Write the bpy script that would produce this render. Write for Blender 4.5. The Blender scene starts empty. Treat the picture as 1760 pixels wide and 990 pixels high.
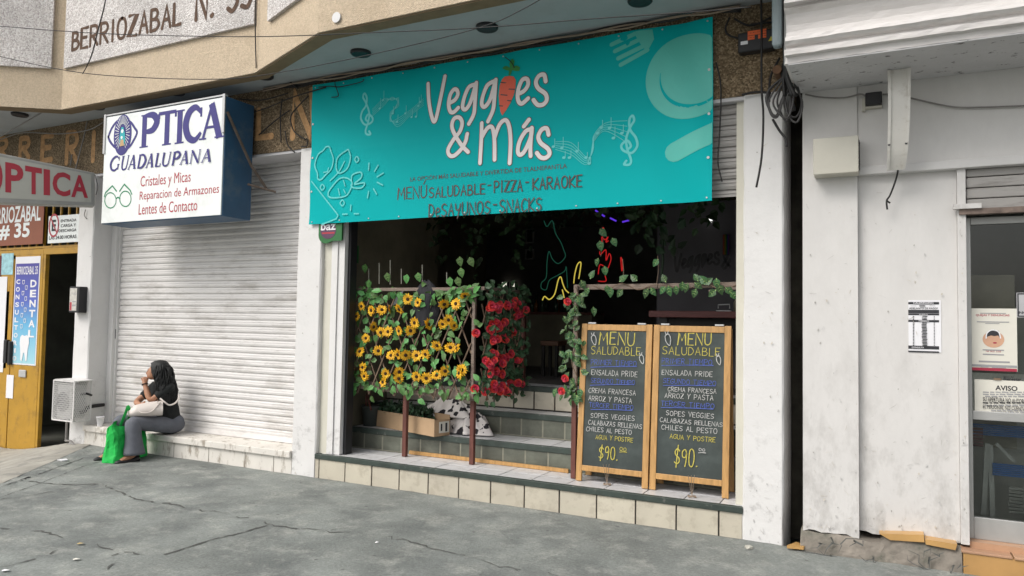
import bpy, bmesh, math, random
from mathutils import Vector, Matrix, noise
from mathutils.geometry import tessellate_polygon
random.seed(7)
C = bpy.context.scene
COL = C.collection
PI = math.pi

# ------------------------------------------------------------------ camera
RX = Vector((0.89220102, 0.45132065, 0.01694112))
DN = Vector((-0.00573059, 0.04882002, -0.99879115))
FW = Vector((-0.45160214, 0.89102541, 0.04614361))
CAM = Vector((0.0, -5.7397, 1.6))
FPX = 1253.9
cd = bpy.data.cameras.new('camera'); cam = bpy.data.objects.new('camera', cd); COL.objects.link(cam)
cd.sensor_width = 36.0; cd.lens = FPX / 1760 * 36.0; cd.clip_end = 500; cd.clip_start = 0.05
UP = -DN; BK = -FW
cam.matrix_world = Matrix(((RX.x, UP.x, BK.x, CAM.x), (RX.y, UP.y, BK.y, CAM.y), (RX.z, UP.z, BK.z, CAM.z), (0, 0, 0, 1)))
C.camera = cam
# ------------------------------------------------------------------ light
SUN_EL, SUN_AZ = math.radians(47), math.radians(-30)     # azimuth from the street normal (-y) towards -x
w = bpy.data.worlds.new('World'); C.world = w; w.use_nodes = True
nt = w.node_tree; nt.nodes.clear()
out = nt.nodes.new('ShaderNodeOutputWorld'); bg = nt.nodes.new('ShaderNodeBackground')
sky = nt.nodes.new('ShaderNodeTexSky'); sky.sky_type = 'NISHITA'; sky.sun_disc = False
sky.sun_elevation = SUN_EL; sky.air_density = 1.2; sky.dust_density = 4.0; sky.ozone_density = 1.0
hs = nt.nodes.new('ShaderNodeHueSaturation'); hs.inputs['Saturation'].default_value = 0.22
bg.inputs['Strength'].default_value = 0.15
nt.links.new(sky.outputs[0], hs.inputs['Color']); nt.links.new(hs.outputs[0], bg.inputs['Color']); nt.links.new(bg.outputs[0], out.inputs['Surface'])
sd = bpy.data.lights.new('sun', 'SUN'); sun = bpy.data.objects.new('sun', sd); COL.objects.link(sun)
sd.energy = 1.3; sd.angle = math.radians(32); sd.color = (1.0, 0.94, 0.86)
to_sun = Vector((math.sin(SUN_AZ) * math.cos(SUN_EL), -math.cos(SUN_AZ) * math.cos(SUN_EL), math.sin(SUN_EL)))
sun.rotation_euler = to_sun.to_track_quat('Z', 'Y').to_euler()
sun.location = (0, -20, 20)
sky.sun_rotation = math.atan2(to_sun.x, to_sun.y)
C.view_settings.view_transform = 'Standard'; C.view_settings.look = 'None'
C.view_settings.exposure = 0.30; C.view_settings.gamma = 1.0; C.view_settings.use_curve_mapping = False

# ------------------------------------------------------------------ picking points on known planes (survey of the photograph)
def ray(px, py):
    return RX * ((px - 880) / FPX) + DN * ((py - 495) / FPX) + FW
def Yp(px, py, y):
    d = ray(px, py); return CAM + d * ((y - CAM.y) / d.y)
def Zp(px, py, z):
    d = ray(px, py); return CAM + d * ((z - CAM.z) / d.z)
def Xp(px, py, x):
    d = ray(px, py); return CAM + d * ((x - CAM.x) / d.x)
def Vp(px, py, A, B):                       # vertical plane through plan points A, B
    n = Vector((B[1] - A[1], A[0] - B[0], 0)); d = ray(px, py)
    return CAM + d * ((Vector((A[0], A[1], 0)) - CAM).dot(n) / d.dot(n))
def fz(px, py, y):
    p = Yp(px, py, y); return (p.x, p.z)

# ------------------------------------------------------------------ materials
MATS = {}
def mat(name, col, rough=0.75, var=0.12, scale=6.0, bump=0.0, bscale=60.0, metal=0.0, spec=0.4, dirt=None, dirt_amt=0.5, dirt_scale=3.0, dirt_lo=0.52, dirt_hi=0.62, low=None, stretch=(1, 1, 1), island=0.0, emis=None, estr=0.0, trans=0.0, col2=None):
    if name in MATS: return MATS[name]
    m = bpy.data.materials.new(name); m.use_nodes = True; MATS[name] = m
    t = m.node_tree; N = t.nodes; L = t.links; b = N['Principled BSDF']
    b.inputs['Roughness'].default_value = rough; b.inputs['Metallic'].default_value = metal
    b.inputs['Specular IOR Level'].default_value = spec
    tc = N.new('ShaderNodeTexCoord'); mp = N.new('ShaderNodeMapping'); mp.inputs['Scale'].default_value = stretch
    L.new(tc.outputs['Object'], mp.inputs['Vector'])
    nz = N.new('ShaderNodeTexNoise'); nz.inputs['Scale'].default_value = scale; nz.inputs['Detail'].default_value = 6; nz.inputs['Roughness'].default_value = 0.6
    L.new(mp.outputs[0], nz.inputs['Vector'])
    rp = N.new('ShaderNodeValToRGB'); rp.color_ramp.elements[0].position = 0.3; rp.color_ramp.elements[1].position = 0.7
    a = [max(0, c * (1 - var)) for c in col]; d = [min(1, c * (1 + var)) for c in (col2 or col)]
    rp.color_ramp.elements[0].color = (*a, 1); rp.color_ramp.elements[1].color = (*d, 1)
    L.new(nz.outputs['Fac'], rp.inputs['Fac']); cur = rp.outputs['Color']
    if island:
        g = N.new('ShaderNodeNewGeometry'); h = N.new('ShaderNodeHueSaturation')
        mr = N.new('ShaderNodeMapRange'); mr.inputs['To Min'].default_value = 1 - island; mr.inputs['To Max'].default_value = 1 + island
        L.new(g.outputs['Random Per Island'], mr.inputs['Value']); L.new(mr.outputs[0], h.inputs['Value'])
        mr2 = N.new('ShaderNodeMapRange'); mr2.inputs['To Min'].default_value = 0.5 - island * 0.06; mr2.inputs['To Max'].default_value = 0.5 + island * 0.06
        L.new(g.outputs['Random Per Island'], mr2.inputs['Value']); L.new(mr2.outputs[0], h.inputs['Hue'])
        L.new(cur, h.inputs['Color']); cur = h.outputs['Color']
    if dirt:
        n2 = N.new('ShaderNodeTexNoise'); n2.inputs['Scale'].default_value = dirt_scale; n2.inputs['Detail'].default_value = 10; n2.inputs['Roughness'].default_value = 0.68
        L.new(mp.outputs[0], n2.inputs['Vector'])
        mr = N.new('ShaderNodeMapRange'); mr.inputs['From Min'].default_value = dirt_lo; mr.inputs['From Max'].default_value = dirt_hi
        mr.inputs['To Max'].default_value = dirt_amt
        L.new(n2.outputs['Fac'], mr.inputs['Value']); fac = mr.outputs[0]
        if low:                              # grime kept to the splash zone (low = height where it fades out)
            sp = N.new('ShaderNodeSeparateXYZ'); L.new(tc.outputs['Object'], sp.inputs[0])
            m2 = N.new('ShaderNodeMapRange'); m2.inputs['From Min'].default_value = low; m2.inputs['From Max'].default_value = 0.0
            m2.inputs['To Min'].default_value = 0.12; m2.inputs['To Max'].default_value = 1.0
            L.new(sp.outputs['Z'], m2.inputs['Value'])
            mu = N.new('ShaderNodeMath'); mu.operation = 'MULTIPLY'; L.new(fac, mu.inputs[0]); L.new(m2.outputs[0], mu.inputs[1]); fac = mu.outputs[0]
        mx = N.new('ShaderNodeMixRGB'); mx.inputs['Color2'].default_value = (*dirt, 1)
        L.new(cur, mx.inputs['Color1']); L.new(fac, mx.inputs['Fac']); cur = mx.outputs['Color']
    L.new(cur, b.inputs['Base Color'])
    if bump:
        n3 = N.new('ShaderNodeTexNoise'); n3.inputs['Scale'].default_value = bscale; n3.inputs['Detail'].default_value = 4
        L.new(mp.outputs[0], n3.inputs['Vector'])
        bp = N.new('ShaderNodeBump'); bp.inputs['Strength'].default_value = bump; bp.inputs['Distance'].default_value = 0.02
        L.new(n3.outputs['Fac'], bp.inputs['Height']); L.new(bp.outputs[0], b.inputs['Normal'])
    if emis:
        b.inputs['Emission Color'].default_value = (*emis, 1); b.inputs['Emission Strength'].default_value = estr
    if trans:
        b.inputs['Transmission Weight'].default_value = trans
    return m

def pebble(name, c1, c2, c3, sc, bump):      # exposed aggregate / pebble-dash: stones of several tones set in mortar
    m = bpy.data.materials.new(name); m.use_nodes = True; t = m.node_tree; N = t.nodes; L = t.links; b = N['Principled BSDF']
    b.inputs['Roughness'].default_value = 0.9
    tc = N.new('ShaderNodeTexCoord'); v = N.new('ShaderNodeTexVoronoi'); v.inputs['Scale'].default_value = sc; L.new(tc.outputs['Object'], v.inputs['Vector'])
    sp = N.new('ShaderNodeSeparateColor'); L.new(v.outputs['Color'], sp.inputs[0])
    r = N.new('ShaderNodeValToRGB'); r.color_ramp.elements[0].color = (*c1, 1); r.color_ramp.elements[1].color = (*c3, 1)
    e = r.color_ramp.elements.new(0.5); e.color = (*c2, 1); L.new(sp.outputs[0], r.inputs[0])
    n = N.new('ShaderNodeTexNoise'); n.inputs['Scale'].default_value = 1.6; n.inputs['Detail'].default_value = 8; L.new(tc.outputs['Object'], n.inputs['Vector'])
    mr = N.new('ShaderNodeMapRange'); mr.inputs['From Min'].default_value = 0.35; mr.inputs['From Max'].default_value = 0.7; mr.inputs['To Min'].default_value = 1.12; mr.inputs['To Max'].default_value = 0.78
    L.new(n.outputs['Fac'], mr.inputs[0])
    h = N.new('ShaderNodeHueSaturation'); L.new(r.outputs[0], h.inputs['Color']); L.new(mr.outputs[0], h.inputs['Value']); L.new(h.outputs[0], b.inputs['Base Color'])
    bp = N.new('ShaderNodeBump'); bp.inputs['Strength'].default_value = bump; bp.inputs['Distance'].default_value = 0.012; bp.invert = True
    L.new(v.outputs['Distance'], bp.inputs['Height']); L.new(bp.outputs[0], b.inputs['Normal'])
    MATS[name] = m; return m

def glass(name, tint=(1, 1, 1), rough=0.0):
    m = bpy.data.materials.new(name); m.use_nodes = True; t = m.node_tree; N = t.nodes; L = t.links; N.remove(N['Principled BSDF'])
    o = N['Material Output']; tr = N.new('ShaderNodeBsdfTransparent'); tr.inputs[0].default_value = (*tint, 1)
    gl = N.new('ShaderNodeBsdfGlossy'); gl.inputs['Roughness'].default_value = rough; fr = N.new('ShaderNodeFresnel'); fr.inputs[0].default_value = 1.5
    mx = N.new('ShaderNodeMixShader'); L.new(fr.outputs[0], mx.inputs[0]); L.new(tr.outputs[0], mx.inputs[1]); L.new(gl.outputs[0], mx.inputs[2]); L.new(mx.outputs[0], o.inputs[0])
    MATS[name] = m; return m

def wood(name, c1, c2, stretch, rough=0.6):
    return mat(name, c1, rough, 0.15, 9, 0.25, 30, stretch=stretch, col2=c2)

M_white = mat('white_paint', (.67, .66, .65), .7, .035, 2.5, .12, 25, dirt=(.27, .26, .25), dirt_amt=.75, dirt_scale=7, dirt_lo=.55, dirt_hi=.68, low=1.1)
M_white2 = mat('grubby_white_paint', (.60, .585, .57), .7, .05, 1.5, .12, 18, dirt=(.30, .285, .265), dirt_amt=.75, dirt_scale=4, dirt_lo=.47, dirt_hi=.68, low=1.6, stretch=(1.6, 1, .8))
M_cream = mat('cream_jamb_paint', (.58, .56, .48), .6, .05, 4, .05)
M_stucco = mat('beige_stucco', (.57, .465, .34), .92, .17, 55, .7, 110, dirt=(.40, .31, .21), dirt_amt=.5, dirt_scale=1.6, dirt_lo=.5, dirt_hi=.72)
M_lip = mat('brown_lip', (.20, .145, .085), .85, .15, 5, .2, 40)
M_ceiling = mat('soffit_paint', (.36, .385, .40), .8, .05, 3, .1, 12, dirt=(.16, .16, .15), dirt_amt=.35, dirt_scale=2.0, dirt_lo=.55, dirt_hi=.75)
M_pebble = pebble('pebble_dash', (.42, .385, .375), (.62, .585, .565), (.75, .73, .715), 75, .8)
M_aggr = pebble('brown_aggregate', (.085, .060, .032), (.15, .105, .058), (.30, .225, .14), 85, .6)
M_carve = mat('carved_letter', (.40, .23, .105), .8, .35, 14, .3, 30)
M_carve_d = mat('carved_letter_dark', (.095, .055, .035), .85, .4, 25, .3, 30)
M_tile = mat('cream_tile', (.50, .46, .375), .35, .10, 3, .03, 20, island=.07, dirt=(.30, .26, .20), dirt_amt=.35, dirt_scale=9)
M_tilew = mat('white_tile', (.60, .60, .61), .35, .06, 3, .03, 20, island=.06, dirt=(.30, .29, .27), dirt_amt=.4, dirt_scale=9)
M_grout = mat('grout', (.055, .05, .045), .9)
M_nose = mat('dark_green_nosing', (.040, .055, .047), .55, .25, 9, .1, 40, dirt=(.25, .24, .22), dirt_amt=.5, dirt_scale=14, dirt_lo=.6, dirt_hi=.7)
M_brick = mat('dark_riser_tile', (.105, .11, .088), .45, .3, 6, .2, 25, island=.25)
M_riserjoint = mat('pale_joint', (.22, .215, .17), .8, .2, 10)
M_shutter = mat('shutter_enamel', (.72, .70, .685), .42, .05, 5, .05, 30, spec=.5, dirt=(.28, .25, .21), dirt_amt=.6, dirt_scale=4, dirt_lo=.50, dirt_hi=.75, stretch=(.5, 1, 1.6))
M_shutgrey = mat('shutter_grey', (.33, .315, .30), .5, .1, 5, .05, 30, dirt=(.12, .11, .10), dirt_amt=.5, dirt_scale=5, stretch=(.5, 1, 4))
M_sill = mat('sill_paint', (.66, .63, .58), .7, .06, 4, .2, 20, dirt=(.25, .21, .16), dirt_amt=.8, dirt_scale=10, dirt_lo=.53, dirt_hi=.63, stretch=(1, 1, .35))
M_steel = mat('galvanised', (.50, .50, .50), .45, .08, 6, metal=.3)
M_black = mat('black_plastic', (.018, .018, .02), .45, .2)
M_cable = mat('black_cable', (.016, .015, .015), .6, .2)
M_cabletan = mat('tan_cable', (.26, .20, .15), .7, .2)
M_cablegrey = mat('grey_cable', (.22, .21, .20), .7, .2)
M_yellow = mat('ochre_enamel', (.44, .245, .028), .35, .10, 4, .05, 20, dirt=(.20, .11, .03), dirt_amt=.45, dirt_scale=5)
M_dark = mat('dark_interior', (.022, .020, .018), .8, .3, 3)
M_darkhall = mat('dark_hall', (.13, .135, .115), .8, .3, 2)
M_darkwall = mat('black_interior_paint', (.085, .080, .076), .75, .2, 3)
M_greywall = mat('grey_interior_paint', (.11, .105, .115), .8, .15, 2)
M_brownwall = mat('brown_interior_paint', (.19, .17, .12), .7, .3, 2)
M_redwood = mat('red_brown_timber', (.125, .045, .034), .55, .3, 10, .15, 30, stretch=(3, 3, .5))
M_greywood = mat('weathered_timber', (.20, .155, .125), .75, .25, 12, .25, 40, stretch=(.6, 3, 3))
M_pine = mat('pine_varnish', (.46, .26, .095), .45, .22, 10, .08, 30, stretch=(4, 4, .6), spec=.45)
M_chalk = mat('chalkboard', (.042, .054, .051), .6, .35, 2.2, .02, 20, dirt=(.10, .12, .115), dirt_amt=.5, dirt_scale=2.2, dirt_lo=.48, dirt_hi=.75)
M_twig = mat('willow_twig', (.16, .11, .075), .8, .3, 8)
M_leaf = mat('leaf_green', (.085, .20, .055), .45, .2, 10, island=.45, spec=.4)
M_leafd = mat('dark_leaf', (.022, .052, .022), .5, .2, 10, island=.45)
M_leafv = mat('pale_vein', (.22, .33, .10), .5, .2, 10, island=.25)
M_petal = mat('sunflower_petal', (.78, .40, .012), .6, .12, 30, col2=(.85, .52, .03), island=.12)
M_core = mat('sunflower_core', (.045, .020, .008), .9, .4, 60)
M_rose = mat('rose_petal', (.66, .055, .080), .55, .15, 20, island=.25)
M_banner = mat('teal_vinyl', (.000, .385, .395), .55, .035, 1.2, spec=.1)
M_bantint = mat('pale_teal_print', (.10, .56, .55), .5, .03, spec=.45)
M_banplate = mat('sea_green_print', (.085, .49, .42), .5, .03, spec=.45)
M_ink = mat('brown_ink', (.075, .055, .05), .5, .1)
M_lettercream = mat('cream_print', (.76, .71, .70), .45, .02)
M_carrot = mat('carrot_print', (.72, .11, .055), .45, .03)
M_carrotleaf = mat('carrot_leaf_print', (.03, .24, .05), .45, .05)
M_signwhite = mat('sign_acrylic', (.76, .79, .78), .3, .02, 2, spec=.45, dirt=(.55, .56, .53), dirt_amt=.3, dirt_scale=3)
M_signblue = mat('sign_blue_case', (.026, .080, .155), .45, .12, 4, .05, dirt=(.09, .13, .17), dirt_amt=.5, dirt_scale=5)
M_navy = mat('navy_vinyl', (.035, .028, .18), .4, .04)
M_signred = mat('red_vinyl', (.40, .035, .055), .4, .04)
M_signgreen = mat('green_vinyl', (.008, .20, .085), .4, .04)
M_tealv = mat('teal_robe_vinyl', (.02, .36, .40), .4, .05)
M_tanv = mat('tan_vinyl', (.50, .33, .17), .5, .1)
M_signgrey = mat('old_acrylic', (.47, .47, .42), .4, .06, 2, dirt=(.30, .29, .25), dirt_amt=.5, dirt_scale=3)
M_alu = mat('aluminium_frame', (.42, .42, .41), .4, .08, metal=.4)
M_paper = mat('paper', (.74, .735, .76), .7, .02)
M_paper2 = mat('cream_paper', (.66, .64, .57), .5, .03)
M_print = mat('black_print', (.03, .03, .035), .6, .05)
M_printgrey = mat('grey_print', (.30, .30, .31), .6, .05)
M_skin = mat('skin', (.40, .205, .125), .5, .06, 10, spec=.35)
M_hair = mat('black_hair', (.012, .013, .013), .5, .3, 20, .3, 60, stretch=(5, 5, .5))
M_top = mat('black_knit', (.014, .016, .016), .9, .2, 30, .2, 90)
M_trouser = mat('grey_trouser_cloth', (.125, .133, .155), .85, .10, 12, .15, 120)
M_purse = mat('cream_leather', (.66, .60, .555), .5, .05, 8, .1, 60)
M_greenbag = mat('green_nonwoven', (.012, .46, .075), .6, .12, 6, .35, 14)
M_card = mat('cardboard', (.42, .285, .17), .85, .08, 5, .1, 30)
M_cow = mat('cow_cloth', (.66, .62, .60), .85, .03, 4)
M_cowspot = mat('cow_spot', (.02, .018, .02), .85)
M_stone = mat('broken_stone', (.225, .20, .17), .9, .28, 5, .6, 14, dirt=(.09, .095, .075), dirt_amt=.8, dirt_scale=4, dirt_lo=.48, dirt_hi=.62)
M_ochretile = mat('ochre_tile', (.46, .27, .10), .35, .12, 4, island=.1)
M_terr = mat('terracotta_tile', (.42, .25, .155), .4, .12, 4, island=.08)
M_boxbeige = mat('beige_enclosure', (.50, .48, .415), .5, .05, 4, .05, 40)
M_plaster = mat('pitted_plaster', (.50, .495, .50), .85, .06, 3, .5, 40, dirt=(.10, .09, .085), dirt_amt=.85, dirt_scale=15, dirt_lo=.60, dirt_hi=.63, stretch=(.7, 1, 1))
M_bluepl = mat('blue_bench', (.03, .15, .48), .4, .1)
M_roomgrey = mat('grey_room', (.46, .45, .43), .8, .1, 2)
M_clear = glass('clear_glass', (.80, .82, .80))

# ------------------------------------------------------------------ mesh helpers
def thing(name, label, cat, loc=(0, 0, 0), group=None):
    o = bpy.data.objects.new(name, None); COL.objects.link(o); o.location = loc; o.empty_display_size = .1
    o['label'] = label; o['category'] = cat
    if group: o['group'] = group
    return o
def tag(o, label, cat, group=None):
    o['label'] = label; o['category'] = cat
    if group: o['group'] = group
    return o
def wloc(o):
    v = Vector((0, 0, 0))
    while o: v = v + Vector(o.location); o = o.parent
    return v
def link_mesh(name, V, F, mats, parent=None, smooth=False, idx=None, bevel=0.0):
    off = wloc(parent) if parent else Vector((0, 0, 0))
    if not parent and V:                      # a lone mesh gets its origin at its base
        xs = [v[0] for v in V]; ys = [v[1] for v in V]; zs = [v[2] for v in V]
        off = Vector(((min(xs) + max(xs)) / 2, (min(ys) + max(ys)) / 2, min(zs)))
    me = bpy.data.meshes.new(name)
    me.from_pydata([tuple(Vector(v) - off) for v in V], [], F)
    for m in (mats if isinstance(mats, (list, tuple)) else [mats]): me.materials.append(m)
    if idx: me.polygons.foreach_set('material_index', idx)
    if smooth: me.polygons.foreach_set('use_smooth', [True] * len(me.polygons))
    me.validate(); me.update()
    o = bpy.data.objects.new(name, me); COL.objects.link(o)
    if parent: o.parent = parent
    else: o.location = off
    if bevel:
        b = o.modifiers.new('bevel', 'BEVEL'); b.width = bevel; b.segments = 2; b.limit_method = 'ANGLE'; b.angle_limit = .6
    return o
class MB:
    def __init__(s): s.V = []; s.F = []; s.I = []; s.mi = 0
    def add(s, V, F):
        n = len(s.V); s.V += [Vector(v) for v in V]; s.F += [tuple(i + n for i in f) for f in F]; s.I += [s.mi] * len(F); return s
    def box(s, x0, x1, y0, y1, z0, z1):
        return s.add([(x0, y0, z0), (x1, y0, z0), (x1, y1, z0), (x0, y1, z0), (x0, y0, z1), (x1, y0, z1), (x1, y1, z1), (x0, y1, z1)],
                     [(0, 3, 2, 1), (4, 5, 6, 7), (0, 1, 5, 4), (1, 2, 6, 5), (2, 3, 7, 6), (3, 0, 4, 7)])
    def hexa(s, P):                           # 8 corners, bottom ring then top ring
        return s.add(P, [(0, 3, 2, 1), (4, 5, 6, 7), (0, 1, 5, 4), (1, 2, 6, 5), (2, 3, 7, 6), (3, 0, 4, 7)])
    def bar(s, a, b, wd, dp, up=(0, 0, 1)):   # rectangular bar from a to b
        a = Vector(a); b = Vector(b); t = (b - a).normalized(); u = Vector(up)
        if abs(t.dot(u)) > .95: u = Vector((0, 1, 0))
        x = t.cross(u).normalized() * (wd / 2); y = x.cross(t).normalized() * (dp / 2)
        return s.hexa([a - x - y, a + x - y, a + x + y, a - x + y, b - x - y, b + x - y, b + x + y, b - x + y])
    def prism(s, poly, y0, y1):               # (x,z) outline extruded along y
        n = len(poly); V = [(p[0], y0, p[1]) for p in poly] + [(p[0], y1, p[1]) for p in poly]
        F = [tuple(range(n)), tuple(range(2 * n - 1, n - 1, -1))] + [(i, (i + 1) % n, n + (i + 1) % n, n + i) for i in range(n)]
        return s.add(V, F)
    def plan(s, poly, z0, z1):                # (x,y) outline extruded along z
        n = len(poly); V = [(p[0], p[1], z0) for p in poly] + [(p[0], p[1], z1) for p in poly]
        F = [tuple(range(n)), tuple(range(2 * n - 1, n - 1, -1))] + [(i, (i + 1) % n, n + (i + 1) % n, n + i) for i in range(n)]
        return s.add(V, F)
    def tube(s, pts, r, n=6, smooth=True, sx=1.0):
        P = catmull(pts, 5) if smooth and len(pts) > 2 else [Vector(p) for p in pts]
        rr = r if callable(r) else (lambda t: r)
        V = []; F = []; L = len(P); prev = None
        for i, p in enumerate(P):
            t = (P[min(i + 1, L - 1)] - P[max(i - 1, 0)])
            if t.length < 1e-9: t = Vector((0, 0, 1))
            t.normalize()
            if prev is None:
                u = Vector((0, 0, 1)) if abs(t.z) < .9 else Vector((1, 0, 0))
            else: u = prev
            x = (u - t * u.dot(t)).normalized(); prev = x; y = t.cross(x); q = rr(i / max(1, L - 1))
            for k in range(n):
                a = 2 * PI * k / n; V.append(p + x * (math.cos(a) * q * sx) + y * (math.sin(a) * q))
        for i in range(L - 1):
            for k in range(n):
                a = i * n + k; b = i * n + (k + 1) % n; F.append((a, b, b + n, a + n))
        F.append(tuple(range(n - 1, -1, -1))); F.append(tuple(range((L - 1) * n, L * n)))
        return s.add(V, F)
    def lathe(s, c, prof, n=16, axis='z'):
        V = []; F = []; c = Vector(c)
        for r, h in prof:
            for k in range(n):
                a = 2 * PI * k / n; q = (r * math.cos(a), r * math.sin(a), h)
                V.append(c + Vector(q if axis == 'z' else (q[0], -q[2], q[1]) if axis == 'y' else (q[2], q[0], q[1])))
        for i in range(len(prof) - 1):
            for k in range(n):
                a = i * n + k; b = i * n + (k + 1) % n; F.append((a, b, b + n, a + n))
        F.append(tuple(range(n - 1, -1, -1))); F.append(tuple(range((len(prof) - 1) * n, len(prof) * n)))
        return s.add(V, F)
    def build(s, name, mats, parent=None, smooth=False, bevel=0.0):
        return link_mesh(name, s.V, s.F, mats, parent, smooth, s.I if isinstance(mats, (list, tuple)) else None, bevel)

def catmull(pts, k):
    P = [Vector(p) for p in pts]; out = []
    for i in range(len(P) - 1):
        a = P[max(i - 1, 0)]; b = P[i]; c = P[i + 1]; d = P[min(i + 2, len(P) - 1)]
        for j in range(k):
            t = j / k
            out.append(.5 * ((2 * b) + (c - a) * t + (2 * a - 5 * b + 4 * c - d) * t * t + (3 * b - a - 3 * c + d) * t ** 3))
    out.append(P[-1]); return out

# ------------------------------------------------------------------ flat printing: 2D outlines mapped onto a surface
class G:
    def __init__(s, map_): s.V = []; s.F = []; s.k = 0; s.map = map_; s.I = []; s.mi = 0
    def _add(s, pts, faces):
        n = len(s.V); o = s.k * 1.2e-4; s.k += 1
        s.V += [s.map(p[0], p[1], o) for p in pts]; s.F += [tuple(i + n for i in f) for f in faces]; s.I += [s.mi] * len(faces)
    def poly(s, pts):
        t = tessellate_polygon([[Vector((p[0], p[1], 0)) for p in pts]]); s._add(pts, [tuple(f) for f in t]); return s
    def rect(s, x0, z0, x1, z1): s._add([(x0, z0), (x1, z0), (x1, z1), (x0, z1)], [(0, 1, 2, 3)]); return s
    def disc(s, c, r, n=24, clip=None, rz=None):
        P = []; F = []; R = 6
        for j in range(R + 1):
            for i in range(n):
                a = 2 * PI * i / n; x = c[0] + r * j / R * math.cos(a); z = c[1] + (rz or r) * j / R * math.sin(a)
                if clip is not None: x = min(x, clip)
                P.append((x, z))
        for j in range(R):
            for i in range(n):
                a = j * n + i; b = j * n + (i + 1) % n; F.append((a, b, b + n, a + n))
        s._add(P, F); return s
    def ribbon(s, pts, wd, smooth=True, caps=True, clip=None, closed=False):
        if closed: pts = list(pts) + [pts[0]]
        P = catmull([(p[0], p[1], 0) for p in pts], 6) if smooth and len(pts) > 2 else [Vector((p[0], p[1], 0)) for p in pts]
        Q = [P[0]]
        for p in P[1:]:
            if (p - Q[-1]).length > 1e-6: Q.append(p)
        P = Q; L = len(P)
        if L < 2: return s
        ww = wd if callable(wd) else (lambda t: wd)
        pl = []; pr_ = []
        for i, p in enumerate(P):
            t = (P[min(i + 1, L - 1)] - P[max(i - 1, 0)]).normalized(); n = Vector((-t.y, t.x, 0)); h = ww(i / (L - 1)) / 2
            if not smooth and 0 < i < L - 1:
                t1 = (P[i] - P[i - 1]).normalized(); t2 = (P[i + 1] - P[i]).normalized()
                c = max(.5, math.sqrt(max(0, (1 + t1.dot(t2)) / 2))); h /= c
            pl.append(p + n * h); pr_.append(p - n * h)
        pts2 = pl + pr_; F = [(i, i + 1, L + i + 1, L + i) for i in range(L - 1)]
        if caps:
            for end in (0, 1):
                p = P[-1] if end else P[0]; q = P[-2] if end else P[1]; t = (p - q).normalized(); n = Vector((-t.y, t.x, 0)); h = ww(1 if end else 0) / 2
                b = len(pts2); m = 6
                for k in range(m + 1):
                    a = PI / 2 - PI * k / m; pts2.append(p + t * (h * math.cos(a)) + n * (h * math.sin(a)))
                F.append(tuple(range(b, b + m + 1)))
        if clip is not None: pts2 = [Vector((min(p[0], clip), p[1], 0)) for p in pts2]
        s._add(pts2, F); return s
    def text(s, st, x0, z0, x1, z1, weight=0.0, shear=0.0):
        cu = bpy.data.curves.new('lettering', 'FONT'); cu.body = st; cu.offset = weight; cu.resolution_u = 3; cu.shear = shear
        ob = bpy.data.objects.new('lettering', cu); COL.objects.link(ob)
        me = bpy.data.meshes.new_from_object(ob.evaluated_get(bpy.context.evaluated_depsgraph_get()))
        vs = [v.co.copy() for v in me.vertices]; fs = [tuple(p.vertices) for p in me.polygons]
        bpy.data.objects.remove(ob); bpy.data.curves.remove(cu); bpy.data.meshes.remove(me)
        if not vs: return s
        a0 = min(v.x for v in vs); a1 = max(v.x for v in vs); b0 = min(v.y for v in vs); b1 = max(v.y for v in vs)
        s._add([(x0 + (v.x - a0) / (a1 - a0) * (x1 - x0), z0 + (v.y - b0) / (b1 - b0) * (z1 - z0)) for v in vs], fs); return s
    def hand(s, st, x0, z0, x1, h, wd, jit=0.0, slant=0.0):      # hand lettering with the stroke alphabet
        adv = [GW.get(c, .62) + .25 for c in st]; tot = sum(adv) - .25; k = (x1 - x0) / tot; x = x0
        for c, a in zip(st, adv):
            dz = random.uniform(-jit, jit) * h; sc = 1 + random.uniform(-jit, jit)
            for sm, stroke in GL.get(c, []):
                s.ribbon([(x + u * k * GW.get(c, .62) + slant * v * h + random.uniform(-jit, jit) * .15 * h, z0 + dz + v * h * sc + random.uniform(-jit, jit) * .15 * h) for u, v in stroke], wd, smooth=sm)
            x += a * k
        return s
    def build(s, name, mats, parent=None):
        return link_mesh(name, s.V, s.F, mats, parent, idx=s.I if isinstance(mats, (list, tuple)) else None)

def facade(y, wave=None):
    if wave: return lambda u, v, o: Vector((u, y - o + wave(u, v), v))
    return lambda u, v, o: Vector((u, y - o, v))
def plane_map(O, U, V, N):
    O = Vector(O); U = Vector(U); V = Vector(V); N = Vector(N)
    return lambda u, v, o: O + U * u + V * v + N * o

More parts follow.
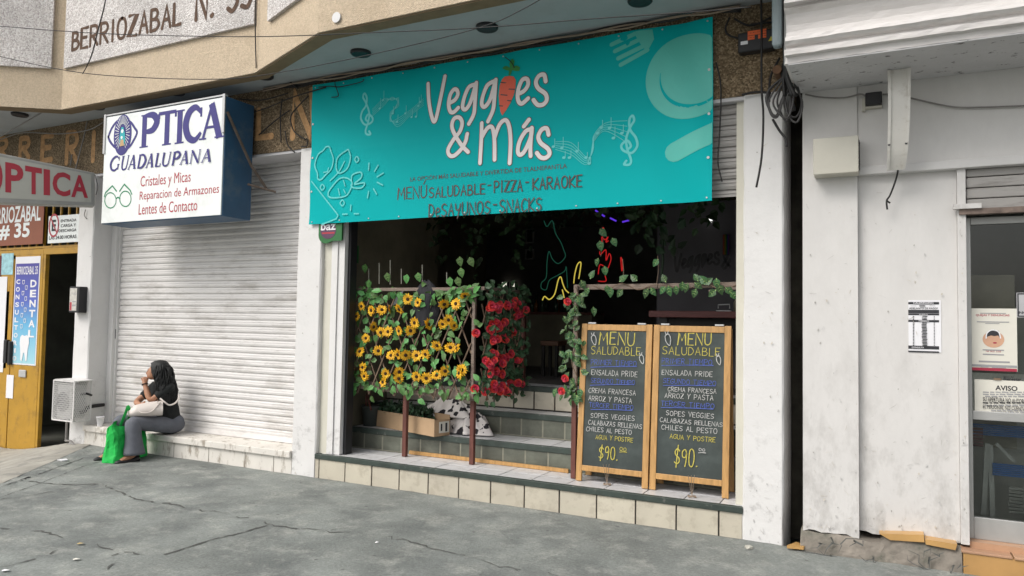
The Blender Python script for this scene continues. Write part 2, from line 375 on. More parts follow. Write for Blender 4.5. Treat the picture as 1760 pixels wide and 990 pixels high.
S, T_ = True, False
O_ = [(.5, 1), (.15, .88), (0, .5), (.15, .12), (.5, 0), (.85, .12), (1, .5), (.85, .88), (.5, 1)]
GL = {
 'A': [(T_, [(0, 0), (.5, 1), (1, 0)]), (T_, [(.2, .38), (.8, .38)])],
 'B': [(T_, [(0, 0), (0, 1)]), (S, [(0, 1), (.6, .97), (.8, .78), (.55, .56), (0, .53)]), (S, [(0, .53), (.7, .5), (1, .26), (.7, .03), (0, 0)])],
 'C': [(S, [(1, .85), (.6, 1), (.15, .8), (0, .45), (.2, .08), (.6, 0), (1, .15)])],
 'D': [(T_, [(0, 0), (0, 1)]), (S, [(0, 1), (.6, .93), (1, .5), (.6, .07), (0, 0)])],
 'E': [(T_, [(1, 1), (0, 1), (0, 0), (1, 0)]), (T_, [(0, .52), (.8, .52)])],
 'F': [(T_, [(1, 1), (0, 1), (0, 0)]), (T_, [(0, .52), (.8, .52)])],
 'G': [(S, [(1, .85), (.6, 1), (.15, .8), (0, .45), (.2, .08), (.6, 0), (1, .15), (1, .42)]), (T_, [(1, .42), (.6, .42)])],
 'H': [(T_, [(0, 0), (0, 1)]), (T_, [(1, 0), (1, 1)]), (T_, [(0, .5), (1, .5)])],
 'I': [(T_, [(.5, 0), (.5, 1)])],
 'J': [(S, [(.9, 1), (.9, .2), (.5, 0), (.1, .2)])],
 'K': [(T_, [(0, 0), (0, 1)]), (T_, [(1, 1), (0, .45), (1, 0)])],
 'L': [(T_, [(0, 1), (0, 0), (1, 0)])],
 'M': [(T_, [(0, 0), (.12, 1), (.5, .35), (.88, 1), (1, 0)])],
 'N': [(T_, [(0, 0), (0, 1), (1, 0), (1, 1)])],
 'O': [(S, O_)],
 'P': [(T_, [(0, 0), (0, 1)]), (S, [(0, 1), (.7, .97), (1, .75), (.7, .5), (0, .45)])],
 'R': [(T_, [(0, 0), (0, 1)]), (S, [(0, 1), (.7, .97), (.95, .75), (.7, .53), (0, .48)]), (T_, [(.35, .48), (1, 0)])],
 'S': [(S, [(.95, .88), (.5, 1), (.08, .82), (.2, .58), (.8, .42), (.95, .18), (.5, 0), (.03, .12)])],
 'T': [(T_, [(0, 1), (1, 1)]), (T_, [(.5, 1), (.5, 0)])],
 'U': [(S, [(0, 1), (0, .3), (.25, .03), (.7, .03), (1, .3), (1, 1)])],
 'V': [(T_, [(0, 1), (.5, 0), (1, 1)])],
 'Y': [(T_, [(0, 1), (.5, .45), (1, 1)]), (T_, [(.5, .45), (.4, 0)])],
 'y': [(S, [(0, .95), (.1, .55), (.5, .45), (.85, .6)]), (T_, [(1, .95), (.8, .5), (.45, -.2)])],
 'e': [(S, [(.05, .35), (.9, .42), (.8, .65), (.4, .7), (.05, .4), (.3, .02), (.9, .1)])],
 'Z': [(T_, [(0, 1), (1, 1), (0, 0), (1, 0)])],
 '0': [(S, O_)], '9': [(S, [(.95, .75), (.6, 1), (.1, .85), (.2, .55), (.7, .55), (.95, .8), (.85, .3), (.7, 0)])],
 '3': [(S, [(.05, .9), (.5, 1), (.9, .8), (.45, .55), (.95, .28), (.5, 0), (0, .1)])],
 '5': [(T_, [(.9, 1), (.15, 1), (.1, .58)]), (S, [(.1, .58), (.6, .65), (.95, .35), (.6, .02), (0, .08)])],
 '$': [(S, [(.95, .82), (.5, .95), (.08, .78), (.2, .58), (.8, .42), (.95, .22), (.5, .06), (.03, .16)]), (T_, [(.6, 1.15), (.4, -.15)])],
 '.': [(T_, [(.3, 0), (.5, .03)])], '-': [(T_, [(0, .45), (1, .45)])], ' ': [],
}
GL['Ú'] = GL['U'] + [(T_, [(.45, 1.15), (.75, 1.38)])]
GW = {'I': .3, 'M': .85, 'N': .7, '.': .3, ' ': .35, 'L': .5, '-': .45, 'E': .55, 'F': .55, 'O': .68, 'e': .5}

def dup(src, parent, loc, rot=None, scale=None):
    c = src.copy(); COL.objects.link(c); c.parent = parent; c.location = Vector(loc) - wloc(parent)
    if rot is not None: c.rotation_euler = rot
    if scale is not None: c.scale = (scale,) * 3
    return c

# ================================================================== GROUND
KA, KB = Vector((-8.40, -.22, 0)), Vector((-7.18, -1.83, 0))      # edge where the pavement dips to the doorway on the left
kd = (KB - KA).normalized(); kn = Vector((kd.y, -kd.x, 0))
if kn.x > 0: kn = -kn
def sm(t): t = max(0., min(1., t)); return t * t * (3 - 2 * t)
def gz(x, y):
    d = (Vector((x, y, 0)) - KA).dot(kn)
    z = -.24 * sm((d - .06) / 1.5) if d > .06 else 0
    if -.05 < d < .06 and y < -.15: z += .012
    if x > -9.2 and y > -.3: z = max(z, -.12)
    return z
def gsurf(x, y):
    z = gz(x, y)
    if -14 < x < 4 and -8 < y < 1:
        z += .006 * noise.noise(Vector((x * 1.3, y * 1.3, 0))) + .0035 * noise.noise(Vector((x * 6, y * 6, 3))) + .0018 * noise.noise(Vector((x * 22, y * 22, 5)))
        if y > -.12 and x > -8.7: z = min(z, .002)
    return z
xs = [-120, -60, -30, -20, -14] + [-13 + i * .05 for i in range(0, 321)] + [3.5, 5, 10, 25, 60, 120]
ys = [-120, -60, -30, -15, -9] + [-6.5 + i * .05 for i in range(0, 131)] + [.35, .8, 5, 12, 40, 120]
V = []; F = []
for y in ys:
    for x in xs: V.append((x, y, gsurf(x, y) - (.30 if y > .3 else 0)))
nx = len(xs)
for j in range(len(ys) - 1):
    for i in range(nx - 1):
        a = j * nx + i; F.append((a, a + 1, a + nx + 1, a + nx))
me = bpy.data.meshes.new('pavement'); me.from_pydata(V, [], F); me.polygons.foreach_set('use_smooth', [True] * len(F))
g = bpy.data.objects.new('pavement', me); COL.objects.link(g); g['kind'] = 'structure'
mp_ = mat('worn_concrete', (.230, .246, .232), .9, .36, .8, .0, dirt=(.125, .135, .132), dirt_amt=.85, dirt_scale=1.5, dirt_lo=.45, dirt_hi=.66)
t = mp_.node_tree; N = t.nodes; L = t.links; b = N['Principled BSDF']; tc = N.new('ShaderNodeTexCoord')
prevc = b.inputs['Base Color'].links[0].from_socket
n1 = N.new('ShaderNodeTexNoise'); n1.inputs['Scale'].default_value = 3.6; n1.inputs['Detail'].default_value = 12; n1.inputs['Roughness'].default_value = .75; L.new(tc.outputs['Object'], n1.inputs['Vector'])
m1 = N.new('ShaderNodeMapRange'); m1.inputs['From Min'].default_value = .50; m1.inputs['From Max'].default_value = .66; m1.inputs['To Max'].default_value = .62; L.new(n1.outputs['Fac'], m1.inputs[0])
x1 = N.new('ShaderNodeMixRGB'); x1.inputs['Color2'].default_value = (.40, .405, .37, 1); L.new(m1.outputs[0], x1.inputs['Fac']); L.new(prevc, x1.inputs['Color1'])
n2 = N.new('ShaderNodeTexNoise'); n2.inputs['Scale'].default_value = 48; n2.inputs['Detail'].default_value = 6; n2.inputs['Roughness'].default_value = .8; L.new(tc.outputs['Object'], n2.inputs['Vector'])
m2 = N.new('ShaderNodeMapRange'); m2.inputs['From Min'].default_value = .36; m2.inputs['From Max'].default_value = .64; m2.inputs['To Min'].default_value = .74; m2.inputs['To Max'].default_value = 1.24; L.new(n2.outputs['Fac'], m2.inputs[0])
h1 = N.new('ShaderNodeHueSaturation'); L.new(x1.outputs[0], h1.inputs['Color']); L.new(m2.outputs[0], h1.inputs['Value'])
vo = N.new('ShaderNodeTexVoronoi'); vo.inputs['Scale'].default_value = 4.5; L.new(tc.outputs['Object'], vo.inputs['Vector'])      # gum and grime spots
m3 = N.new('ShaderNodeMapRange'); m3.inputs['From Min'].default_value = .05; m3.inputs['From Max'].default_value = .075; m3.inputs['To Min'].default_value = .55; m3.inputs['To Max'].default_value = 0; L.new(vo.outputs['Distance'], m3.inputs[0])
x2 = N.new('ShaderNodeMixRGB'); x2.inputs['Color2'].default_value = (.06, .06, .06, 1); L.new(m3.outputs[0], x2.inputs['Fac']); L.new(h1.outputs[0], x2.inputs['Color1'])
L.new(x2.outputs[0], b.inputs['Base Color'])
bp = N.new('ShaderNodeBump'); bp.inputs['Strength'].default_value = .7; bp.inputs['Distance'].default_value = .010
ad = N.new('ShaderNodeMath'); ad.operation = 'ADD'; L.new(n1.outputs['Fac'], ad.inputs[0]); L.new(n2.outputs['Fac'], ad.inputs[1]); L.new(ad.outputs[0], bp.inputs['Height']); L.new(bp.outputs[0], b.inputs['Normal'])
me.materials.append(mp_)

# cracks in the pavement: jagged dark fissures, and the slab joints
M_crack = mat('crack_fill', (.095, .096, .09), .95, .3, 20)
M_joint = mat('worn_joint', (.055, .056, .056), .95, .3, 20)
M_chip = mat('chipped_edge', (.27, .265, .25), .95, .2, 20)
def crack(pix, wd, seed, name='pavement_crack', m=None, jag=.03, side=None):
    rnd = random.Random(seed); P = [Zp(a, b_, 0) for a, b_ in pix]; Q = []
    for i in range(len(P) - 1):
        d = P[i + 1] - P[i]; n = max(2, int(d.length / .045)); pn = Vector((-d.y, d.x, 0)).normalized()
        for k in range(n):
            Q.append(P[i] + d * (k / n) + pn * (rnd.gauss(0, jag) * .45 if (i or k) else 0))
    Q.append(P[-1]); V = []; F = []
    for i, p in enumerate(Q):
        d = (Q[min(i + 1, len(Q) - 1)] - Q[max(i - 1, 0)]).normalized(); pn = Vector((-d.y, d.x, 0))
        h = wd * rnd.uniform(.06, .6) * (.25 if i in (0, len(Q) - 1) else 1)
        for sgn in (-1, 1):
            q = p + pn * (h * sgn * .5) + (pn * side if side else Vector()); V.append((q.x, q.y, gsurf(q.x, q.y) + (.0045 if not side else .0035)))
    for i in range(len(Q) - 1):
        if m or noise.noise(Vector((i * .33, seed * 7.1, 0))) > -.22: F.append((2 * i, 2 * i + 1, 2 * i + 3, 2 * i + 2))
    o = link_mesh(name, V, F, m or M_crack); o['kind'] = 'structure'; return o
crack([(45, 828), (120, 834), (165, 832), (200, 844), (232, 858), (300, 868), (348, 878), (375, 880)], .045, 1)
crack([(165, 833), (110, 842), (55, 852), (0, 860)], .03, 2)
crack([(375, 880), (420, 892), (465, 903), (520, 908), (570, 914), (650, 920), (700, 930), (735, 942)], .03, 3, jag=.05)
crack([(462, 903), (420, 915), (360, 930), (305, 946), (262, 962)], .04, 4, jag=.012)
crack([(0, 908), (60, 912), (110, 924), (160, 938), (205, 948), (250, 955)], .035, 5)
crack([(205, 948), (190, 965), (185, 980)], .03, 6)
crack([(735, 942), (800, 955), (850, 972), (905, 982)], .025, 7)
crack([(340, 978), (370, 973), (410, 977)], .035, 8)
crack([(545, 915), (580, 911), (600, 909)], .02, 9)
crack([(0, 975), (60, 960), (100, 945)], .025, 10)
crack([(880, 978), (940, 986), (1000, 1000)], .02, 12)
crack([(300, 804), (330, 801), (360, 804)], .02, 13)
crack([(145, 787), (100, 803), (50, 822), (0, 840)], .03, 11, name='kerb_joint', m=M_joint, jag=.006)
crack([(190, 790), (150, 800), (60, 834), (0, 856)], .02, 14, name='kerb_joint', m=M_joint, jag=.006)

# the ramp of paler concrete down to the doorway
V = []; F = []; nu, nv = 60, 60
for j in range(nv + 1):
    for i in range(nu + 1):
        q = KA + kd * (-2.2 + 7.0 * j / nv) + kn * (.08 + 3.4 * i / nu); V.append((q.x, min(q.y, .11), gsurf(q.x, min(q.y, .11)) + .006))
for j in range(nv):
    for i in range(nu): a = j * (nu + 1) + i; F.append((a, a + 1, a + nu + 2, a + nu + 1))
o = link_mesh('doorway_ramp', V, F, mat('pale_concrete', (.34, .325, .285), .92, .25, 2.2, .3, 60, dirt=(.20, .195, .18), dirt_amt=.7, dirt_scale=3), smooth=True); o['kind'] = 'structure'

# ================================================================== LEFT BUILDING
bld = thing('shop_building', 'weathered commercial building with beige stucco canopy, brown fascia beam and white pillars', 'building', (-5, .5, 0))
ZB, ZC = 3.37, 4.05          # underside of the beam, underside of the canopy
def pillar(x0, x1, seed):
    m = MB(); rnd = random.Random(seed); n = 24; zs = [ZB * i / n for i in range(n + 1)]
    rings = []
    for z in zs:
        j = lambda: rnd.uniform(-.004, .004) + (rnd.uniform(-.012, .004) if z < .25 else 0)
        e = .012
        rings.append([(x0 + j(), e - .0, z), (x0 + e, j() * .5, z), (x1 - e, j() * .5, z), (x1 + j(), e, z), (x1 + j() * .3, .50, z), (x0 + j() * .3, .50, z)])
    V = [p for r in rings for p in r]; F = []
    for i in range(n):
        for k in range(6): F.append((i * 6 + k, i * 6 + (k + 1) % 6, i * 6 + 6 + (k + 1) % 6, i * 6 + 6 + k))
    V = [(x, y, z - (.14 if i < 6 else 0)) for i, (x, y, z) in enumerate(V)]
    return m.add(V, F).build('pillar', M_white, bld)
pillar(-.937, -.648, 1); pillar(-5.42, -5.10, 2); pillar(-9.108, -8.80, 3)
m = MB(); m.box(-13, -.607, .0, .5, ZB, ZC + .1); beam = m.build('beam', M_aggr, bld)
m = MB(); m.box(-13, -.609, .012, .48, ZB - .03, ZB - .001); m.build('beam_soffit', mat('beam_soffit_paint', (.55, .54, .55), .8, .06), bld)
# canopy
PL = [(-13, -1.02), (-9.52, -1.02), (-8.76, -.49), (-5.60, -.49), (-4.30, -1.02), (-.62, -1.02)]
def inset(pl, d):
    out = []
    for i, p in enumerate(pl):
        a = Vector(pl[max(i - 1, 0)]); b_ = Vector(p); c = Vector(pl[min(i + 1, len(pl) - 1)]); ns = []
        for u, v in ((a, b_), (b_, c)):
            if (v - u).length > 1e-6: q = (v - u).normalized(); ns.append(Vector((-q.y, q.x)))
        n = (ns[0] + ns[-1]).normalized(); k = d / max(.3, n.dot(ns[0])); out.append((p[0] + n.x * k, p[1] + n.y * k))
    return out
IN = inset(PL, .14)
m = MB(); m.plan(PL + IN[::-1], ZC, 6.0)
fas = m.build('canopy_fascia', M_stucco, bld)
IN2 = inset(PL, .018)
m = MB(); m.plan(IN2 + inset(PL, .155)[::-1], ZC - .012, ZC - .002); m.build('canopy_lip', M_lip, bld)
m = MB(); m.plan(inset(PL, .10) + [(-.62, .05), (-13, .05)], ZC + .02, ZC + .05); m.build('canopy_ceiling', M_ceiling, bld)
m = MB(); m.box(-13, -.62, -.9, 9, 6.0, 6.15); m.box(-13, -.62, .5, .7, ZC + .1, 6); m.build('unseen_roof', M_stucco, bld)  # unseen slab and back wall added so sun and sky do not leak in
# pebble-dash panels on the canopy
def vpanel(poly, A, B, th):
    n = Vector((B[1] - A[1], A[0] - B[0], 0)).normalized()
    if n.y > 0: n = -n
    P = [p + n * .002 for p in poly]; Q = [p + n * th for p in poly]; k = len(P)
    return MB().add(P + Q, [tuple(range(k)), tuple(range(2 * k - 1, k - 1, -1))] + [(i, (i + 1) % k, k + (i + 1) % k, k + i) for i in range(k)])
def topped(p, z): return Vector((p.x, p.y, z))
A2, B2 = (-8.76, -.49), (-5.6, -.49)
a = Vp(114, 119, A2, B2); b_ = Vp(441, 43, A2, B2); zb = (a.z + b_.z) / 2 
vpanel([a, b_, topped(b_, 5.9), topped(a, 5.9)], A2, B2, .035).build('pebble_panel', M_pebble, bld)
A1, B1 = (-9.52, -1.02), (-8.76, -.49)
b1 = Vp(90, 119, A1, B1); ax = Vector((-9.45, -1.02 + .07 * .53 / .76, b1.z))
vpanel([ax, b1, topped(b1, 5.9), topped(ax, 5.9)], A1, B1, .035).build('pebble_panel', M_pebble, bld)
A3, B3 = (-5.6, -.49), (-4.3, -1.02)
a3 = Vp(465, 38, A3, B3); d3 = Vector((1.3, -.53, 0)); b3 = a3 + d3 * .80
vpanel([a3, b3, topped(b3, 5.9), topped(a3, 5.9)], A3, B3, .035).build('pebble_panel', M_pebble, bld)
m = MB(); m.box(-13.5, -9.62, -1.055, -1.022, a.z, 5.9); m.build('pebble_panel', M_pebble, bld)
# incised house name on the panel
yP = -.49 - .036
g2 = G(facade(yP)); 
u0, v0 = fz(124, 86, yP); u1, v1 = fz(137, 54, yP)
g2.hand('B', u0, v0, u0 + .12, v1 - v0, .044)
u2, v2 = fz(142, 81, yP); u3, v3 = fz(310, 43, yP); _, vt = fz(300, 22, yP)
g2.hand('ERRIOZABAL', u2 - .03, (v2 + v3) / 2, u3, .235, .040)
ua, va = fz(337, 34, yP); ub, vb = fz(430, 16, yP)
g2.hand('N. 35', ua, va, ub + .02, .34, .050)
g2.build('house_name_lettering', M_carve_d, bld)
# carved letters on the beam
g2 = G(facade(-.002)); yb = -.002
for ch, px0, px1, pb, pt in (('R', -6, 13, 275, 237), ('R', 34, 51, 272, 236), ('E', 72, 90, 276, 233), ('R', 114, 134, 280, 226), ('I', 157, 164, 276, 228), ('L', 443, 468, 237, 187), ('N', 503, 536, 236, 155)):
    (xa, za), (xb, zz) = fz(px0, pb, yb), fz(px1, pt, yb)
    g2.hand(ch, xa, za, xb, zz - za, .075)
g2.build('carved_lettering', M_carve, bld)
# downlights in the canopy
for k, (px, py) in enumerate(((620, 90), (837, 46), (454, 130), (302, 158), (165, 183), (34, 196), (1100, 0))):
    p = Zp(px, py, 4.065); m = MB(); m.lathe((p.x, p.y, 4.045), [(.050, .0), (.085, -.004), (.095, .006), (.095, .03), (.050, .03)], 20)
    d = m.build('downlight', M_black, bld)
    m = MB(); m.lathe((p.x, p.y, 4.050), [(.052, 0), (.052, .004)], 16); m.build('bulb', mat('lamp_glass', (.05, .06, .06), .2), d)
m = MB(); p = Vp(580, 31, (-4.3, -1.02), (-.62, -1.02)); m.lathe((p.x, -1.03, p.z), [(.045, -.008), (.045, .008)], 16, 'y'); m.build('cover_plate', M_steel, bld)

# walls behind the pillars / dark rooms
m = MB()
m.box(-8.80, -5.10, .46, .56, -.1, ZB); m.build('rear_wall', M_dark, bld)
def shutter(x0, x1, z0, z1, y, m_, pitch=.075, name='roller_shutter'):
    n = int((z1 - z0) / pitch) + 1; prof = []
    for i in range(n):
        zb_ = z1 - (i + 1) * pitch
        for f, d in ((0, .006), (.05, .006), (.08, -.010), (.35, -.017), (.58, -.015), (.615, -.008), (.65, -.015), (.90, -.011), (.95, .006)):
            z = zb_ + pitch * f
            if z >= z0 - 1e-6: prof.append((z, y + d))
    prof.sort(); V = []; F = []; K = 16
    for z, yy in prof:
        for k in range(K + 1):
            x = x0 + (x1 - x0) * k / K; V.append((x, yy + .007 * noise.noise(Vector((x * 1.1, z * 1.4, 1))), z + .003 * noise.noise(Vector((x * .7, z * 5, 7)))))
    for i in range(len(prof) - 1):
        for k in range(K): a = i * (K + 1) + k; F.append((a, a + 1, a + K + 2, a + K + 1))
    return link_mesh(name, V, F, m_, bld)
sh = shutter(-8.70, -5.42, .30, ZB, .335, M_shutter)
m = MB(); m.box(-8.70, -5.42, .315, .345, .24, .30); m.build('bottom_bar', M_shutter, sh)
m = MB(); m.box(-8.80, -8.71, .25, .34, .24, ZB); m.box(-8.71, -8.69, .29, .345, .24, ZB); m.build('guide_rail', M_white, sh)
m = MB(); m.box(-8.735, -8.70, .288, .31, 1.30, 1.42); m.build('padlock', M_black, sh)
# sill under the shutter
m = MB(); m.box(-8.80, -5.415, -.03, .46, .165, .235); m.build('sill', M_sill, bld, bevel=.008)
m = MB(); m.box(-8.80, -5.415, 0, .46, -.1, .165); m.build('plinth', M_sill, bld)
m = MB()
for i, x in enumerate((-8.25, -7.72, -7.18, -6.62, -6.07, -5.66)): m.box(x, x + .006, -.0025, .01, -.02, .163)
m.build('plinth_joint', mat('plinth_joint', (.22, .20, .17), .9), bld)
# upper shutter behind the banner
sh2 = shutter(-5.02, -.98, 2.60, ZB - .03, .10, M_shutgrey, .085)
for x0, x1 in ((-1.0, -.937), (-5.1, -5.04)): MB().box(x0, x1, .06, .16, .24, ZB - .03).build('guide_rail', M_cream, sh2)
# cream jamb beside the left pillar of the restaurant
m = MB(); xa, xb, xc, xd = -5.10, -4.97, -4.90, -4.815
p0 = Yp(563, 600, .06).x; p1 = Yp(586, 600, .06).x
m.box(-5.099, -4.99, .05, .11, .24, 2.62); j = m.build('jamb', M_cream, bld)
m = MB(); m.box(-4.99, -4.915, .035, .13, .243, 2.618); m.box(-4.912, -4.835, .05, .14, .243, 2.618); m.build('jamb_trim', M_white, bld)
m = MB(); m.box(-4.834, -4.80, .10, .20, .243, 2.8); m.build('door_track', M_black, bld)

# front step with tiles
g_x = [-5.10, -5.05, -4.718, -4.393, -4.071, -3.745, -3.417, -3.088, -2.757, -2.43, -2.098, -1.767, -1.439, -1.114, -.937]
m = MB(); m.box(-5.10, -.937, .012, .48, -.12, .232); m.build('step_core', M_grout, bld)
m = MB()
for i in range(len(g_x) - 1):
    x0, x1 = g_x[i] + (.006 if i else 0), g_x[i + 1] - .006; j = random.uniform(0, .003)
    m.box(x0, x1, j, .02, -.12, .192)
m.build('riser_tile', M_tile, bld, bevel=.003)
m = MB()
for i in range(len(g_x) - 1):
    for y0, y1 in ((.035, .245), (.252, .475)):
        m.box(g_x[i] + .004 + (.05 if i < 13 else 0), g_x[i + 1] - .004 + (.05 if i < 12 else 0), y0, y1, .225, .238 + random.uniform(0, .0015))
m.build('tread_tile', M_tilew, bld, bevel=.002)
m = MB(); m.box(-5.10, -.937, -.012, .033, .190, .240); m.build('nosing', M_nose, bld, bevel=.006)
# inner steps
def inner_step(y0, y1, z0, z1, riser_mat, light):
    m = MB(); m.box(-5.10, -.937, y0 + .01, y1, z0, z1 - .012); m.build('step_core', M_grout, bld)
    m = MB(); x = -5.10
    while x < -.94:
        x2 = min(x + .235, -.937); m.box(x + .008, x2 - .008, y0, y0 + .015, z0 + .012, z1 - .055); x = x2
    m.build('riser_tile', riser_mat, bld, bevel=.002)
    if not light:
        m = MB(); m.box(-5.10, -.937, y0 + .002, y0 + .02, z0, z1 - .05); m.build('riser_joint', M_riserjoint, bld)
    m = MB(); m.box(-5.10, -.937, y0 - .012, y0 + .03, z1 - .055, z1); m.build('nosing', M_nose, bld, bevel=.006)
    m = MB(); x = -5.05
    while x < -.94:
        x2 = min(x + .33, -.937); m.box(x + .004, x2 - .004, y0 + .033, y1 - .004, z1 - .012, z1 - .002); x = x2
    m.build('tread_tile', M_tilew, bld, bevel=.002)
inner_step(.48, .87, .24, .458, M_brick, False)
inner_step(.87, 1.16, .458, .69, M_brick, False)
inner_step(1.16, 1.5, .69, .935, M_tile, True)
# dining room shell
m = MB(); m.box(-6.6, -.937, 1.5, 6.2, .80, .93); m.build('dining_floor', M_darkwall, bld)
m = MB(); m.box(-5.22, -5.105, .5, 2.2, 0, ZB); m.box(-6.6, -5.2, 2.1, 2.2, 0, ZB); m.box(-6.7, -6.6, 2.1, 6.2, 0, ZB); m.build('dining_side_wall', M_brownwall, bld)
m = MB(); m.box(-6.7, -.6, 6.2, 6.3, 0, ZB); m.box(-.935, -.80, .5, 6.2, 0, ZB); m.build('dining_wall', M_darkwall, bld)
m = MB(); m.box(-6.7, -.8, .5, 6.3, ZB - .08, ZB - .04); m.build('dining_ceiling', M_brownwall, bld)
m = MB(); m.box(-2.25, -.94, 2.3, 2.4, .9, 2.95); pw = m.build('partition_wall', M_greywall, bld)
# hall behind the ochre door
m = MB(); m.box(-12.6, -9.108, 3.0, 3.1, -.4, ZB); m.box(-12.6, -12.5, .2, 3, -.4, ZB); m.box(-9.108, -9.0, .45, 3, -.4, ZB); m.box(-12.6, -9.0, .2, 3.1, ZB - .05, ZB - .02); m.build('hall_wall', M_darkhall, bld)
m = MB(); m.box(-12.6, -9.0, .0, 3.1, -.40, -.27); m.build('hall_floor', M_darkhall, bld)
m = MB(); m.box(-13.5, -11.9, .1, .3, -.5, ZB); m.build('side_wall', M_white2, bld)
YD = .12
# ochre metal door: fixed leaf, open leaf gap, transom bars
dr = thing('metal_door', 'ochre yellow metal door with glass panes, left leaf shut and right half standing open', 'door', (-10.3, YD, -.25))
def on(px, py, y=YD): p = Yp(px, py, y); return p
tl = on(27, 440); tr = on(76, 438); xl, xr = on(18, 600).x, on(68, 600).x
zt, zbm = 2.40, -.26
xl, xr = -10.66, -10.02
m = MB(); m.box(xl, xr, YD, YD + .04, zbm, .90); m.box(xl, xl + .10, YD, YD + .04, .90, zt); m.box(xr - .07, xr, YD, YD + .04, .90, zt); m.box(xl + .1, xr - .07, YD, YD + .04, zt - .08, zt); m.build('door_leaf', M_yellow, dr, bevel=.006)
m = MB(); m.box(xl + .1, xr - .07, YD + .015, YD + .025, .90, zt - .08); m.build('pane', M_clear, dr)
m = MB(); m.box(-11.5, xl - .02, YD, YD + .04, zbm, .84); m.box(xl - .11, xl - .02, YD, YD + .04, .84, zt - .05); m.box(-11.5, xl - .11, YD, YD + .04, 1.9, zt - .05); m.build('door_leaf', M_yellow, dr, bevel=.006)
m = MB(); m.box(-11.5, xl - .11, YD + .015, YD + .025, .84, 1.9); m.build('pane', M_clear, dr)
m = MB(); m.box(xr, -9.12, YD, YD + .05, zt - .005, zt + .075); m.box(-11.5, xr, YD - .002, YD + .05, zt, zt + .07); m.box(xr + .01, xr + .055, YD, YD + .05, zbm, zt); m.box(xr + .055, -9.12, YD, YD + .05, zbm - .02, zbm + .05); m.build('door_frame', M_yellow, dr)
m = MB(); zl = on(10, 606).z; m.box(xl + .005, xl + .06, YD - .05, YD - .001, zl - .16, zl + .16); m.box(xl - .10, xl - .03, YD - .05, YD - .001, zl - .14, zl + .18); m.build('handle', M_black, dr, bevel=.01)
p = on(40, 642); m = MB(); m.box(p.x - .08, p.x + .08, YD - .02, YD - .001, p.z - .05, p.z + .05); m.build('letter_slot', M_steel, dr, bevel=.01)
# bars above the door
gr = thing('iron_grille', 'yellow iron bar grille above the ochre door behind its signs', 'grille', (-10.2, YD + .02, 2.45))
m = MB(); x = -11.6
while x < -9.14: m.box(x, x + .022, YD + .02, YD + .042, 2.46, 3.30); x += .17
m.build('bar', M_yellow, gr)
m = MB(); m.box(-11.7, -9.12, YD + .015, YD + .047, 2.48, 2.51); m.box(-11.7, -9.12, YD + .015, YD + .047, 3.1, 3.13); m.build('cross_rail', M_yellow, gr)

# ================================================================== RIGHT BUILDING
blb = thing('bank_building', 'grubby white painted building on the right with a moulded cornice and glass door', 'building', (.6, .4, 0))
ZG = .10
def painted_wall(x0, x1, y0, y1, z0, z1, name, m_, ragged=0.0, seed=0):
    rnd = random.Random(seed); n = max(2, int((x1 - x0) / .04)); V = []
    for i in range(n + 1):
        x = x0 + (x1 - x0) * i / n; V.append((x, y0, z0 + (rnd.uniform(-1, 1) * ragged)))
    P = [(v[0], v[2]) for v in V] + [(x1, z1), (x0, z1)]
    return MB().prism(P, y0, y1).build(name, m_, blb)
painted_wall(-.515, -.148, 0, .5, .135, 3.34, 'pillar', M_white2, .012, 1)
painted_wall(-.147, .463, .06, .5, .16, 2.69, 'wall_panel', M_white2, .008, 2)
painted_wall(-.147, 3.2, .015, .5, 2.75, 3.36, 'wall_panel', M_white2)
m = MB(); m.box(-.147, 3.2, -.012, .5, 2.69, 2.75); m.build('lintel', mat('lintel_paint', (.58, .57, .56), .7, .06), blb, bevel=.006)
for x0, x1 in ((.464, .515), (2.2, 2.3)): MB().box(x0, x1, .02, .25, .17, 2.69).build('door_jamb', M_white2, blb, bevel=.004)
m = MB(); m.box(2.3, 3.2, .02, .5, .17, 2.69); m.build('wall_panel', M_white2, blb)
m = MB(); m.box(-.515, 3.2, .5, 6, -.1, 6); 
m = MB(); m.box(-.515, -.40, .5, 6, -.1, 6); m.box(3.1, 3.2, .5, 6, -.1, 6); m.box(-.4, 3.2, 5.9, 6, -.1, 6); m.build('rear_wall', M_plaster, blb)
m = MB(); m.box(-.4, 3.1, .5, 5.9, 2.9, 3.0); m.build('room_ceiling', M_roomgrey, blb)
m = MB(); m.box(-.39, 3.09, 2.6, 2.7, .1, 2.9); m.box(.40, .46, .5, 2.6, .1, 2.9); m.build('room_wall', M_roomgrey, blb)
m = MB(); m.box(-.515, 3.2, -.03, 5.9, 6.0, 6.1); m.build('unseen_roof', M_white2, blb)
# cornice profile swept along x
prof = [(.02, 3.345), (-.66, 3.345), (-.665, 3.385), (-.70, 3.390), (-.705, 3.425), (-.672, 3.432), (-.672, 3.450), (-.70, 3.455), (-.722, 3.475), (-.715, 3.505), (-.66, 3.515), (-.655, 3.56), (-.665, 3.60), (-.70, 3.66), (-.74, 3.685), (-.705, 3.69), (-.705, 3.712), (-.76, 3.718), (-.76, 3.748), (-.70, 3.755), (-.705, 4.6), (.02, 4.6)]
x0, x1 = -.56, 3.2; rnd = random.Random(4); n = 60; V = []; F = []
K = len(prof)
for i in range(n + 1):
    x = x0 + (x1 - x0) * i / n
    for k, (y, z) in enumerate(prof):
        e = (.004 if y < -.1 else 0); V.append((x + (rnd.uniform(-.006, .006) if i == 0 else 0), y + rnd.uniform(-e, e) * .6, z + rnd.uniform(-e, e) * .6))
for i in range(n):
    for k in range(K): a = i * K + k; b_ = i * K + (k + 1) % K; F.append((a, b_, b_ + K, a + K))
F.append(tuple(range(K))); F.append(tuple(range(n * K + K - 1, n * K - 1, -1)))
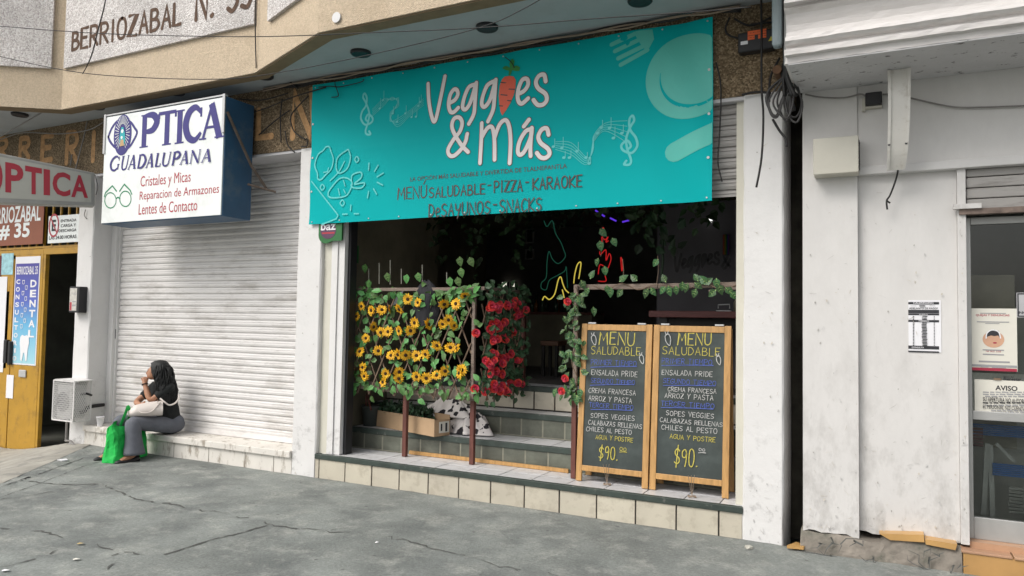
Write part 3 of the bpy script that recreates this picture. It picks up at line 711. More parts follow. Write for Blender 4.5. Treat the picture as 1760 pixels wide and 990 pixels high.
cor = link_mesh('cornice', V, F, mat('cornice_paint', (.62, .595, .58), .75, .05, 3, .3, 22, dirt=(.36, .32, .29), dirt_amt=.55, dirt_scale=6, dirt_lo=.58, dirt_hi=.72, stretch=(.4, 1, 2)), blb)
m = MB(); m.box(-.545, 3.2, -.66, .0, 3.335, 3.343); m.build('cornice_soffit', M_plaster, blb)
m = MB(); m.box(-.545, 3.2, -.64, .02, 4.58, 6.0); m.build('upper_wall', M_white2, blb)
# scuffs, scratches and flaked paint on the white masonry
SC = [mat('scuff_grey', (.50, .49, .48), .8, .25, 30), mat('scuff_dark', (.38, .365, .34), .85, .35, 30), mat('bare_plaster', (.52, .48, .42), .9, .2, 20), mat('pale_patch', (.72, .72, .74), .7, .05)]
def scuffs(x0, x1, z0, z1, y, n, seed, parent, low=2.0, dense=1.0):
    rnd = random.Random(seed); g_ = G(facade(y - .0006))
    for k in range(n):
        u = rnd.uniform(x0 + .012, x1 - .012); v = z0 + (z1 - z0) * rnd.random() ** low; q = rnd.random()
        g_.mi = rnd.choice((0, 0, 0, 1, 2)) if v < 1.4 else rnd.choice((0, 2, 2, 1)); s_ = rnd.uniform(.004, .024) * dense
        if q < .55:
            a = rnd.uniform(-.5, .5) + (PI / 2 if rnd.random() < .45 else 0) + (.7 if rnd.random() < .3 else 0); L_ = s_ * rnd.uniform(1, 3.2)
            P = [(min(x1 - .004, max(x0 + .004, u + math.cos(a) * L_ * t_ + rnd.gauss(0, .002))), v + math.sin(a) * L_ * t_ + rnd.gauss(0, .002)) for t_ in (-.5, -.15, .2, .5)]
            wm = rnd.uniform(.0008, .0028); g_.ribbon(P, lambda t_: .0006 + wm * math.sin(PI * t_), True, False)
        else:
            m_ = 9; P = [(min(x1 - .003, max(x0 + .003, u + s_ * .35 * rnd.uniform(.3, 1.2) * math.cos(2 * PI * j / m_))), v + s_ * .5 * rnd.uniform(.3, 1.2) * math.sin(2 * PI * j / m_)) for j in range(m_)]; g_.poly(P)
    o = g_.build('scuff_marks', SC, parent); o['kind'] = 'stuff'
scuffs(-.515, -.148, .16, 2.6, 0, 110, 1, blb, 2.2)
scuffs(-.147, .463, .18, 2.6,   .06, 170, 2, blb, 2.6)
scuffs(-.925, -.660, .02, 3.2, -.004, 60, 3, bld, 2.2)
scuffs(-5.405, -5.115, .02, 3.2, -.004, 50, 4, bld, 2.0)
scuffs(-9.09, -8.82, .02, 3.0, -.004, 45, 5, bld, 1.6)
scuffs(.466, .513, .2, 2.6, .02, 40, 6, blb, 1.3)
# broken stone base
def lump(x0, x1, zf, seed):
    nx_, nz_ = int((x1 - x0) / .03), 7; V = []; F = []
    for j in range(nz_ + 1):
        for i in range(nx_ + 1):
            x = x0 + (x1 - x0) * i / nx_; t_ = j / nz_; z = -.03 + (zf(x) + .03) * t_
            q = noise.noise(Vector((x * 7, z * 9, seed))) * .022 + noise.noise(Vector((x * 22, z * 22, seed))) * .010
            V.append((x, -.055 + .05 * t_ ** 2 + q, z + .4 * q))
    for j in range(nz_):
        for i in range(nx_): a = j * (nx_ + 1) + i; F.append((a, a + 1, a + nx_ + 2, a + nx_ + 1))
    b0 = len(V); top = [nz_ * (nx_ + 1) + i for i in range(nx_ + 1)]
    for i in top: V.append((V[i][0], .45, V[i][2]))
    for i in range(nx_): F.append((top[i], top[i + 1], b0 + i + 1, b0 + i))
    return link_mesh('stone_base', V, F, M_stone, blb)
lump(-.53, .465, lambda x: .125 + .02 * noise.noise(Vector((x * 5, 2, 2))) + (.03 if x > .0 else 0), 3)
def flatcrack(pix, wd, seed):
    rnd = random.Random(seed); g_ = G(facade(-.082)); P = [fz(a_, c_, -.08) for a_, c_ in pix]; Q = []
    for i in range(len(P) - 1):
        for k in range(4):
            t_ = k / 4; Q.append((P[i][0] + (P[i + 1][0] - P[i][0]) * t_ + rnd.uniform(-.006, .006), P[i][1] + (P[i + 1][1] - P[i][1]) * t_ + rnd.uniform(-.006, .006)))
    g_.ribbon(Q + [P[-1]], wd, smooth=False); return g_
gk = G(lambda u, v, o: Vector((u, -.062 - .03 * (1 - v / .15) - o, v)))
rnd = random.Random(31)
for k in range(15):
    u, v = rnd.uniform(-.50, .44), rnd.uniform(.02, .12); P = [(u, v)]
    for j in range(rnd.randint(3, 6)): u += rnd.uniform(-.02, .07); v = min(.135, max(.0, v + rnd.uniform(-.05, .05))); P.append((u, v))
    gk.ribbon(P, lambda t_: .0015 + .005 * math.sin(PI * t_), False, False)
o = gk.build('stone_cracks', M_crack, blb); o['kind'] = 'stuff'
# ochre tile edge
m = MB()
m.prism([fz(1511, 917, -.03), fz(1588, 919, -.03), fz(1589, 932, -.03), fz(1530, 928, -.03)], -.034, .06)
m.prism([fz(1590, 926, -.03), fz(1645, 935, -.03), fz(1642, 945, -.03), fz(1591, 935, -.03)], -.04, .06)
m.build('tile_edge', M_ochretile, blb)
# door threshold: ochre riser, terracotta tread
m = MB(); m.box(.47, .95, -.052, .3, -.05, .135); m.box(.955, 1.5, -.055, .3, -.05, .135); m.box(1.505, 2.2, -.053, .3, -.05, .135); m.build('threshold_riser', M_ochretile, blb, bevel=.004)
m = MB(); m.box(.46, .74, -.06, .16, .137, .152); m.box(.748, 1.1, -.064, .16, .137, .153); m.box(1.108, 2.2, -.062, .16, .137, .152); m.build('threshold_tile', M_terr, blb, bevel=.003)
m = MB(); m.box(.517, 2.2, .05, .2, .152, .19); m.build('door_sill', M_terr, blb)
YG = .14
gd = thing('glass_door', 'aluminium framed glass door with notices taped inside, at right under slatted housing', 'door', (1.2, YG, .19))
zr = Yp(1715, 716, YG).z; zt2 = Yp(1715, 372, YG).z; zl_ = Yp(1715, 893, YG).z
m = MB(); m.box(.52, .55, YG, YG + .05, .19, zt2); m.box(2.17, 2.2, YG, YG + .05, .19, zt2); m.box(.55, 2.17, YG, YG + .05, .19, zl_); m.box(.55, 2.17, YG, YG + .05, zr - .03, zr + .03); m.box(.55, 2.17, YG, YG + .05, zt2 - .05, zt2); m.build('door_frame', M_alu, gd, bevel=.004)
m = MB(); m.box(.55, 2.17, YG + .02, YG + .028, zl_, zr - .03); m.box(.55, 2.17, YG + .02, YG + .028, zr + .03, zt2 - .05); m.build('pane', M_clear, gd)
hs_ = thing('shutter_housing', 'dusty slatted shutter casing above the glass door', 'shutter', (1.2, .05, zt2))
m = MB(); z = zt2 + .045
while z < 2.685: m.box(.52, 2.2, .05 + random.uniform(0, .006), .2, z, min(z + .068, 2.688)); z += .074
m.build('slat', M_shutgrey, hs_, bevel=.006)
m = MB(); m.box(.475, 2.2, .0, .06, zt2 + .005, zt2 + .042); m.build('track', mat('rusty_track', (.16, .12, .10), .7, .4, 15), hs_)
m = MB(); m.box(.44, .60, -.02, .03, zt2 + .042, zt2 + .075); m.build('bracket', M_white2, hs_)
# gap between the houses: rubble and a dark brown wall closing the slot
m = MB(); m.box(-.66, -.50, .60, .85, -.1, 6.6); m.build('gap_wall', mat('dark_gap_wall', (.05, .045, .035), .9, .5, 6), blb)

# ================================================================== BANNER
BX0, BX1, BZ0, BZ1 = -5.245, -1.164, 2.562, 4.012
YBN = -.035
def bwave(u, v):
    s_ = (u - BX0) / (BX1 - BX0); q = (v - BZ0) / (BZ1 - BZ0)
    wv = .015 * noise.noise(Vector((u * .9, v * .8, 2))) + .004 * noise.noise(Vector((u * 3.1 + v * 2, v * 3, 9)))
    e = max(0, 1 - (1 - s_) / .12) * .018 * math.sin((q * 3 + s_ * 22) * 2.2) + max(0, 1 - s_ / .10) * .007 * math.sin(q * 14 + s_ * 40)
    t_ = max(0, (q - .82) / .18) * .008 * math.sin(u * 7.5)
    cr = sum(.0022 * math.exp(-((s_ - c + .004 * math.sin(q * 5)) / .0035) ** 2) for c in (.25, .5, .75)) + .002 * math.exp(-((q - .5) / .010) ** 2)
    return wv + e + t_ - cr
ban = thing('shop_banner', 'large teal vinyl banner with a carrot in its white lettering, hung over the restaurant opening', 'banner', (-3.2, YBN, BZ0))
V = []; F = []; NX, NZ = 164, 58
def edge_in(s_, q):                                            # scalloped, laced edges
    return -.004 * abs(math.sin(s_ * 26)) if q > .99 else 0
for j in range(NZ + 1):
    for i in range(NX + 1):
        u = BX0 + (BX1 - BX0) * i / NX; v = BZ0 + (BZ1 - BZ0) * j / NZ; V.append((u, YBN + bwave(u, v), v + edge_in(i / NX, j / NZ)))
for j in range(NZ):
    for i in range(NX): a = j * (NX + 1) + i; F.append((a, a + 1, a + NX + 2, a + NX + 1))
n0 = len(V); V += [(v[0], v[1] + .004, v[2]) for v in V]; F += [tuple(k + n0 for k in f[::-1]) for f in F]
link_mesh('vinyl_sheet', V, F, M_banner, ban, True)
bm_ = lambda lift: (lambda u, v, o: Vector((u, YBN + bwave(u, v) - .0018 - lift * .5 - o, v)))
def bp_(px, py): return fz(px, py, YBN)
def tr8(pts): return [bp_(700 + x / 4.714, 90 + y / 4.714) for x, y in pts]     # tracing of the lettering
SCRIPT1 = [  # Veggies
 [(170, 255), (178, 400), (200, 520), (222, 562), (245, 500), (280, 330), (308, 195)],
 [(342, 412), (385, 388), (411, 345), (405, 308), (380, 302), (350, 345), (338, 420), (350, 478), (378, 486), (415, 450)],
 [(548, 262), (500, 285), (463, 370), (450, 445), (475, 462), (515, 400), (558, 255)], [(562, 247), (550, 400), (540, 500), (500, 580)],
 [(702, 235), (650, 270), (612, 365), (606, 425), (632, 440), (675, 375), (716, 228)], [(718, 222), (706, 380), (695, 470), (655, 560)],
 [(893, 338), (945, 312), (978, 262), (970, 216), (930, 225), (897, 310), (897, 385), (925, 415), (978, 372)],
 [(1122, 235), (1108, 182), (1068, 190), (1042, 238), (1060, 290), (1118, 335), (1130, 385), (1100, 422), (1055, 424), (1022, 385)]]
SCRIPT2 = [
 [(495, 808), (440, 750), (382, 655), (365, 590), (385, 537), (425, 530), (447, 572), (430, 640), (372, 718), (335, 790), (347, 835), (385, 838), (440, 785), (475, 722), (488, 662)],
 [(605, 575), (602, 700), (592, 898)], [(605, 690), (650, 615), (688, 608), (706, 690), (709, 870)], [(709, 690), (750, 585), (798, 550), (828, 605), (838, 720), (830, 898)],
 [(1006, 622), (960, 640), (912, 720), (896, 800), (915, 830), (952, 798), (1000, 690), (1010, 615)], [(1008, 612), (998, 760), (1000, 840)], [(945, 600), (985, 545)],
 [(1145, 667), (1130, 617), (1090, 625), (1062, 680), (1080, 733), (1140, 782), (1152, 825), (1120, 855), (1080, 850), (1050, 815)]]
LW = .0385
go = G(bm_(0)); gw = G(bm_(.004))
for st in SCRIPT1 + SCRIPT2: go.ribbon(tr8(st), LW + .013); gw.ribbon(tr8(st), LW)
go.build('lettering_outline', M_ink, ban); gw.build('name_lettering', M_lettercream, ban)
gc = G(bm_(.005)); gc.mi = 0
CARROT = [(790, 196), (830, 191), (862, 196), (878, 225), (876, 285), (862, 345), (835, 410), (800, 470), (770, 512), (756, 480), (747, 420), (742, 350), (750, 270), (768, 220)]
gc.poly(tr8(CARROT)); gc.mi = 1
for p, q in (((757, 243), (822, 250)), ((808, 296), (868, 300)), ((760, 343), (808, 348)), ((812, 390), (840, 393)), ((745, 433), (772, 435))): gc.ribbon(tr8([p, q]), .010, False)
gc.mi = 2
gc.poly(tr8([(768, 130), (785, 112), (808, 110), (832, 125), (826, 90), (838, 62), (852, 50), (870, 72), (862, 112), (888, 106), (914, 122), (908, 150), (880, 152), (850, 145), (834, 188), (820, 188), (824, 150), (795, 142)]))
gc.mi = 1; gc.ribbon(tr8([(800, 120), (838, 140), (866, 118)]), .006, False)
gc.build('carrot', [M_carrot, M_ink, M_carrotleaf], ban)
# printed slogans
gi = G(bm_(.001))
def tr6(x, y): return bp_(670 + x / 5.029, 270 + y / 5.029)
(xa, za), (xb, zb2) = tr6(180, 212), tr6(1530, 98); zt_ = tr6(1500, 60)[1]
gi.text('LA OPCIÓN MÁS SALUDABLE Y DIVERTIDA DE TLALNEPANTLA', xa, za, xb, zt_ + .012, .004)
for s_, l, r, top in (('MENÚ', (72, 368), (318, 355), (75, 270)), ('SALUDABLE', (343, 352), (822, 318), (822, 228)), ('-', (848, 285), (872, 282), (848, 200)), ('PIZZA', (903, 312), (1143, 290), (1143, 190)), ('-', (1175, 255), (1200, 250), (1175, 170)), ('KARAOKE', (1237, 288), (1660, 252), (1650, 150)),
                      ('DeSAyUNOS', (345, 518), (868, 490), (868, 380)), ('-', (897, 450), (925, 447), (897, 370)), ('SNACKS', (952, 480), (1312, 462), (1312, 348))):
    (xa, za), (xb, zb2) = tr6(*l), tr6(*r); zz = tr6(*top)[1]
    gi.hand(s_, xa, (za + zb2) / 2 + .0, xb, (zz - zb2) * .98, .0115, .03)
gi.build('slogan_lettering', M_ink, ban)
# pale drawings
gp = G(bm_(.0005))
pc = bp_(1183, 131); gp.disc(pc, .345, 48, BX1 - .004)
gp.build('plate_print', M_banplate, ban)
gp = G(bm_(.0015)); n = 30
arc = [(pc[0] + .03 + .255 * math.cos(a), pc[1] + .01 + .255 * math.sin(a)) for a in [math.radians(170 + 165 * k / n) for k in range(n + 1)]]
gp.ribbon(arc, lambda t_: .004 + .026 * math.sin(PI * t_), True, False, BX1 - .004); gp.build('plate_rim_print', M_banner, ban)
def t8(x, y): return bp_(880 + x / 2.75, 20 + y / 2.75)
gp = G(bm_(.0006))
for p, q in (((472, 157), (580, 108)), ((488, 188), (600, 135)), ((503, 222), (620, 165)), ((515, 252), (640, 182))): gp.ribbon([t8(*p), t8(*q)], .036, False)
gp.poly([t8(*p) for p in ((575, 98), (600, 92), (664, 84), (672, 130), (640, 190), (615, 165))])
a, b_ = t8(768, 665), t8(1080, 505); gp.ribbon([(a[0] + (b_[0] - a[0]) * k / 24, a[1] + (b_[1] - a[1]) * k / 24) for k in range(25)], .155, False, True, BX1 - .004)
gp.build('cutlery_print', M_banplate, ban)
gp = G(bm_(.0009))
def clef(f, wd):
    gp.ribbon([f(*p) for p in ((540, 705), (530, 722), (555, 722), (562, 700), (545, 650), (540, 600), (560, 545), (578, 515), (570, 492), (555, 515), (560, 560), (585, 595), (592, 635), (565, 668), (525, 655), (518, 630), (545, 610), (562, 635), (548, 650))], wd)
clef(t8, .020)
def t6(x, y): return bp_(420 + x / 3.535, y / 3.535)
clef(lambda x, y: t6(750 - (x - 550) * .95 , 690 + (y - 605) * 1.08), .020)
for k in range(5):
    gp.ribbon([t8(*p) for p in ((205, 615 + k * 9), (280, 620 + k * 14), (355, 690 + k * 8), (385, 650 - k * 12), (385, 590 + k * 6), (440, 528 + k * 9), (545, 516 + k * 26))], .0045)
    gp.ribbon([t6(*p) for p in ((780, 705 - k * 10), (850, 640 - k * 10), (900, 590 + k * 5), (940, 640 - k * 10), (885, 690 + k * 10), (930, 770 - k * 12), (1010, 700 - k * 8), (1090, 640 - k * 10))], .0035)
for x, y, hh in ((195, 638, 40), (235, 645, 55), (272, 690, 35), (245, 690, 32), (307, 660, 45), (350, 690, 25), (365, 718, 30), (480, 598, 55), (462, 550, 50), (422, 548, 35), (520, 575, 40), (405, 575, 20)):
    c = t8(x, y); gp.disc(c, .016, 10, None, .012); gp.ribbon([(c[0] + .013, c[1]), (c[0] + .013, c[1] + hh / 2.75 / 215)], .006, False)
for x, y, hh in ((825, 660, 60), (845, 610, 55), (905, 690, 40), (930, 740, 40), (980, 690, 45), (1018, 712, 45), (1045, 710, 40), (1060, 645, 50), (1072, 620, 40)):
    c = t6(x, y); gp.disc(c, .012, 10, None, .010); gp.ribbon([(c[0] + .010, c[1]), (c[0] + .010, c[1] + hh / 3.535 / 170)], .005, False)
def t7(x, y): return bp_(520 + x / 3.195, 90 + y / 3.195)
R_ = lambda pts, wd=.015, smo=True, cl=False: gp.ribbon([t7(*p) for p in pts], wd, smo, True, None, cl)
R_([(132, 520), (150, 520), (160, 545), (172, 590), (160, 640), (128, 675), (105, 700), (88, 695), (85, 665), (70, 620), (85, 565), (115, 540)], cl=True); R_([(145, 635), (138, 655), (118, 660)], .012)
R_([(255, 535), (200, 575), (188, 630), (205, 665), (250, 640), (268, 580), (258, 538)]); R_([(235, 600), (205, 655), (155, 705)], .013)
R_([(145, 790), (150, 760), (200, 700), (240, 690), (275, 710), (272, 745), (240, 790), (170, 800), (147, 792)]); R_([(230, 705), (238, 735)], .012); R_([(200, 750), (208, 785)], .012); R_([(230, 755), (240, 775)], .012)
R_([(275, 710), (280, 675), (325, 660), (328, 690), (290, 725), (345, 718), (330, 745), (285, 745), (272, 730)])
for x, y in ((303, 590), (113, 742), (222, 828)): R_([(x - 12, y), (x, y - 16), (x + 12, y), (x, y + 16)], .013, True, True)
for p in (((370, 610), (368, 648)), ((420, 622), (400, 655)), ((448, 665), (415, 685)), ((415, 715), (445, 730)), ((395, 750), (412, 780)), ((368, 765), (362, 800)), ((270, 840), (268, 868)), ((225, 890), (250, 889)), ((288, 887), (312, 887)), ((55, 710), (200, 895)), ((200, 895), (190, 915)), ((190, 915), (110, 945))): R_(p, .014, False)
gp.build('doodle_print', M_bantint, ban)
# grommets
m = MB()
for k in range(12):
    for z in (BZ0 + .025, BZ1 - .03):
        u = BX0 + .04 + (BX1 - BX0 - .08) * k / 11; m.lathe((u, YBN + bwave(u, z) - .003, z), [(.003, 0), (.007, -.002), (.007, .003)], 8, 'y')
for z in (2.9, 3.25, 3.6):
    for u in (BX0 + .025, BX1 - .03): m.lathe((u, YBN + bwave(u, z) - .003, z), [(.005, 0), (.011, -.002), (.011, .003)], 8, 'y')
o = m.build('grommet', M_steel, ban); o['kind'] = 'stuff'

# ================================================================== SIGNS ON THE LEFT
YS = -.45
sg = thing('illuminated_sign', 'white optician sign box with blue case, navy title, an eye emblem and green spectacles', 'sign', (-7.0, YS, 2.63))
SX0, SX1, SZ0, SZ1 = -7.985, -6.04, 2.635, 3.885
m = MB(); m.box(SX0, SX1, YS + .012, -.06, SZ0, SZ1); m.build('sign_case', M_signblue, sg, bevel=.008)
m = MB(); m.box(SX0 + .012, SX1 - .012, YS, YS + .02, SZ0 + .012, SZ1 - .012); m.build('sign_face', M_signwhite, sg)
m = MB(); m.box(SX0 - .002, SX0 + .03, YS - .012, YS, 3.45, SZ1 + .02); m.box(SX1 - .03, SX1 + .004, YS - .012, YS, 3.5, SZ1 + .02); m.box(SX0, SX1, YS - .008, YS + .03, SZ1 - .0, SZ1 + .015); m.build('edge_trim', M_steel, sg)
def t5(x, y): return fz(150 + x / 3.807, 150 + y / 3.807, YS)
def t5y(x, y): return fz(150 + x / 3.807, 150 + y / 3.807, YS)
fm = lambda lift: (lambda u, v, o: Vector((u, YS - .0015 - lift - o, v)))
def serif(g_, ch, x, z, wd, h, th, sl=0.0):
    f = lambda u, v: (x + u * wd + sl * v * h, z + v * h)
    st = lambda pts, w_=1.0, smo=False: g_.ribbon([f(*p) for p in pts], th * w_ if not callable(w_) else w_, smo, False)
    tk = lambda u, v, l=.5: g_.ribbon([(f(u, v)[0] - th * l * 1.5, f(u, v)[1]), (f(u, v)[0] + th * l * 1.5, f(u, v)[1])], h * .045, False, False)
    bow = lambda t_: th * (.45 + .75 * math.sin(PI * t_))
    if ch == 'P': st([(.2, 0), (.2, 1)]); tk(.2, .02, .6); tk(.2, .98, .5); st([(.2, .96), (.7, .95), (.95, .74), (.7, .5), (.2, .47)], bow, True)
    elif ch == 'T': st([(.5, 0), (.5, .98)]); tk(.5, .02, .6); st([(0, .96), (1, .96)], .5); st([(.02, .80), (.02, .97)], .4); st([(.98, .80), (.98, .97)], .4)
    elif ch == 'I': st([(.5, 0), (.5, 1)]); tk(.5, .02, .6); tk(.5, .98, .6)
    elif ch in 'CG':
        st([(.92, .80), (.62, .98), (.25, .85), (.08, .5), (.25, .14), (.62, .02), (.95, .22)], bow, True); st([(.93, .68), (.93, .95)], .35)
        if ch == 'G': st([(.93, .05), (.93, .42)], .7); tk(.93, .42, .5)
    elif ch == 'A': st([(.08, 0), (.52, 1)], .45); st([(.48, 1), (.92, 0)], 1.1); st([(.25, .33), (.75, .33)], .35); tk(.08, .02, .45); tk(.92, .02, .6)
    elif ch == 'U': st([(.15, 1), (.15, .35), (.3, .06), (.6, .03), (.8, .2), (.85, 1)], lambda t_: th * (1 - .55 * t_), True); tk(.15, .98, .5); tk(.85, .98, .4)
    elif ch == 'D': st([(.18, 0), (.18, 1)]); tk(.18, .02, .4); tk(.18, .98, .4); st([(.18, .96), (.65, .92), (.95, .5), (.65, .08), (.18, .04)], bow, True)
    elif ch == 'L': st([(.22, 0), (.22, 1)]); tk(.22, .98, .5); st([(.1, .03), (.9, .03)], .45); st([(.9, .02), (.94, .25)], .4)
    elif ch == 'N': st([(.14, 0), (.14, 1)], .45); st([(.12, 1), (.86, 0)], 1.0); st([(.86, 0), (.86, 1)], .45); tk(.14, .02, .4); tk(.14, .98, .4); tk(.86, .98, .4)
gn = G(fm(0))
for ch, x0_, x1_, yb_, yt_ in (('P', 348, 455, 398, 185), ('T', 462, 575, 386, 168), ('I', 575, 628, 372, 155), ('C', 632, 748, 360, 140), ('A', 745, 875, 345, 118)):
    (xa, za), (xb, _), (_, zz) = t5(x0_, yb_), t5(x1_, yb_), t5(x0_, yt_)
    serif(gn, ch, xa, za, xb - xa, zz - za, .078)
for ch, x0_, x1_ in (('G', 146, 215), ('U', 220, 275), ('A', 270, 325), ('D', 328, 390), ('A', 388, 440), ('L', 445, 490), ('U', 487, 555), ('P', 555, 612), ('A', 612, 670), ('N', 672, 752), ('A', 752, 822)):
    yb_ = 550 - (x0_ - 146) * .092; hh = 92 - (x0_ - 146) * .012
    (xa, za), (xb, _), (_, zz) = t5(x0_, yb_), t5(x1_, yb_), t5(x0_, yb_ - hh)
    serif(gn, ch, xa - .01, za, (xb - xa) * .86, zz - za, .026, .20)
gn.build('title_lettering', M_navy, sg)
ge = G(fm(.0005)); ec = t5(232, 312)
eye = [t5(*p) for p in ((138, 325), (160, 270), (195, 225), (240, 208), (285, 230), (310, 265), (326, 296), (305, 345), (275, 390), (225, 412), (180, 390), (150, 355))]
ge.ribbon(eye, .030, True, True, None, True)
ge.disc(ec, .155, 30, None, .235)
ge.build('eye_emblem', M_navy, sg)
gr_ = G(fm(.003)); gr_.mi = 0
for k in range(26):
    a = math.radians(-65 + k * 310 / 25 - 0) + PI / 2 - math.radians(90) ; a = math.radians(-60 + 300 * k / 25)
    r0, r1 = .070, .135
    gr_.ribbon([(ec[0] + r0 * math.cos(a) * .9, ec[1] + .02 + r0 * 1.5 * math.sin(a)), (ec[0] + r1 * math.cos(a) * .95, ec[1] + .02 + r1 * 1.5 * math.sin(a))], .007, False, False)
gr_.mi = 1
gr_.poly([t5(*p) for p in ((228, 262), (240, 262), (250, 300), (252, 345), (245, 380), (218, 388), (214, 345), (218, 300))])
gr_.mi = 2; gr_.poly([t5(*p) for p in ((222, 345), (240, 342), (244, 382), (216, 388))])
gr_.mi = 0; gr_.disc(t5(233, 288), .022, 12); gr_.disc(t5(229, 330), .018, 10)
gr_.build('robed_figure_emblem', [M_signwhite, M_tealv, M_tanv], sg)
gt = G(fm(0))
for s_, l, r, tp in (('Cristales y Micas', (348, 645), (676, 622), 575), ('Reparacion de Armazones', (343, 728), (862, 690), 675), ('Lentes de Contacto', (337, 810), (720, 787), 757)):
    (xa, za), (xb, zb2) = t5(*l), t5(*r); zz = t5(l[0], tp + 8)[1]
    gt.text(s_, xa, min(za, zb2) - .030, xb, zz, 0)
gt.build('service_lettering', M_signred, sg)
gt = G(fm(0))
for c in ((152, 740), (250, 730)):
    P = [t5(c[0] + 37 * math.cos(a), c[1] + 50 * math.sin(a)) for a in [2 * PI * k / 16 for k in range(16)]]; gt.ribbon(P, .013, True, True, None, True)
for pts in (((112, 715), (120, 690), (165, 645), (192, 680)), ((292, 700), (282, 675), (243, 635), (212, 680)), ((190, 728), (202, 720), (214, 728))): gt.ribbon([t5(*p) for p in pts], .016, False)
gt.build('spectacles_print', M_signgreen, sg)
m = MB(); m.tube([(SX1 + .01, YS + .02, 3.72), (-5.93, -.18, 3.2), (-5.86, -.03, 2.98)], .016, 6, False); m.tube([(-5.95, -.2, 3.0), (-5.72, -.03, 2.93)], .012, 6, False); m.build('stay_bar', mat('rusty_steel', (.10, .075, .06), .8, .3, 12), sg)

# angled red optician sign at far left
rA, rB = Yp(163, 297, -.14), Yp(163, 354, -.14); rC, rD = Yp(-30, 257, -1.2), Yp(-30, 348, -1.2)
osn = thing('optician_sign', 'grey angled sign box with large red capital letters over the ochre door', 'sign', (rA.x, rA.y, rB.z))
tv = Vector((.55, .83, 0)) * .20; tv = Vector((-.30, .16, 0)) * .6
m = MB(); m.hexa([rD, rB, rB + tv, rD + tv, rC, rA, rA + tv, rC + tv]); m.build('sign_case', mat('sign_case_grey', (.33, .33, .31), .6, .1), osn, bevel=.012)
nrm = (rB - rD).cross(rA - rB).normalized()
if nrm.y > 0: nrm = -nrm
def omap(u, v, o):
    a = rD.lerp(rB, u); b_ = rC.lerp(rA, u); return a.lerp(b_, v) + nrm * (.003 + o)
gf = G(omap); gf.rect(.01, .10, .965, .93); gf.build('sign_face', M_signgrey, osn)
omap2 = lambda u, v, o: omap(u, v, o + .003)
gl = G(omap2)
def px2u(px, yy=300):                     # along the face
    best = min(range(401), key=lambda k: abs(_proj(omap(k / 400, .5, 0))[0] - px)); return best / 400
def _proj(p):
    q = p - CAM; return (880 + FPX * q.dot(RX) / q.dot(FW), 495 + FPX * q.dot(DN) / q.dot(FW))
for ch, a, b_ in (('O', -19, 4.5), ('P', 9, 40), ('T', 43, 72), ('I', 75, 86), ('C', 90, 121), ('A', 122, 151)):
    gl.text(ch, px2u(a), .22, px2u(b_), .84, .03)
gl.build('lettering', M_signred, osn)

def flat_sign(name, label, cat, x0, x1, z0, z1, y, m_, group=None, th=.006):
    t_ = thing(name, label, cat, ((x0 + x1) / 2, y, z0), group)
    MB().box(x0, x1, y, y + th, z0, z1).build('panel', m_, t_); return t_
ys = .10
(xa, za), (xb, zb2) = fz(-45, 336, ys), fz(73, 415, ys)
s1 = flat_sign('address_sign', 'rust brown banner with white street name and number hung on the grille', 'sign', xa, xb, zb2 - .03, za + .02, ys, mat('rust_vinyl', (.26, .09, .05), .6, .06))
g1_ = G(facade(ys - .002)); (x0, z0), (x1, z1) = fz(-22, 383, ys), fz(71, 350, ys); g1_.text('BERRIOZABAL', x0 + .03, z0 - .03, x1, z1, .02); (x0, z0), (x1, z1) = fz(0, 413, ys), fz(52, 383, ys); g1_.text('# 35', x0 - .02, z0, x1, z1 + .01, .03); g1_.build('lettering', M_signwhite, s1)
(xa, za), (xb, zb2) = fz(85, 376, ys), fz(135, 413, ys); xb = max(xb, -9.15)
s1 = flat_sign('no_parking_sign', 'white no parking sign with red circle hung on bars above the open doorway', 'sign', xa, xb, zb2 - .02, za + .03, ys - .01, M_signwhite)
g1_ = G(facade(ys - .013)); g1_.mi = 0
def t2(x, y): return fz(x / 3.958, 250 + y / 3.958, ys)
for s_, l, r in (('ENTRADA', (420, 522), (527, 497)), ('CARGA Y', (420, 556), (523, 530)), ('DESCARGA', (405, 590), (527, 564)), ('LAS 24.00 HORAS', (340, 640), (527, 606))):
    (x0, z0), (x1, z1) = t2(*l), t2(*r); g1_.text(s_, x0, z0 - .004, x1, z1, .012)
cc = t2(373, 545); g1_.text('E', cc[0] - .045, cc[1] - .075, cc[0] + .045, cc[1] + .075, .03)
g1_.mi = 1; g1_.ribbon([(cc[0] + .10 * math.cos(2 * PI * k / 20), cc[1] + .145 * math.sin(2 * PI * k / 20)) for k in range(20)], .024, True, True, None, True); g1_.ribbon([(cc[0] - .07, cc[1] + .10), (cc[0] + .07, cc[1] - .10)], .02, False)
g1_.build('lettering', [M_print, M_signred], s1)
# dental poster on the door: printed colour ramp
gm = bpy.data.materials.new('violet_to_cyan_print'); gm.use_nodes = True; t = gm.node_tree; b = t.nodes['Principled BSDF']; tc = t.nodes.new('ShaderNodeTexCoord'); sp = t.nodes.new('ShaderNodeSeparateXYZ'); r = t.nodes.new('ShaderNodeValToRGB')
r.color_ramp.elements[0].color = (.35, .62, .70, 1); r.color_ramp.elements[1].color = (.055, .045, .28, 1); e = r.color_ramp.elements.new(.38); e.color = (.13, .42, .66, 1); e = r.color_ramp.elements.new(.62); e.color = (.09, .13, .48, 1)
t.links.new(tc.outputs['Generated'], sp.inputs[0]); t.links.new(sp.outputs['Z'], r.inputs[0]); t.links.new(r.outputs[0], b.inputs['Base Color']); b.inputs['Roughness'].default_value = .35
yd = YD - .004
dp = thing('dental_poster', 'tall violet to cyan dental surgery poster on the ochre door', 'poster', (-10.36, yd, .91))
MB().box(-10.645, -10.075, yd, yd + .003, .905, 2.375).build('sheet', M_paper, dp)
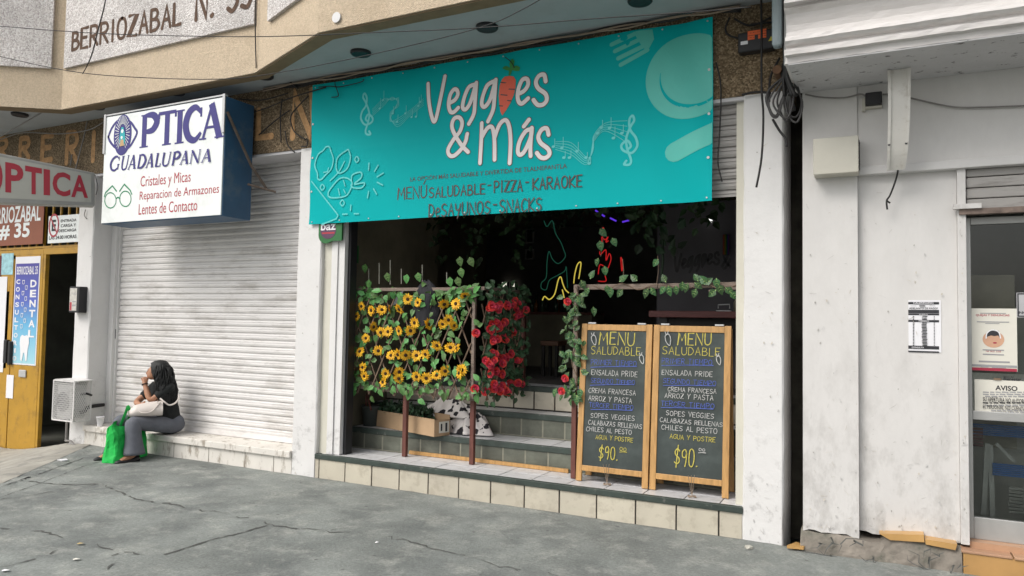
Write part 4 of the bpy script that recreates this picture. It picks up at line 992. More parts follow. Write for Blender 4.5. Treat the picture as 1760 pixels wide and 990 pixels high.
MB().box(-10.625, -10.095, yd - .002, yd - .0005, .925, 2.28).build('print', gm, dp)
g1_ = G(facade(yd - .003)); g1_.text('BERRIOZABAL 35', -10.60, 2.13, -10.12, 2.24, .015)
for k, ch in enumerate('CONSULTORIO'): g1_.text(ch, -10.60 + (.025 if ch == 'I' else 0), 2.0 - k * .1045, -10.51 - (.025 if ch == 'I' else 0), 2.065 - k * .1045, .03)
for k, ch in enumerate('DENTAL'): g1_.text(ch, -10.27, 1.955 - k * .135, -10.13, 2.055 - k * .135, .035)
for k in range(9):
    u, v = -10.43 + (k % 2) * .07, 2.03 - k * .075; g1_.ribbon([(u - .025, v + .02), (u - .02, v - .025), (u, v - .032), (u + .02, v - .025), (u + .025, v + .02)], .008, False, False, None, True)
g1_.poly([(-10.44, 1.28), (-10.40, 1.31), (-10.345, 1.295), (-10.29, 1.31), (-10.245, 1.28), (-10.235, 1.2), (-10.26, 1.12), (-10.27, .97), (-10.30, .955), (-10.335, 1.07), (-10.355, 1.07), (-10.385, .955), (-10.42, .97), (-10.43, 1.12), (-10.45, 1.2)])
g1_.build('lettering', M_paper, dp)
for k, (nm, lab, x0_, y0_, x1_, y1_, m_) in enumerate((('paper_notice', 'narrow white slip taped low on the ochre door', 12, 644, 22, 685, M_paper), ('paper_notice', 'pale blue flyer beside the dental poster', 3, 436, 22, 472, mat('pale_blue_paper', (.32, .55, .60), .6, .3, 14)), ('paper_notice', 'white list of notices at the far left edge of the door', -10, 476, 5, 640, M_paper), ('paper_notice', 'dark red card above the white list at the far left edge', -10, 440, 2, 475, mat('dark_red_card', (.16, .02, .03), .6)))):
    (x0, z1), (x1, z0) = fz(x0_, y0_, yd), fz(x1_, y1_, yd)
    tag(MB().box(x0, x1, yd - .003, yd, z0, z1).build(nm, m_), lab, 'notice', 'papers on the ochre door')

# meter case on the pillar, air-conditioner cage, pipe, cup
mb = thing('intercom_box', 'black intercom case with pale stickers on the left pillar', 'intercom', (-8.98, -.1, 1.63))
MB().box(-9.06, -8.86, -.105, -.001, 1.62, 1.945).build('case', M_black, mb, bevel=.008)
g1_ = G(facade(-.107)); g1_.mi = 0; g1_.rect(-9.045, 1.645, -8.905, 1.925); g1_.mi = 1; g1_.rect(-9.04, 1.65, -9.0, 1.75); g1_.mi = 2; g1_.text('AVISO', -8.995, 1.84, -8.915, 1.87, .01); g1_.rect(-8.99, 1.70, -8.92, 1.72); g1_.rect(-8.99, 1.75, -8.92, 1.765)
g1_.build('sticker', [mat('worn_sticker', (.50, .48, .44), .5, .3, 18), M_signred, M_printgrey], mb)
cg = thing('air_conditioner_cage', 'white expanded metal cage round an air conditioner on the left pillar', 'cage', (-8.9, -.2, .3))
cx0, cx1, cy0, cy1, cz0, cz1 = -9.11, -8.70, -.215, -.002, .305, .785
m = MB()
for x, y in ((cx0, cy0), (cx1, cy0), (cx0, cy1), (cx1, cy1)): m.box(x - .007, x + .007, y - .007, y + .007, cz0, cz1)
for z in (cz0, cz1):
    m.box(cx0, cx1, cy0 - .008, cy0 + .006, z - .007, z + .007); m.box(cx0 - .008, cx0 + .006, cy0, cy1, z - .0072, z + .0072); m.box(cx1 - .006, cx1 + .008, cy0, cy1, z - .0072, z + .0072)
m.box(cx0, cx1 + .05, cy0 + .01, cy1, cz1 + .008, cz1 + .013)
m.build('frame', M_white, cg)
def mesh_panel(O, U, V_, lu, lv, s_):
    m = MB(); U = Vector(U); V_ = Vector(V_); O = Vector(O); sl = 1.9
    c = -lv / sl
    while c < lu:
        for sg_ in (1, -1):
            pts = []
            for v in (0, lv):
                u = c + v / sl if sg_ > 0 else c + (lv - v) / sl; pts.append((u, v))
            (u0, v0), (u1, v1) = pts
            t0, t1 = 0., 1.
            du = u1 - u0
            for lim, lo in ((0, True), (lu, False)):
                tt = (lim - u0) / du
                if (du > 0) == lo: t0 = max(t0, tt)
                else: t1 = min(t1, tt)
            if t1 > t0: m.bar(O + U * (u0 + du * t0) + V_ * (v0 + (v1 - v0) * t0), O + U * (u0 + du * t1) + V_ * (v0 + (v1 - v0) * t1), .0042, .0042, U.cross(V_))
        c += s_
    return m
mesh_panel((cx0, cy0, cz0), (1, 0, 0), (0, 0, 1), cx1 - cx0, cz1 - cz0, .026).build('mesh_front', M_white, cg)
mesh_panel((cx1, cy0, cz0), (0, 1, 0), (0, 0, 1), cy1 - cy0, cz1 - cz0, .026).build('mesh_side', M_white, cg)
ac = thing('air_conditioner', 'grey air conditioner unit inside the white mesh cage', 'air conditioner', (-8.9, -.1, .33))
MB().box(cx0 + .03, cx1 - .09, cy0 + .03, -.01, .33, .74).build('casing', mat('ac_casing', (.42, .42, .41), .6, .1), ac, bevel=.01)
m = MB(); m.lathe((cx0 + .16, cy0 + .026, .53), [(.12, 0), (.12, .01), (.02, .012)], 20, 'y'); m.build('fan_guard', M_black, ac)
m = MB(); m.tube([(cx1 - .05, -.10, .62), (-8.70, -.06, .63), (-8.62, -.05, .615)], .014, 6); m.tube([(cx1 - .05, -.10, .40), (-8.72, -.06, .42), (-8.775, .03, .455), (-8.772, .22, .465)], .022, 6); m.build('hose', M_cable, ac)
m = MB(); m.tube([(-9.13, -.02, .30), (-9.13, -.02, .05), (-9.10, -.04, .02), (-8.98, -.06, .03), (-8.87, -.07, -.02), (-8.80, -.09, -.05)], .014, 7)
tag(m.build('drain_pipe', M_cablegrey), 'thin grey pipe bending along the foot of the left pillar', 'pipe')
p = Yp(172, 729, .03); cup = thing('foam_cup', 'white foam cup standing on the ledge beside the seated woman', 'cup', (p.x, .03, .235))
m = MB(); m.lathe((p.x, .03, .236), [(.028, 0), (.030, .003), (.044, .108), (.047, .110), (.047, .116), (.042, .116)], 18); m.build('cup_body', M_paper, cup, True)

# ================================================================== MENU BOARDS
M_chy = mat('yellow_chalk', (.47, .41, .09), .9, .25, 60); M_chw = mat('white_chalk', (.46, .46, .45), .9, .3, 60); M_chb = mat('blue_chalk', (.085, .125, .40), .9, .3, 60)
TILT = Vector((0, .105, 1.35)).normalized(); BN = Vector((0, -TILT.z, TILT.y))
def aboard(label, corners, lines, extra, ropes):
    foot = [Zp(*corners[0], .24), Zp(*corners[1], .24)]
    y0 = .205; xl = foot[0].x + (0); xr = foot[1].x
    O = Vector((xl, y0, .243)); W = xr - xl; H = 1.355
    t_ = thing('menu_board', label, 'menu board', ((xl + xr) / 2, y0, .243), 'chalk menu boards on the restaurant step')
    def P3(u, v, d=0): return O + Vector((u, 0, 0)) + TILT * v + BN * d
    def slab(u0, u1, v0, v1, d0, d1, m): m.hexa([P3(u0, v0, d1), P3(u1, v0, d1), P3(u1, v0, d0), P3(u0, v0, d0), P3(u0, v1, d1), P3(u1, v1, d1), P3(u1, v1, d0), P3(u0, v1, d0)])
    fw = .052
    m = MB(); slab(0, fw, 0, H, -.012, .012, m); m.build('stile', M_pine, t_, bevel=.003)
    m = MB(); slab(W - fw, W, 0, H, -.012, .012, m); m.build('stile', M_pine, t_, bevel=.003)
    m = MB(); slab(fw, W - fw, H - fw - .005, H - .005, -.011, .011, m); m.build('rail', M_pine, t_, bevel=.003)
    m = MB(); slab(fw, W - fw, .088, .135, -.011, .011, m); m.build('rail', M_pine, t_, bevel=.003)
    m = MB(); slab(fw, W - fw, .135, H - fw - .005, -.006, .003, m); m.build('chalk_panel', M_chalk, t_)
    for u in (.06, W - .13):
        m = MB(); slab(u, u + .07, H, H + .012, -.02, .012, m); m.build('hinge', M_steel, t_)
    # rear easel
    for u in (0, W - fw):
        a = P3(u + fw / 2, H - .02, -.03); b_ = Vector((a.x, .445, .25)); m = MB(); m.bar(b_, a, fw, .022, (0, 1, 0)); m.build('rear_leg', M_pine, t_)
    m = MB(); a = Vector((xl, .42, .42)); m.box(xl + fw, xr - fw, .40, .42, .30, .36); m.build('rear_rail', M_redwood, t_)
    for px, py0, py1 in ropes:
        p = Zp(px, py1, .25); m = MB()
        for k in range(3): m.tube([(p.x + (k - 1) * .02, p.y - .05 + .02 * k, .24 + .18), (p.x + (k - 1) * .008, p.y - .01, .30), (p.x, p.y, .247)], .0022, 5)
        m.tube([(p.x + .03 * math.cos(a_), p.y + .02 * math.sin(a_), .246 + .006 * (a_ % 2)) for a_ in range(0, 9)], .005, 5)
        m.build('cord', M_cabletan, t_)
    mp = lambda u, v, o: P3(u, v, .0042 + o)
    def pu(x, y):                       # crop pixel -> board coordinates
        d = ray(960 + x / 2.912, 530 + y / 2.912); q = CAM + d * ((O - CAM).dot(BN) / d.dot(BN)) - O
        return (q.x, q.dot(TILT))
    for mname, m_ in (('y', M_chy), ('w', M_chw), ('b', M_chb)):
        g_ = G(mp)
        for c, s_, l, r, h in lines:
            if c != mname: continue
            (u0, v0), (u1, v1) = pu(*l), pu(*r); hh = (pu(l[0], l[1] - h)[1] - v0) * (.84 if h < 35 else .95)
            wd = .0044 if h < 35 else .0052 if h < 45 else .0085
            if s_ == '_': g_.ribbon([(u0, v0), ((u0 + u1) / 2, (v0 + v1) / 2 + .003), (u1, v1)], .006)
            else: g_.hand(s_, u0, (v0 + v1) / 2, u1, hh, wd, .05, .03)
        for c, pts in extra:
            if c == mname: g_.ribbon([pu(*p) for p in pts], .006)
        g_.build('chalk_lettering', m_, t_)
    return t_
def carrot_doodle(x, y, s_): return [('w', [(x, y), (x + 14 * s_, y - 8 * s_), (x + 24 * s_, y + 12 * s_), (x + 20 * s_, y + 42 * s_), (x + 4 * s_, y + 24 * s_), (x, y)]), ('w', [(x + 6 * s_, y - 4 * s_), (x, y - 18 * s_)]), ('w', [(x + 10 * s_, y - 5 * s_), (x + 14 * s_, y - 20 * s_)])]
aboard('left chalk menu board, its price ending in small underlined zeros close to the board middle', ((989.5, 826), (1113.5, 841)), [
 ('y', 'MENÚ', (203, 185), (378, 180), 66), ('y', 'SALUDABLE', (163, 233), (410, 230), 40), ('b', 'PRIMER TIEMPO', (163, 287), (390, 284), 30), ('b', '_', (163, 295), (393, 291), 1), ('w', 'ENSALADA PRIDE', (165, 338), (395, 337), 30),
 ('b', 'SEGUNDO TIEMPO', (163, 378), (382, 377), 26), ('b', '_', (160, 385), (380, 381), 1), ('w', 'CREMA FRANCESA', (152, 428), (387, 428), 28), ('w', 'ARROZ Y PASTA', (152, 465), (368, 469), 28), ('b', 'TERCER TIEMPO', (155, 499), (375, 502), 26), ('b', '_', (165, 506), (370, 511), 1),
 ('w', 'SOPES VEGGIES', (163, 552), (382, 556), 27), ('w', 'CALABAZAS RELLENAS', (152, 585), (420, 597), 26), ('w', 'CHILES AL PESTO', (142, 617), (368, 627), 26), ('y', 'AGUA Y POSTRE', (187, 657), (373, 666), 25), ('y', '$90.', (203, 755), (300, 756), 66), ('y', '00', (308, 712), (340, 714), 20), ('y', '_', (308, 719), (343, 720), 1)],
 carrot_doodle(168, 142, 1.0) + carrot_doodle(408, 240, .9), [(243 / 2.912 + 960, 815, 832)])
aboard('right chalk menu board, beside the white pillar, with a tall price and a carrot sketch', ((1116.5, 841), (1253, 857)), [
 ('y', 'MENÚ', (597, 185), (762, 180), 62), ('y', 'SALUDABLE', (520, 235), (808, 233), 40), ('b', 'PRIMER TIEMPO', (518, 279), (768, 279), 30), ('b', '_', (518, 286), (775, 286), 1), ('w', 'ENSALADA PRIDE', (518, 335), (770, 339), 28),
 ('b', 'SEGUNDO TIEMPO', (525, 379), (788, 382), 27), ('b', '_', (525, 386), (785, 388), 1), ('w', 'CREMA FRANCESA', (548, 415), (790, 426), 25), ('w', 'ARROZ Y PASTA', (533, 448), (775, 460), 28), ('b', 'TERCER TIEMPO', (515, 489), (780, 499), 28), ('b', '_', (515, 496), (775, 504), 1),
 ('w', 'SOPES VEGGIES', (540, 538), (778, 548), 28), ('w', 'CALABAZAS RELLENAS', (510, 570), (822, 590), 25), ('w', 'CHILES AL PESTO', (518, 606), (795, 626), 28), ('y', 'AGUA Y POSTRE', (558, 655), (785, 665), 26), ('y', '$90.', (580, 784), (700, 790), 92), ('w', '00', (705, 712), (735, 714), 15), ('w', '_', (703, 722), (740, 723), 1)],
 carrot_doodle(536, 138, 1.15) + carrot_doodle(792, 245, .9), [(668 / 2.912 + 960, 830, 853)])

# ================================================================== RAILINGS, TRELLISES, FLOWERS
def leaf(m, p, d, nrm, ln, wd, fold=.25, vein=False):
    d = Vector(d).normalized(); nrm = Vector(nrm); s_ = d.cross(nrm).normalized(); nrm = s_.cross(d).normalized(); p = Vector(p)
    mid = [p + d * (ln * t_) - nrm * (ln * .18 * t_ * t_) for t_ in (0, .3, .65, 1)]
    L_ = [mid[1] + s_ * wd * .5 + nrm * wd * fold, mid[2] + s_ * wd * .38 + nrm * wd * fold * .8]
    R2 = [mid[1] - s_ * wd * .5 + nrm * wd * fold, mid[2] - s_ * wd * .38 + nrm * wd * fold * .8]
    V = mid + L_ + R2
    m.add(V, [(0, 1, 4), (1, 2, 5, 4), (2, 3, 5), (0, 6, 1), (1, 6, 7, 2), (2, 7, 3)])
    if vein:
        k = m.mi; m.mi = 1; e = nrm * .0025
        for t0, t1 in ((0, .95),): m.add([p + e + s_ * .003, p + e - s_ * .003, mid[3] - d * ln * .06 + e], [(0, 1, 2)])
        for q, sg_ in ((.25, 1), (.25, -1), (.48, 1), (.48, -1)):
            a = p + d * ln * q + e * 2 - nrm * ln * .18 * q * q; b_ = a + (s_ * sg_ * wd * .33 + d * ln * .16 + nrm * wd * fold * .65)
            m.add([a, a + d * ln * .05, b_], [(0, 1, 2)])
        m.mi = k
def rleaf(m, p, ln, rnd, facing=(0, -1, .3), vein=False, droop=0.0):
    a = rnd.uniform(0, 2 * PI); d = Vector((math.cos(a), rnd.uniform(-.6, .1), math.sin(a) - droop)); n = Vector(facing) + Vector((rnd.uniform(-.7, .7), rnd.uniform(-.3, .3), rnd.uniform(-.6, .6)))
    leaf(m, p, d, n, ln * rnd.uniform(.7, 1.2), ln * rnd.uniform(.55, .75), .12, vein)
# sunflower prototype (petals, core) facing -y
def sunflower_mesh(seed):
    rnd = random.Random(seed); m = MB()
    for ring, (n, r, y) in enumerate(((15, .052, -.004), (12, .044, -.010))):
        for k in range(n):
            a = 2 * PI * k / n + rnd.uniform(-.1, .1); q = r * rnd.uniform(.85, 1.1); c, s_ = math.cos(a), math.sin(a); w_ = .0105
            f = lambda rr, ww, yy: (c * rr - s_ * ww, yy, s_ * rr + c * ww)
            bend = rnd.uniform(-.012, .004)
            m.add([f(.012, -w_ * .5, y), f(.012, w_ * .5, y), f(q * .6, w_, y + bend * .3 - .004), f(q, 0, y + bend), f(q * .6, -w_, y + bend * .3 - .004)], [(0, 1, 2, 3, 4)])
    m.mi = 1
    m.lathe((0, -.010, 0), [(.015, -.006), (.015, .003), (.011, .009), (.005, .010)], 12, 'y')
    m.mi = 2; m.tube([(0, 0, 0), (.004, .03, -.02), (.01, .05, -.05)], .003, 5)
    me = bpy.data.meshes.new('sunflower'); me.from_pydata([tuple(v) for v in m.V], [], m.F)
    for x in (M_petal, M_core, M_leaf): me.materials.append(x)
    me.polygons.foreach_set('material_index', m.I); return me
def rose_mesh(seed):
    rnd = random.Random(seed); m = MB()
    for n, r, h, tilt in ((5, .036, .014, .9), (5, .027, .022, .55), (4, .017, .028, .25)):
        for k in range(n):
            a = 2 * PI * k / n + rnd.uniform(-.3, .3); c, s_ = math.cos(a), math.sin(a); V = []; K = 4
            for i in range(3):
                t_ = i / 2; rr = r * (.3 + .7 * t_ * (1 if tilt > .3 else .7)); yy = -h * t_ * (1.2 - tilt * .6) - .004
                for j in range(K + 1):
                    b = (j / K - .5) * 1.7 * (1 - .15 * t_); cc, ss = math.cos(a + b), math.sin(a + b); rad = rr * (1 - .12 * abs(j / K - .5)) + rnd.uniform(-.002, .002)
                    V.append((cc * rad, yy + rnd.uniform(-.003, .003), ss * rad))
            m.add(V, [(i * (K + 1) + j, i * (K + 1) + j + 1, (i + 1) * (K + 1) + j + 1, (i + 1) * (K + 1) + j) for i in range(2) for j in range(K)])
    m.lathe((0, -.012, 0), [(.004, .0), (.010, .006), (.008, .016), (.002, .018)], 8, 'y')
    me = bpy.data.meshes.new('rose'); me.from_pydata([tuple(v) for v in m.V], [], m.F); me.materials.append(M_rose)
    me.polygons.foreach_set('use_smooth', [True] * len(m.F)); return me
SF = [sunflower_mesh(k) for k in range(3)]; RS = [rose_mesh(k) for k in range(3)]
def lattice(m, O, U, V_, lu, lv, s_, th, rnd, slope=2.2):
    O = Vector(O); U = Vector(U); V_ = Vector(V_); nrm = U.cross(V_); c = -lv / slope
    while c < lu:
        for sg_ in (1, -1):
            u0, u1 = (c, c + lv / slope) if sg_ > 0 else (c + lv / slope, c); t0, t1 = 0., 1.; du = u1 - u0
            tl_ = (0 - u0) / du; th_ = (lu - u0) / du; lo, hi = min(tl_, th_), max(tl_, th_); t0 = max(0, lo); t1 = min(1, hi)
            if t1 > t0 + .03:
                f = lambda q: O + U * (u0 + du * q) + V_ * (lv * q) + nrm * (.006 * sg_ + rnd.uniform(-.006, .006))
                m.bar(f(t0), f(t1), th, th * .8, nrm)
        c += s_
YT = .30
fr = thing('flower_trellis', 'willow trellis railing covered with artificial sunflowers, standing on red brown posts', 'trellis', (-4.15, YT, .24))
for x, y, zt_ in ((-5.03, .36, 1.93), (-4.245, .335, .93), (-3.475, .34, 1.93)):
    m = MB(); m.box(x - .022, x + .022, y - .022, y + .022, .242, zt_ if zt_ < 1 else .93); m.build('post', M_redwood, fr, bevel=.003)
m = MB(); m.bar((-4.98, YT, 1.905), (-3.44, YT, 1.905), .04, .034); m.build('top_rail', M_greywood, fr, bevel=.004)
m = MB(); m.bar((-5.0, YT + .005, .935), (-3.44, YT + .005, .885), .03, .085); m.build('bottom_rail', M_greywood, fr, bevel=.004)
m = MB(); m.bar((-3.455, YT - .01, .86), (-3.455, YT - .01, 1.92), .032, .032); m.build('end_stile', M_greywood, fr, bevel=.003)
rnd = random.Random(11); m = MB(); lattice(m, (-4.97, YT - .03, .84), (1, 0, 0), (0, 0, 1), 1.5, 1.0, .155, .012, rnd); o = m.build('lattice', M_twig, fr); o['kind'] = 'stuff'
SUN = [(147, 208), (223, 240), (110, 288), (298, 240), (365, 228), (438, 228), (500, 155), (582, 180), (778, 188), (875, 190), (938, 123), (228, 368), (178, 455), (295, 410), (350, 405), (437, 398), (517, 398), (556, 335), (655, 350), (765, 350), (810, 315), (852, 358), (75, 535), (135, 563), (272, 553), (372, 590), (428, 578), (482, 583), (568, 592), (640, 578), (720, 520), (827, 530), (885, 535), (65, 655), (80, 712), (155, 680), (168, 748), (330, 728), (313, 795), (430, 715), (430, 765), (568, 752), (642, 765), (722, 745), (785, 708), (920, 700), (905, 725)]
mf = MB()
for k, (x, y) in enumerate(SUN):
    p = Yp(590 + x / 4.5, 480 + y / 4.5, YT - .07); o = bpy.data.objects.new('sunflower', SF[k % 3]); COL.objects.link(o); o.parent = fr; o.location = p - wloc(fr)
    o.rotation_euler = (rnd.uniform(-.8, .5), rnd.uniform(0, 6), rnd.uniform(-.6, 1.15)); o.scale = (rnd.uniform(1.0, 1.25),) * 3
    for j in range(2): rleaf(mf, p + Vector((rnd.uniform(-.07, .07), .035, rnd.uniform(-.10, .03))), .085, rnd)
for k in range(150):
    x, z = rnd.uniform(-4.95, -3.42), rnd.uniform(.90, 1.86); x = round(x / .155) * .155 + rnd.gauss(0, .04); rleaf(mf, (x, YT - .045 + rnd.uniform(-.03, .03), z), .082, rnd)
for k in range(75): rleaf(mf, (rnd.uniform(-5.0, -3.42), YT - .05 + rnd.uniform(-.03, .05), 1.86 + rnd.gauss(0, .045)), .10, rnd, droop=.4)
for k in range(46): rleaf(mf, (rnd.uniform(-5.0, -3.42), YT - .07 + rnd.uniform(-.02, .03), .925 + rnd.gauss(0, .04)), .085, rnd, droop=.5)
o = mf.build('foliage', M_leaf, fr); o['kind'] = 'stuff'
mf = MB()
for x, y in ((628, 460), (634, 487), (665, 475), (700, 478), (718, 475), (790, 448), (807, 449), (792, 467), (773, 483), (786, 483), (605, 488), (620, 498)):
    p = Yp(x, y, YT); leaf(mf, p + Vector((0, 0, .04)), (rnd.uniform(-.4, .4), 0, -1), (0, -1, .2), .10, .08, .1, True)
for x, y0, y1 in ((634, 462, 485), (652, 452, 488), (671, 447, 489), (690, 462, 488), (726, 455, 487), (768, 468, 487)):
    a, b_ = Yp(x, y0, YT + .02), Yp(x, y1, YT + .02); mf.mi = 2; mf.bar(b_, a, .009, .009); mf.mi = 0
mf.build('vine', [M_leaf, M_leafv, mat('pale_stem', (.20, .195, .16), .7)], fr)
# side trellis with red roses
XT = -3.40
rt = thing('rose_trellis', 'side trellis beside the steps overgrown with artificial red roses', 'trellis', (XT, .75, .69))
m = MB(); lattice(m, (XT, .36, .84), (0, 1, 0), (0, 0, 1), .92, 1.05, .14, .012, rnd); o = m.build('lattice', M_twig, rt); o['kind'] = 'stuff'
m = MB(); m.bar((XT, .35, 1.915), (XT, 1.26, 1.915), .034, .034); m.build('top_rail', M_greywood, rt)
m = MB(); m.box(XT - .02, XT + .02, 1.24, 1.28, .69, 1.93); m.build('post', M_redwood, rt)
ROS = [(1010, 205), (1045, 210), (1095, 195), (1035, 345), (1168, 240), (1200, 215), (1240, 205), (1290, 190), (1330, 185), (1345, 275), (1170, 345), (1210, 345), (1265, 330), (1130, 380), (1080, 485), (1165, 460), (1235, 465), (1295, 440), (1010, 635), (1050, 610), (1155, 575), (1265, 575), (1215, 610), (1325, 625), (1115, 665), (1160, 710), (1215, 725), (1075, 745), (1195, 650), (1055, 875), (1105, 860), (1150, 850), (1190, 825), (1215, 825), (1235, 860), (1285, 800), (1325, 800), (1350, 790), (1310, 290), (1380, 265)]
mf = MB()
ROS = ROS + [(x + rnd.gauss(0, 26), y + rnd.gauss(0, 24)) for x, y in ROS[:40]]
for k, (x, y) in enumerate(ROS):
    p = Xp(590 + x / 4.5, 480 + y / 4.5, XT + .05); p.y = max(rnd.uniform(.34, .52), p.y); p.x += rnd.uniform(-.02, .05); o = bpy.data.objects.new('rose', RS[k % 3]); COL.objects.link(o); o.parent = rt; o.location = p - wloc(rt)
    o.rotation_euler = (rnd.uniform(-.5, .3), rnd.uniform(0, 6), rnd.uniform(.2, 1.3)); o.scale = (rnd.uniform(.85, 1.35),) * 3
for x, y in ((1000, 420), (1000, 860)):
    p = Xp(590 + x / 4.5, 480 + y / 4.5, XT + .05); o = bpy.data.objects.new('rose', RS[0]); COL.objects.link(o); o.parent = rt; o.location = Vector((XT - .01, .25, p.z)) - wloc(rt); o.rotation_euler = (-.2, 1, .5); o.scale = (1.2,) * 3
for k in range(430):
    y, z = rnd.uniform(.34, 1.27), rnd.uniform(.86, 1.97); rleaf(mf, (XT + rnd.uniform(-.02, .09), y, z + rnd.gauss(0, .02)), .072, rnd, (.7, -.7, .3), droop=.2)
o = mf.build('foliage', mat('rose_leaf', (.030, .075, .028), .5, .2, 10, island=.45), rt); o['kind'] = 'stuff'
# right-hand railing with peperomia garland
YR = .30
rr = thing('garland_railing', 'timber railing behind the menu boards wound with striped leaf garland', 'railing', (-1.7, YR, .24))
px_ = Zp(985, 823, .24).x
m = MB(); m.box(px_ - .022, px_ + .022, .245, .29, .243, 1.0); m.build('post', M_redwood, rr, bevel=.003)
m = MB(); m.bar((px_, YR - .03, .98), (px_, YR - .03, 1.93), .035, .035); m.build('upper_post', M_greywood, rr, bevel=.003)
m = MB(); m.bar((px_ - .03, YR, 1.915), (-1.68, YR, 1.92), .04, .045); m.bar((-1.675, YR, 1.92), (-.94, YR, 1.93), .04, .042); m.build('top_rail', M_greywood, rr, bevel=.004)
m = MB(); m.bar((-1.25, YR - .03, 1.875), (-.94, YR - .03, 1.91), .025, .02); m.build('loose_stick', M_greywood, rr)
mf = MB()
for x, y in ((600, 500), (655, 315), (745, 290), (672, 228), (632, 422), (685, 478), (805, 525), (872, 522), (1015, 425), (1070, 525), (1280, 520), (1325, 535), (1415, 560), (1295, 575), (540, 570), (565, 615), (480, 645), (515, 655), (700, 600), (720, 620), (780, 625), (952, 625), (1000, 615), (1060, 605), (1105, 610), (1150, 605), (1215, 590), (1270, 625), (1385, 625), (1440, 600), (1530, 640), (1190, 580), (1360, 545), (1500, 610)):
    p = Yp(860 + x / 3.807, 340 + y / 3.807, YR - .05); L_ = rnd.uniform(.075, .098)
    a = rnd.uniform(-.9, .9) + (PI if y < 560 and y > 490 else 0); d = Vector((math.sin(a), 0, -math.cos(a)))
    leaf(mf, p - d * L_ * .5, d, (rnd.uniform(-.3, .3), -1, rnd.uniform(0, .5)), L_, L_ * .72, .14, True)
for k in range(90):
    z = rnd.uniform(.92, 1.86); p = Vector((px_ + rnd.gauss(0, .055), YR - .055 + rnd.uniform(-.03, .04), z)); L_ = rnd.uniform(.055, .09); a = rnd.uniform(-1.4, 1.4); leaf(mf, p, (math.sin(a), -.2, -math.cos(a)), (rnd.uniform(-.8, .8), -1, .3), L_, L_ * .65, .14, True)
mf.mi = 2; mf.tube([(px_ + .03 * math.sin(k * 1.7), YR - .05, 1.92 - k * .1) for k in range(11)], .004, 5)
mf.tube([(px_ + k * .14, YR - .03 + .015 * math.sin(k * 2), 1.915 + .03 * math.sin(k * 2.6)) for k in range(11)], .004, 5)
for x, y in ((1035, 390), (1070, 445), (1130, 440)):
    p = Yp(x, y, YR); mf.tube([p, p + Vector((.01, 0, -.12)), p + Vector((-.01, 0, -.26))], .003, 5)
mf.build('leaf_garland', [mat('striped_leaf', (.040, .10, .035), .42, .2, 10, island=.35), M_leafv, M_twig], rr)
for x, y in ((975, 519), (972, 650), (966, 672), (1040, 640)):
    p = Yp(x, y, YR - .08); 
    if x < 1000: o = bpy.data.objects.new('rose', RS[1]); COL.objects.link(o); o.parent = rr; o.location = p - wloc(rr); o.rotation_euler = (-.3, x, .3)

# things behind the sunflower trellis
YB = .47
jk = MB(); V = []; F = []; rnd = random.Random(5)
cx = -4.02
NU, NV_ = 22, 14
for j in range(NV_ + 1):
    t_ = j / NV_
    for i in range(NU):
        a = 2 * PI * i / NU; r = (.02 + .125 * math.sin(min(1, t_ * 1.9) * PI / 2)) * (1 + .10 * t_); z = 1.995 - .44 * t_ ** 1.25 - .01 * math.sin(a * 3)
        fold = 1 + .17 * math.sin(a * 6 + t_ * 4) * t_ + .14 * noise.noise(Vector((a, t_ * 3, 1)))
        V.append((cx + math.cos(a) * r * fold + .012 * math.sin(t_ * 4), YT + .022 + math.sin(a) * r * fold * .52, z))
for j in range(NV_):
    for i in range(NU): F.append((j * NU + i, j * NU + (i + 1) % NU, (j + 1) * NU + (i + 1) % NU, (j + 1) * NU + i))
F.append(tuple(range(NU)))
tag(link_mesh('draped_jacket', V, F, mat('black_cloth', (.016, .016, .02), .8, .35, 14, .3, 40, stretch=(4, 4, .6)), smooth=True), 'black jacket draped over the rail among the sunflowers', 'jacket')
cb = thing('cardboard_box', 'open cardboard box of dark greenery on the step behind the sunflower trellis', 'box', (-4.35, .6, .458))
A = Zp(641, 731, .46); B_ = Zp(746, 751, .46); A.z = B_.z = .46
ux = (B_ - A); ux.z = 0; lw = ux.length; ux.normalize(); uy = Vector((-ux.y, ux.x, 0)); dp_ = .26; hb = .20
if A.y + dp_ > .86: dp_ = .86 - A.y
m = MB()
def bx(u0, u1, v0, v1, z0, z1):
    f = lambda u, v, z: A + ux * u + uy * v + Vector((0, 0, z)); m.hexa([f(u0, v0, z0), f(u1, v0, z0), f(u1, v1, z0), f(u0, v1, z0), f(u0, v0, z1), f(u1, v0, z1), f(u1, v1, z1), f(u0, v1, z1)])
bx(0, lw, 0, .006, 0, hb - .03); bx(0, lw, dp_ - .006, dp_, 0, hb); bx(0, .006, .006, dp_ - .006, 0, hb); bx(lw - .006, lw, .006, dp_ - .006, 0, hb - .04); bx(.006, lw - .006, .006, dp_ - .006, .002, .008); m.build('carton', M_card, cb)
m = MB(); bx(lw + .001, lw + .003, .06, .19, .03, .14); m.build('label', M_paper2, cb)
m = MB(); bx(lw + .003, lw + .004, .08, .10, .05, .12); bx(lw + .003, lw + .004, .14, .165, .04, .125); m.build('label_print', M_print, cb)
m = MB()
for k in range(420):
    p = A + ux * (lw * (.02 + .75 * rnd.random())) + uy * (dp_ * rnd.uniform(.15, .9)) + Vector((0, 0, rnd.uniform(.12, .25))); rleaf(m, p, .06, rnd, (0, -.6, .8))
o = m.build('artificial_greenery', M_leafd, None); tag(o, 'dark green artificial foliage heaped in the cardboard box', 'foliage'); o['kind'] = 'stuff'
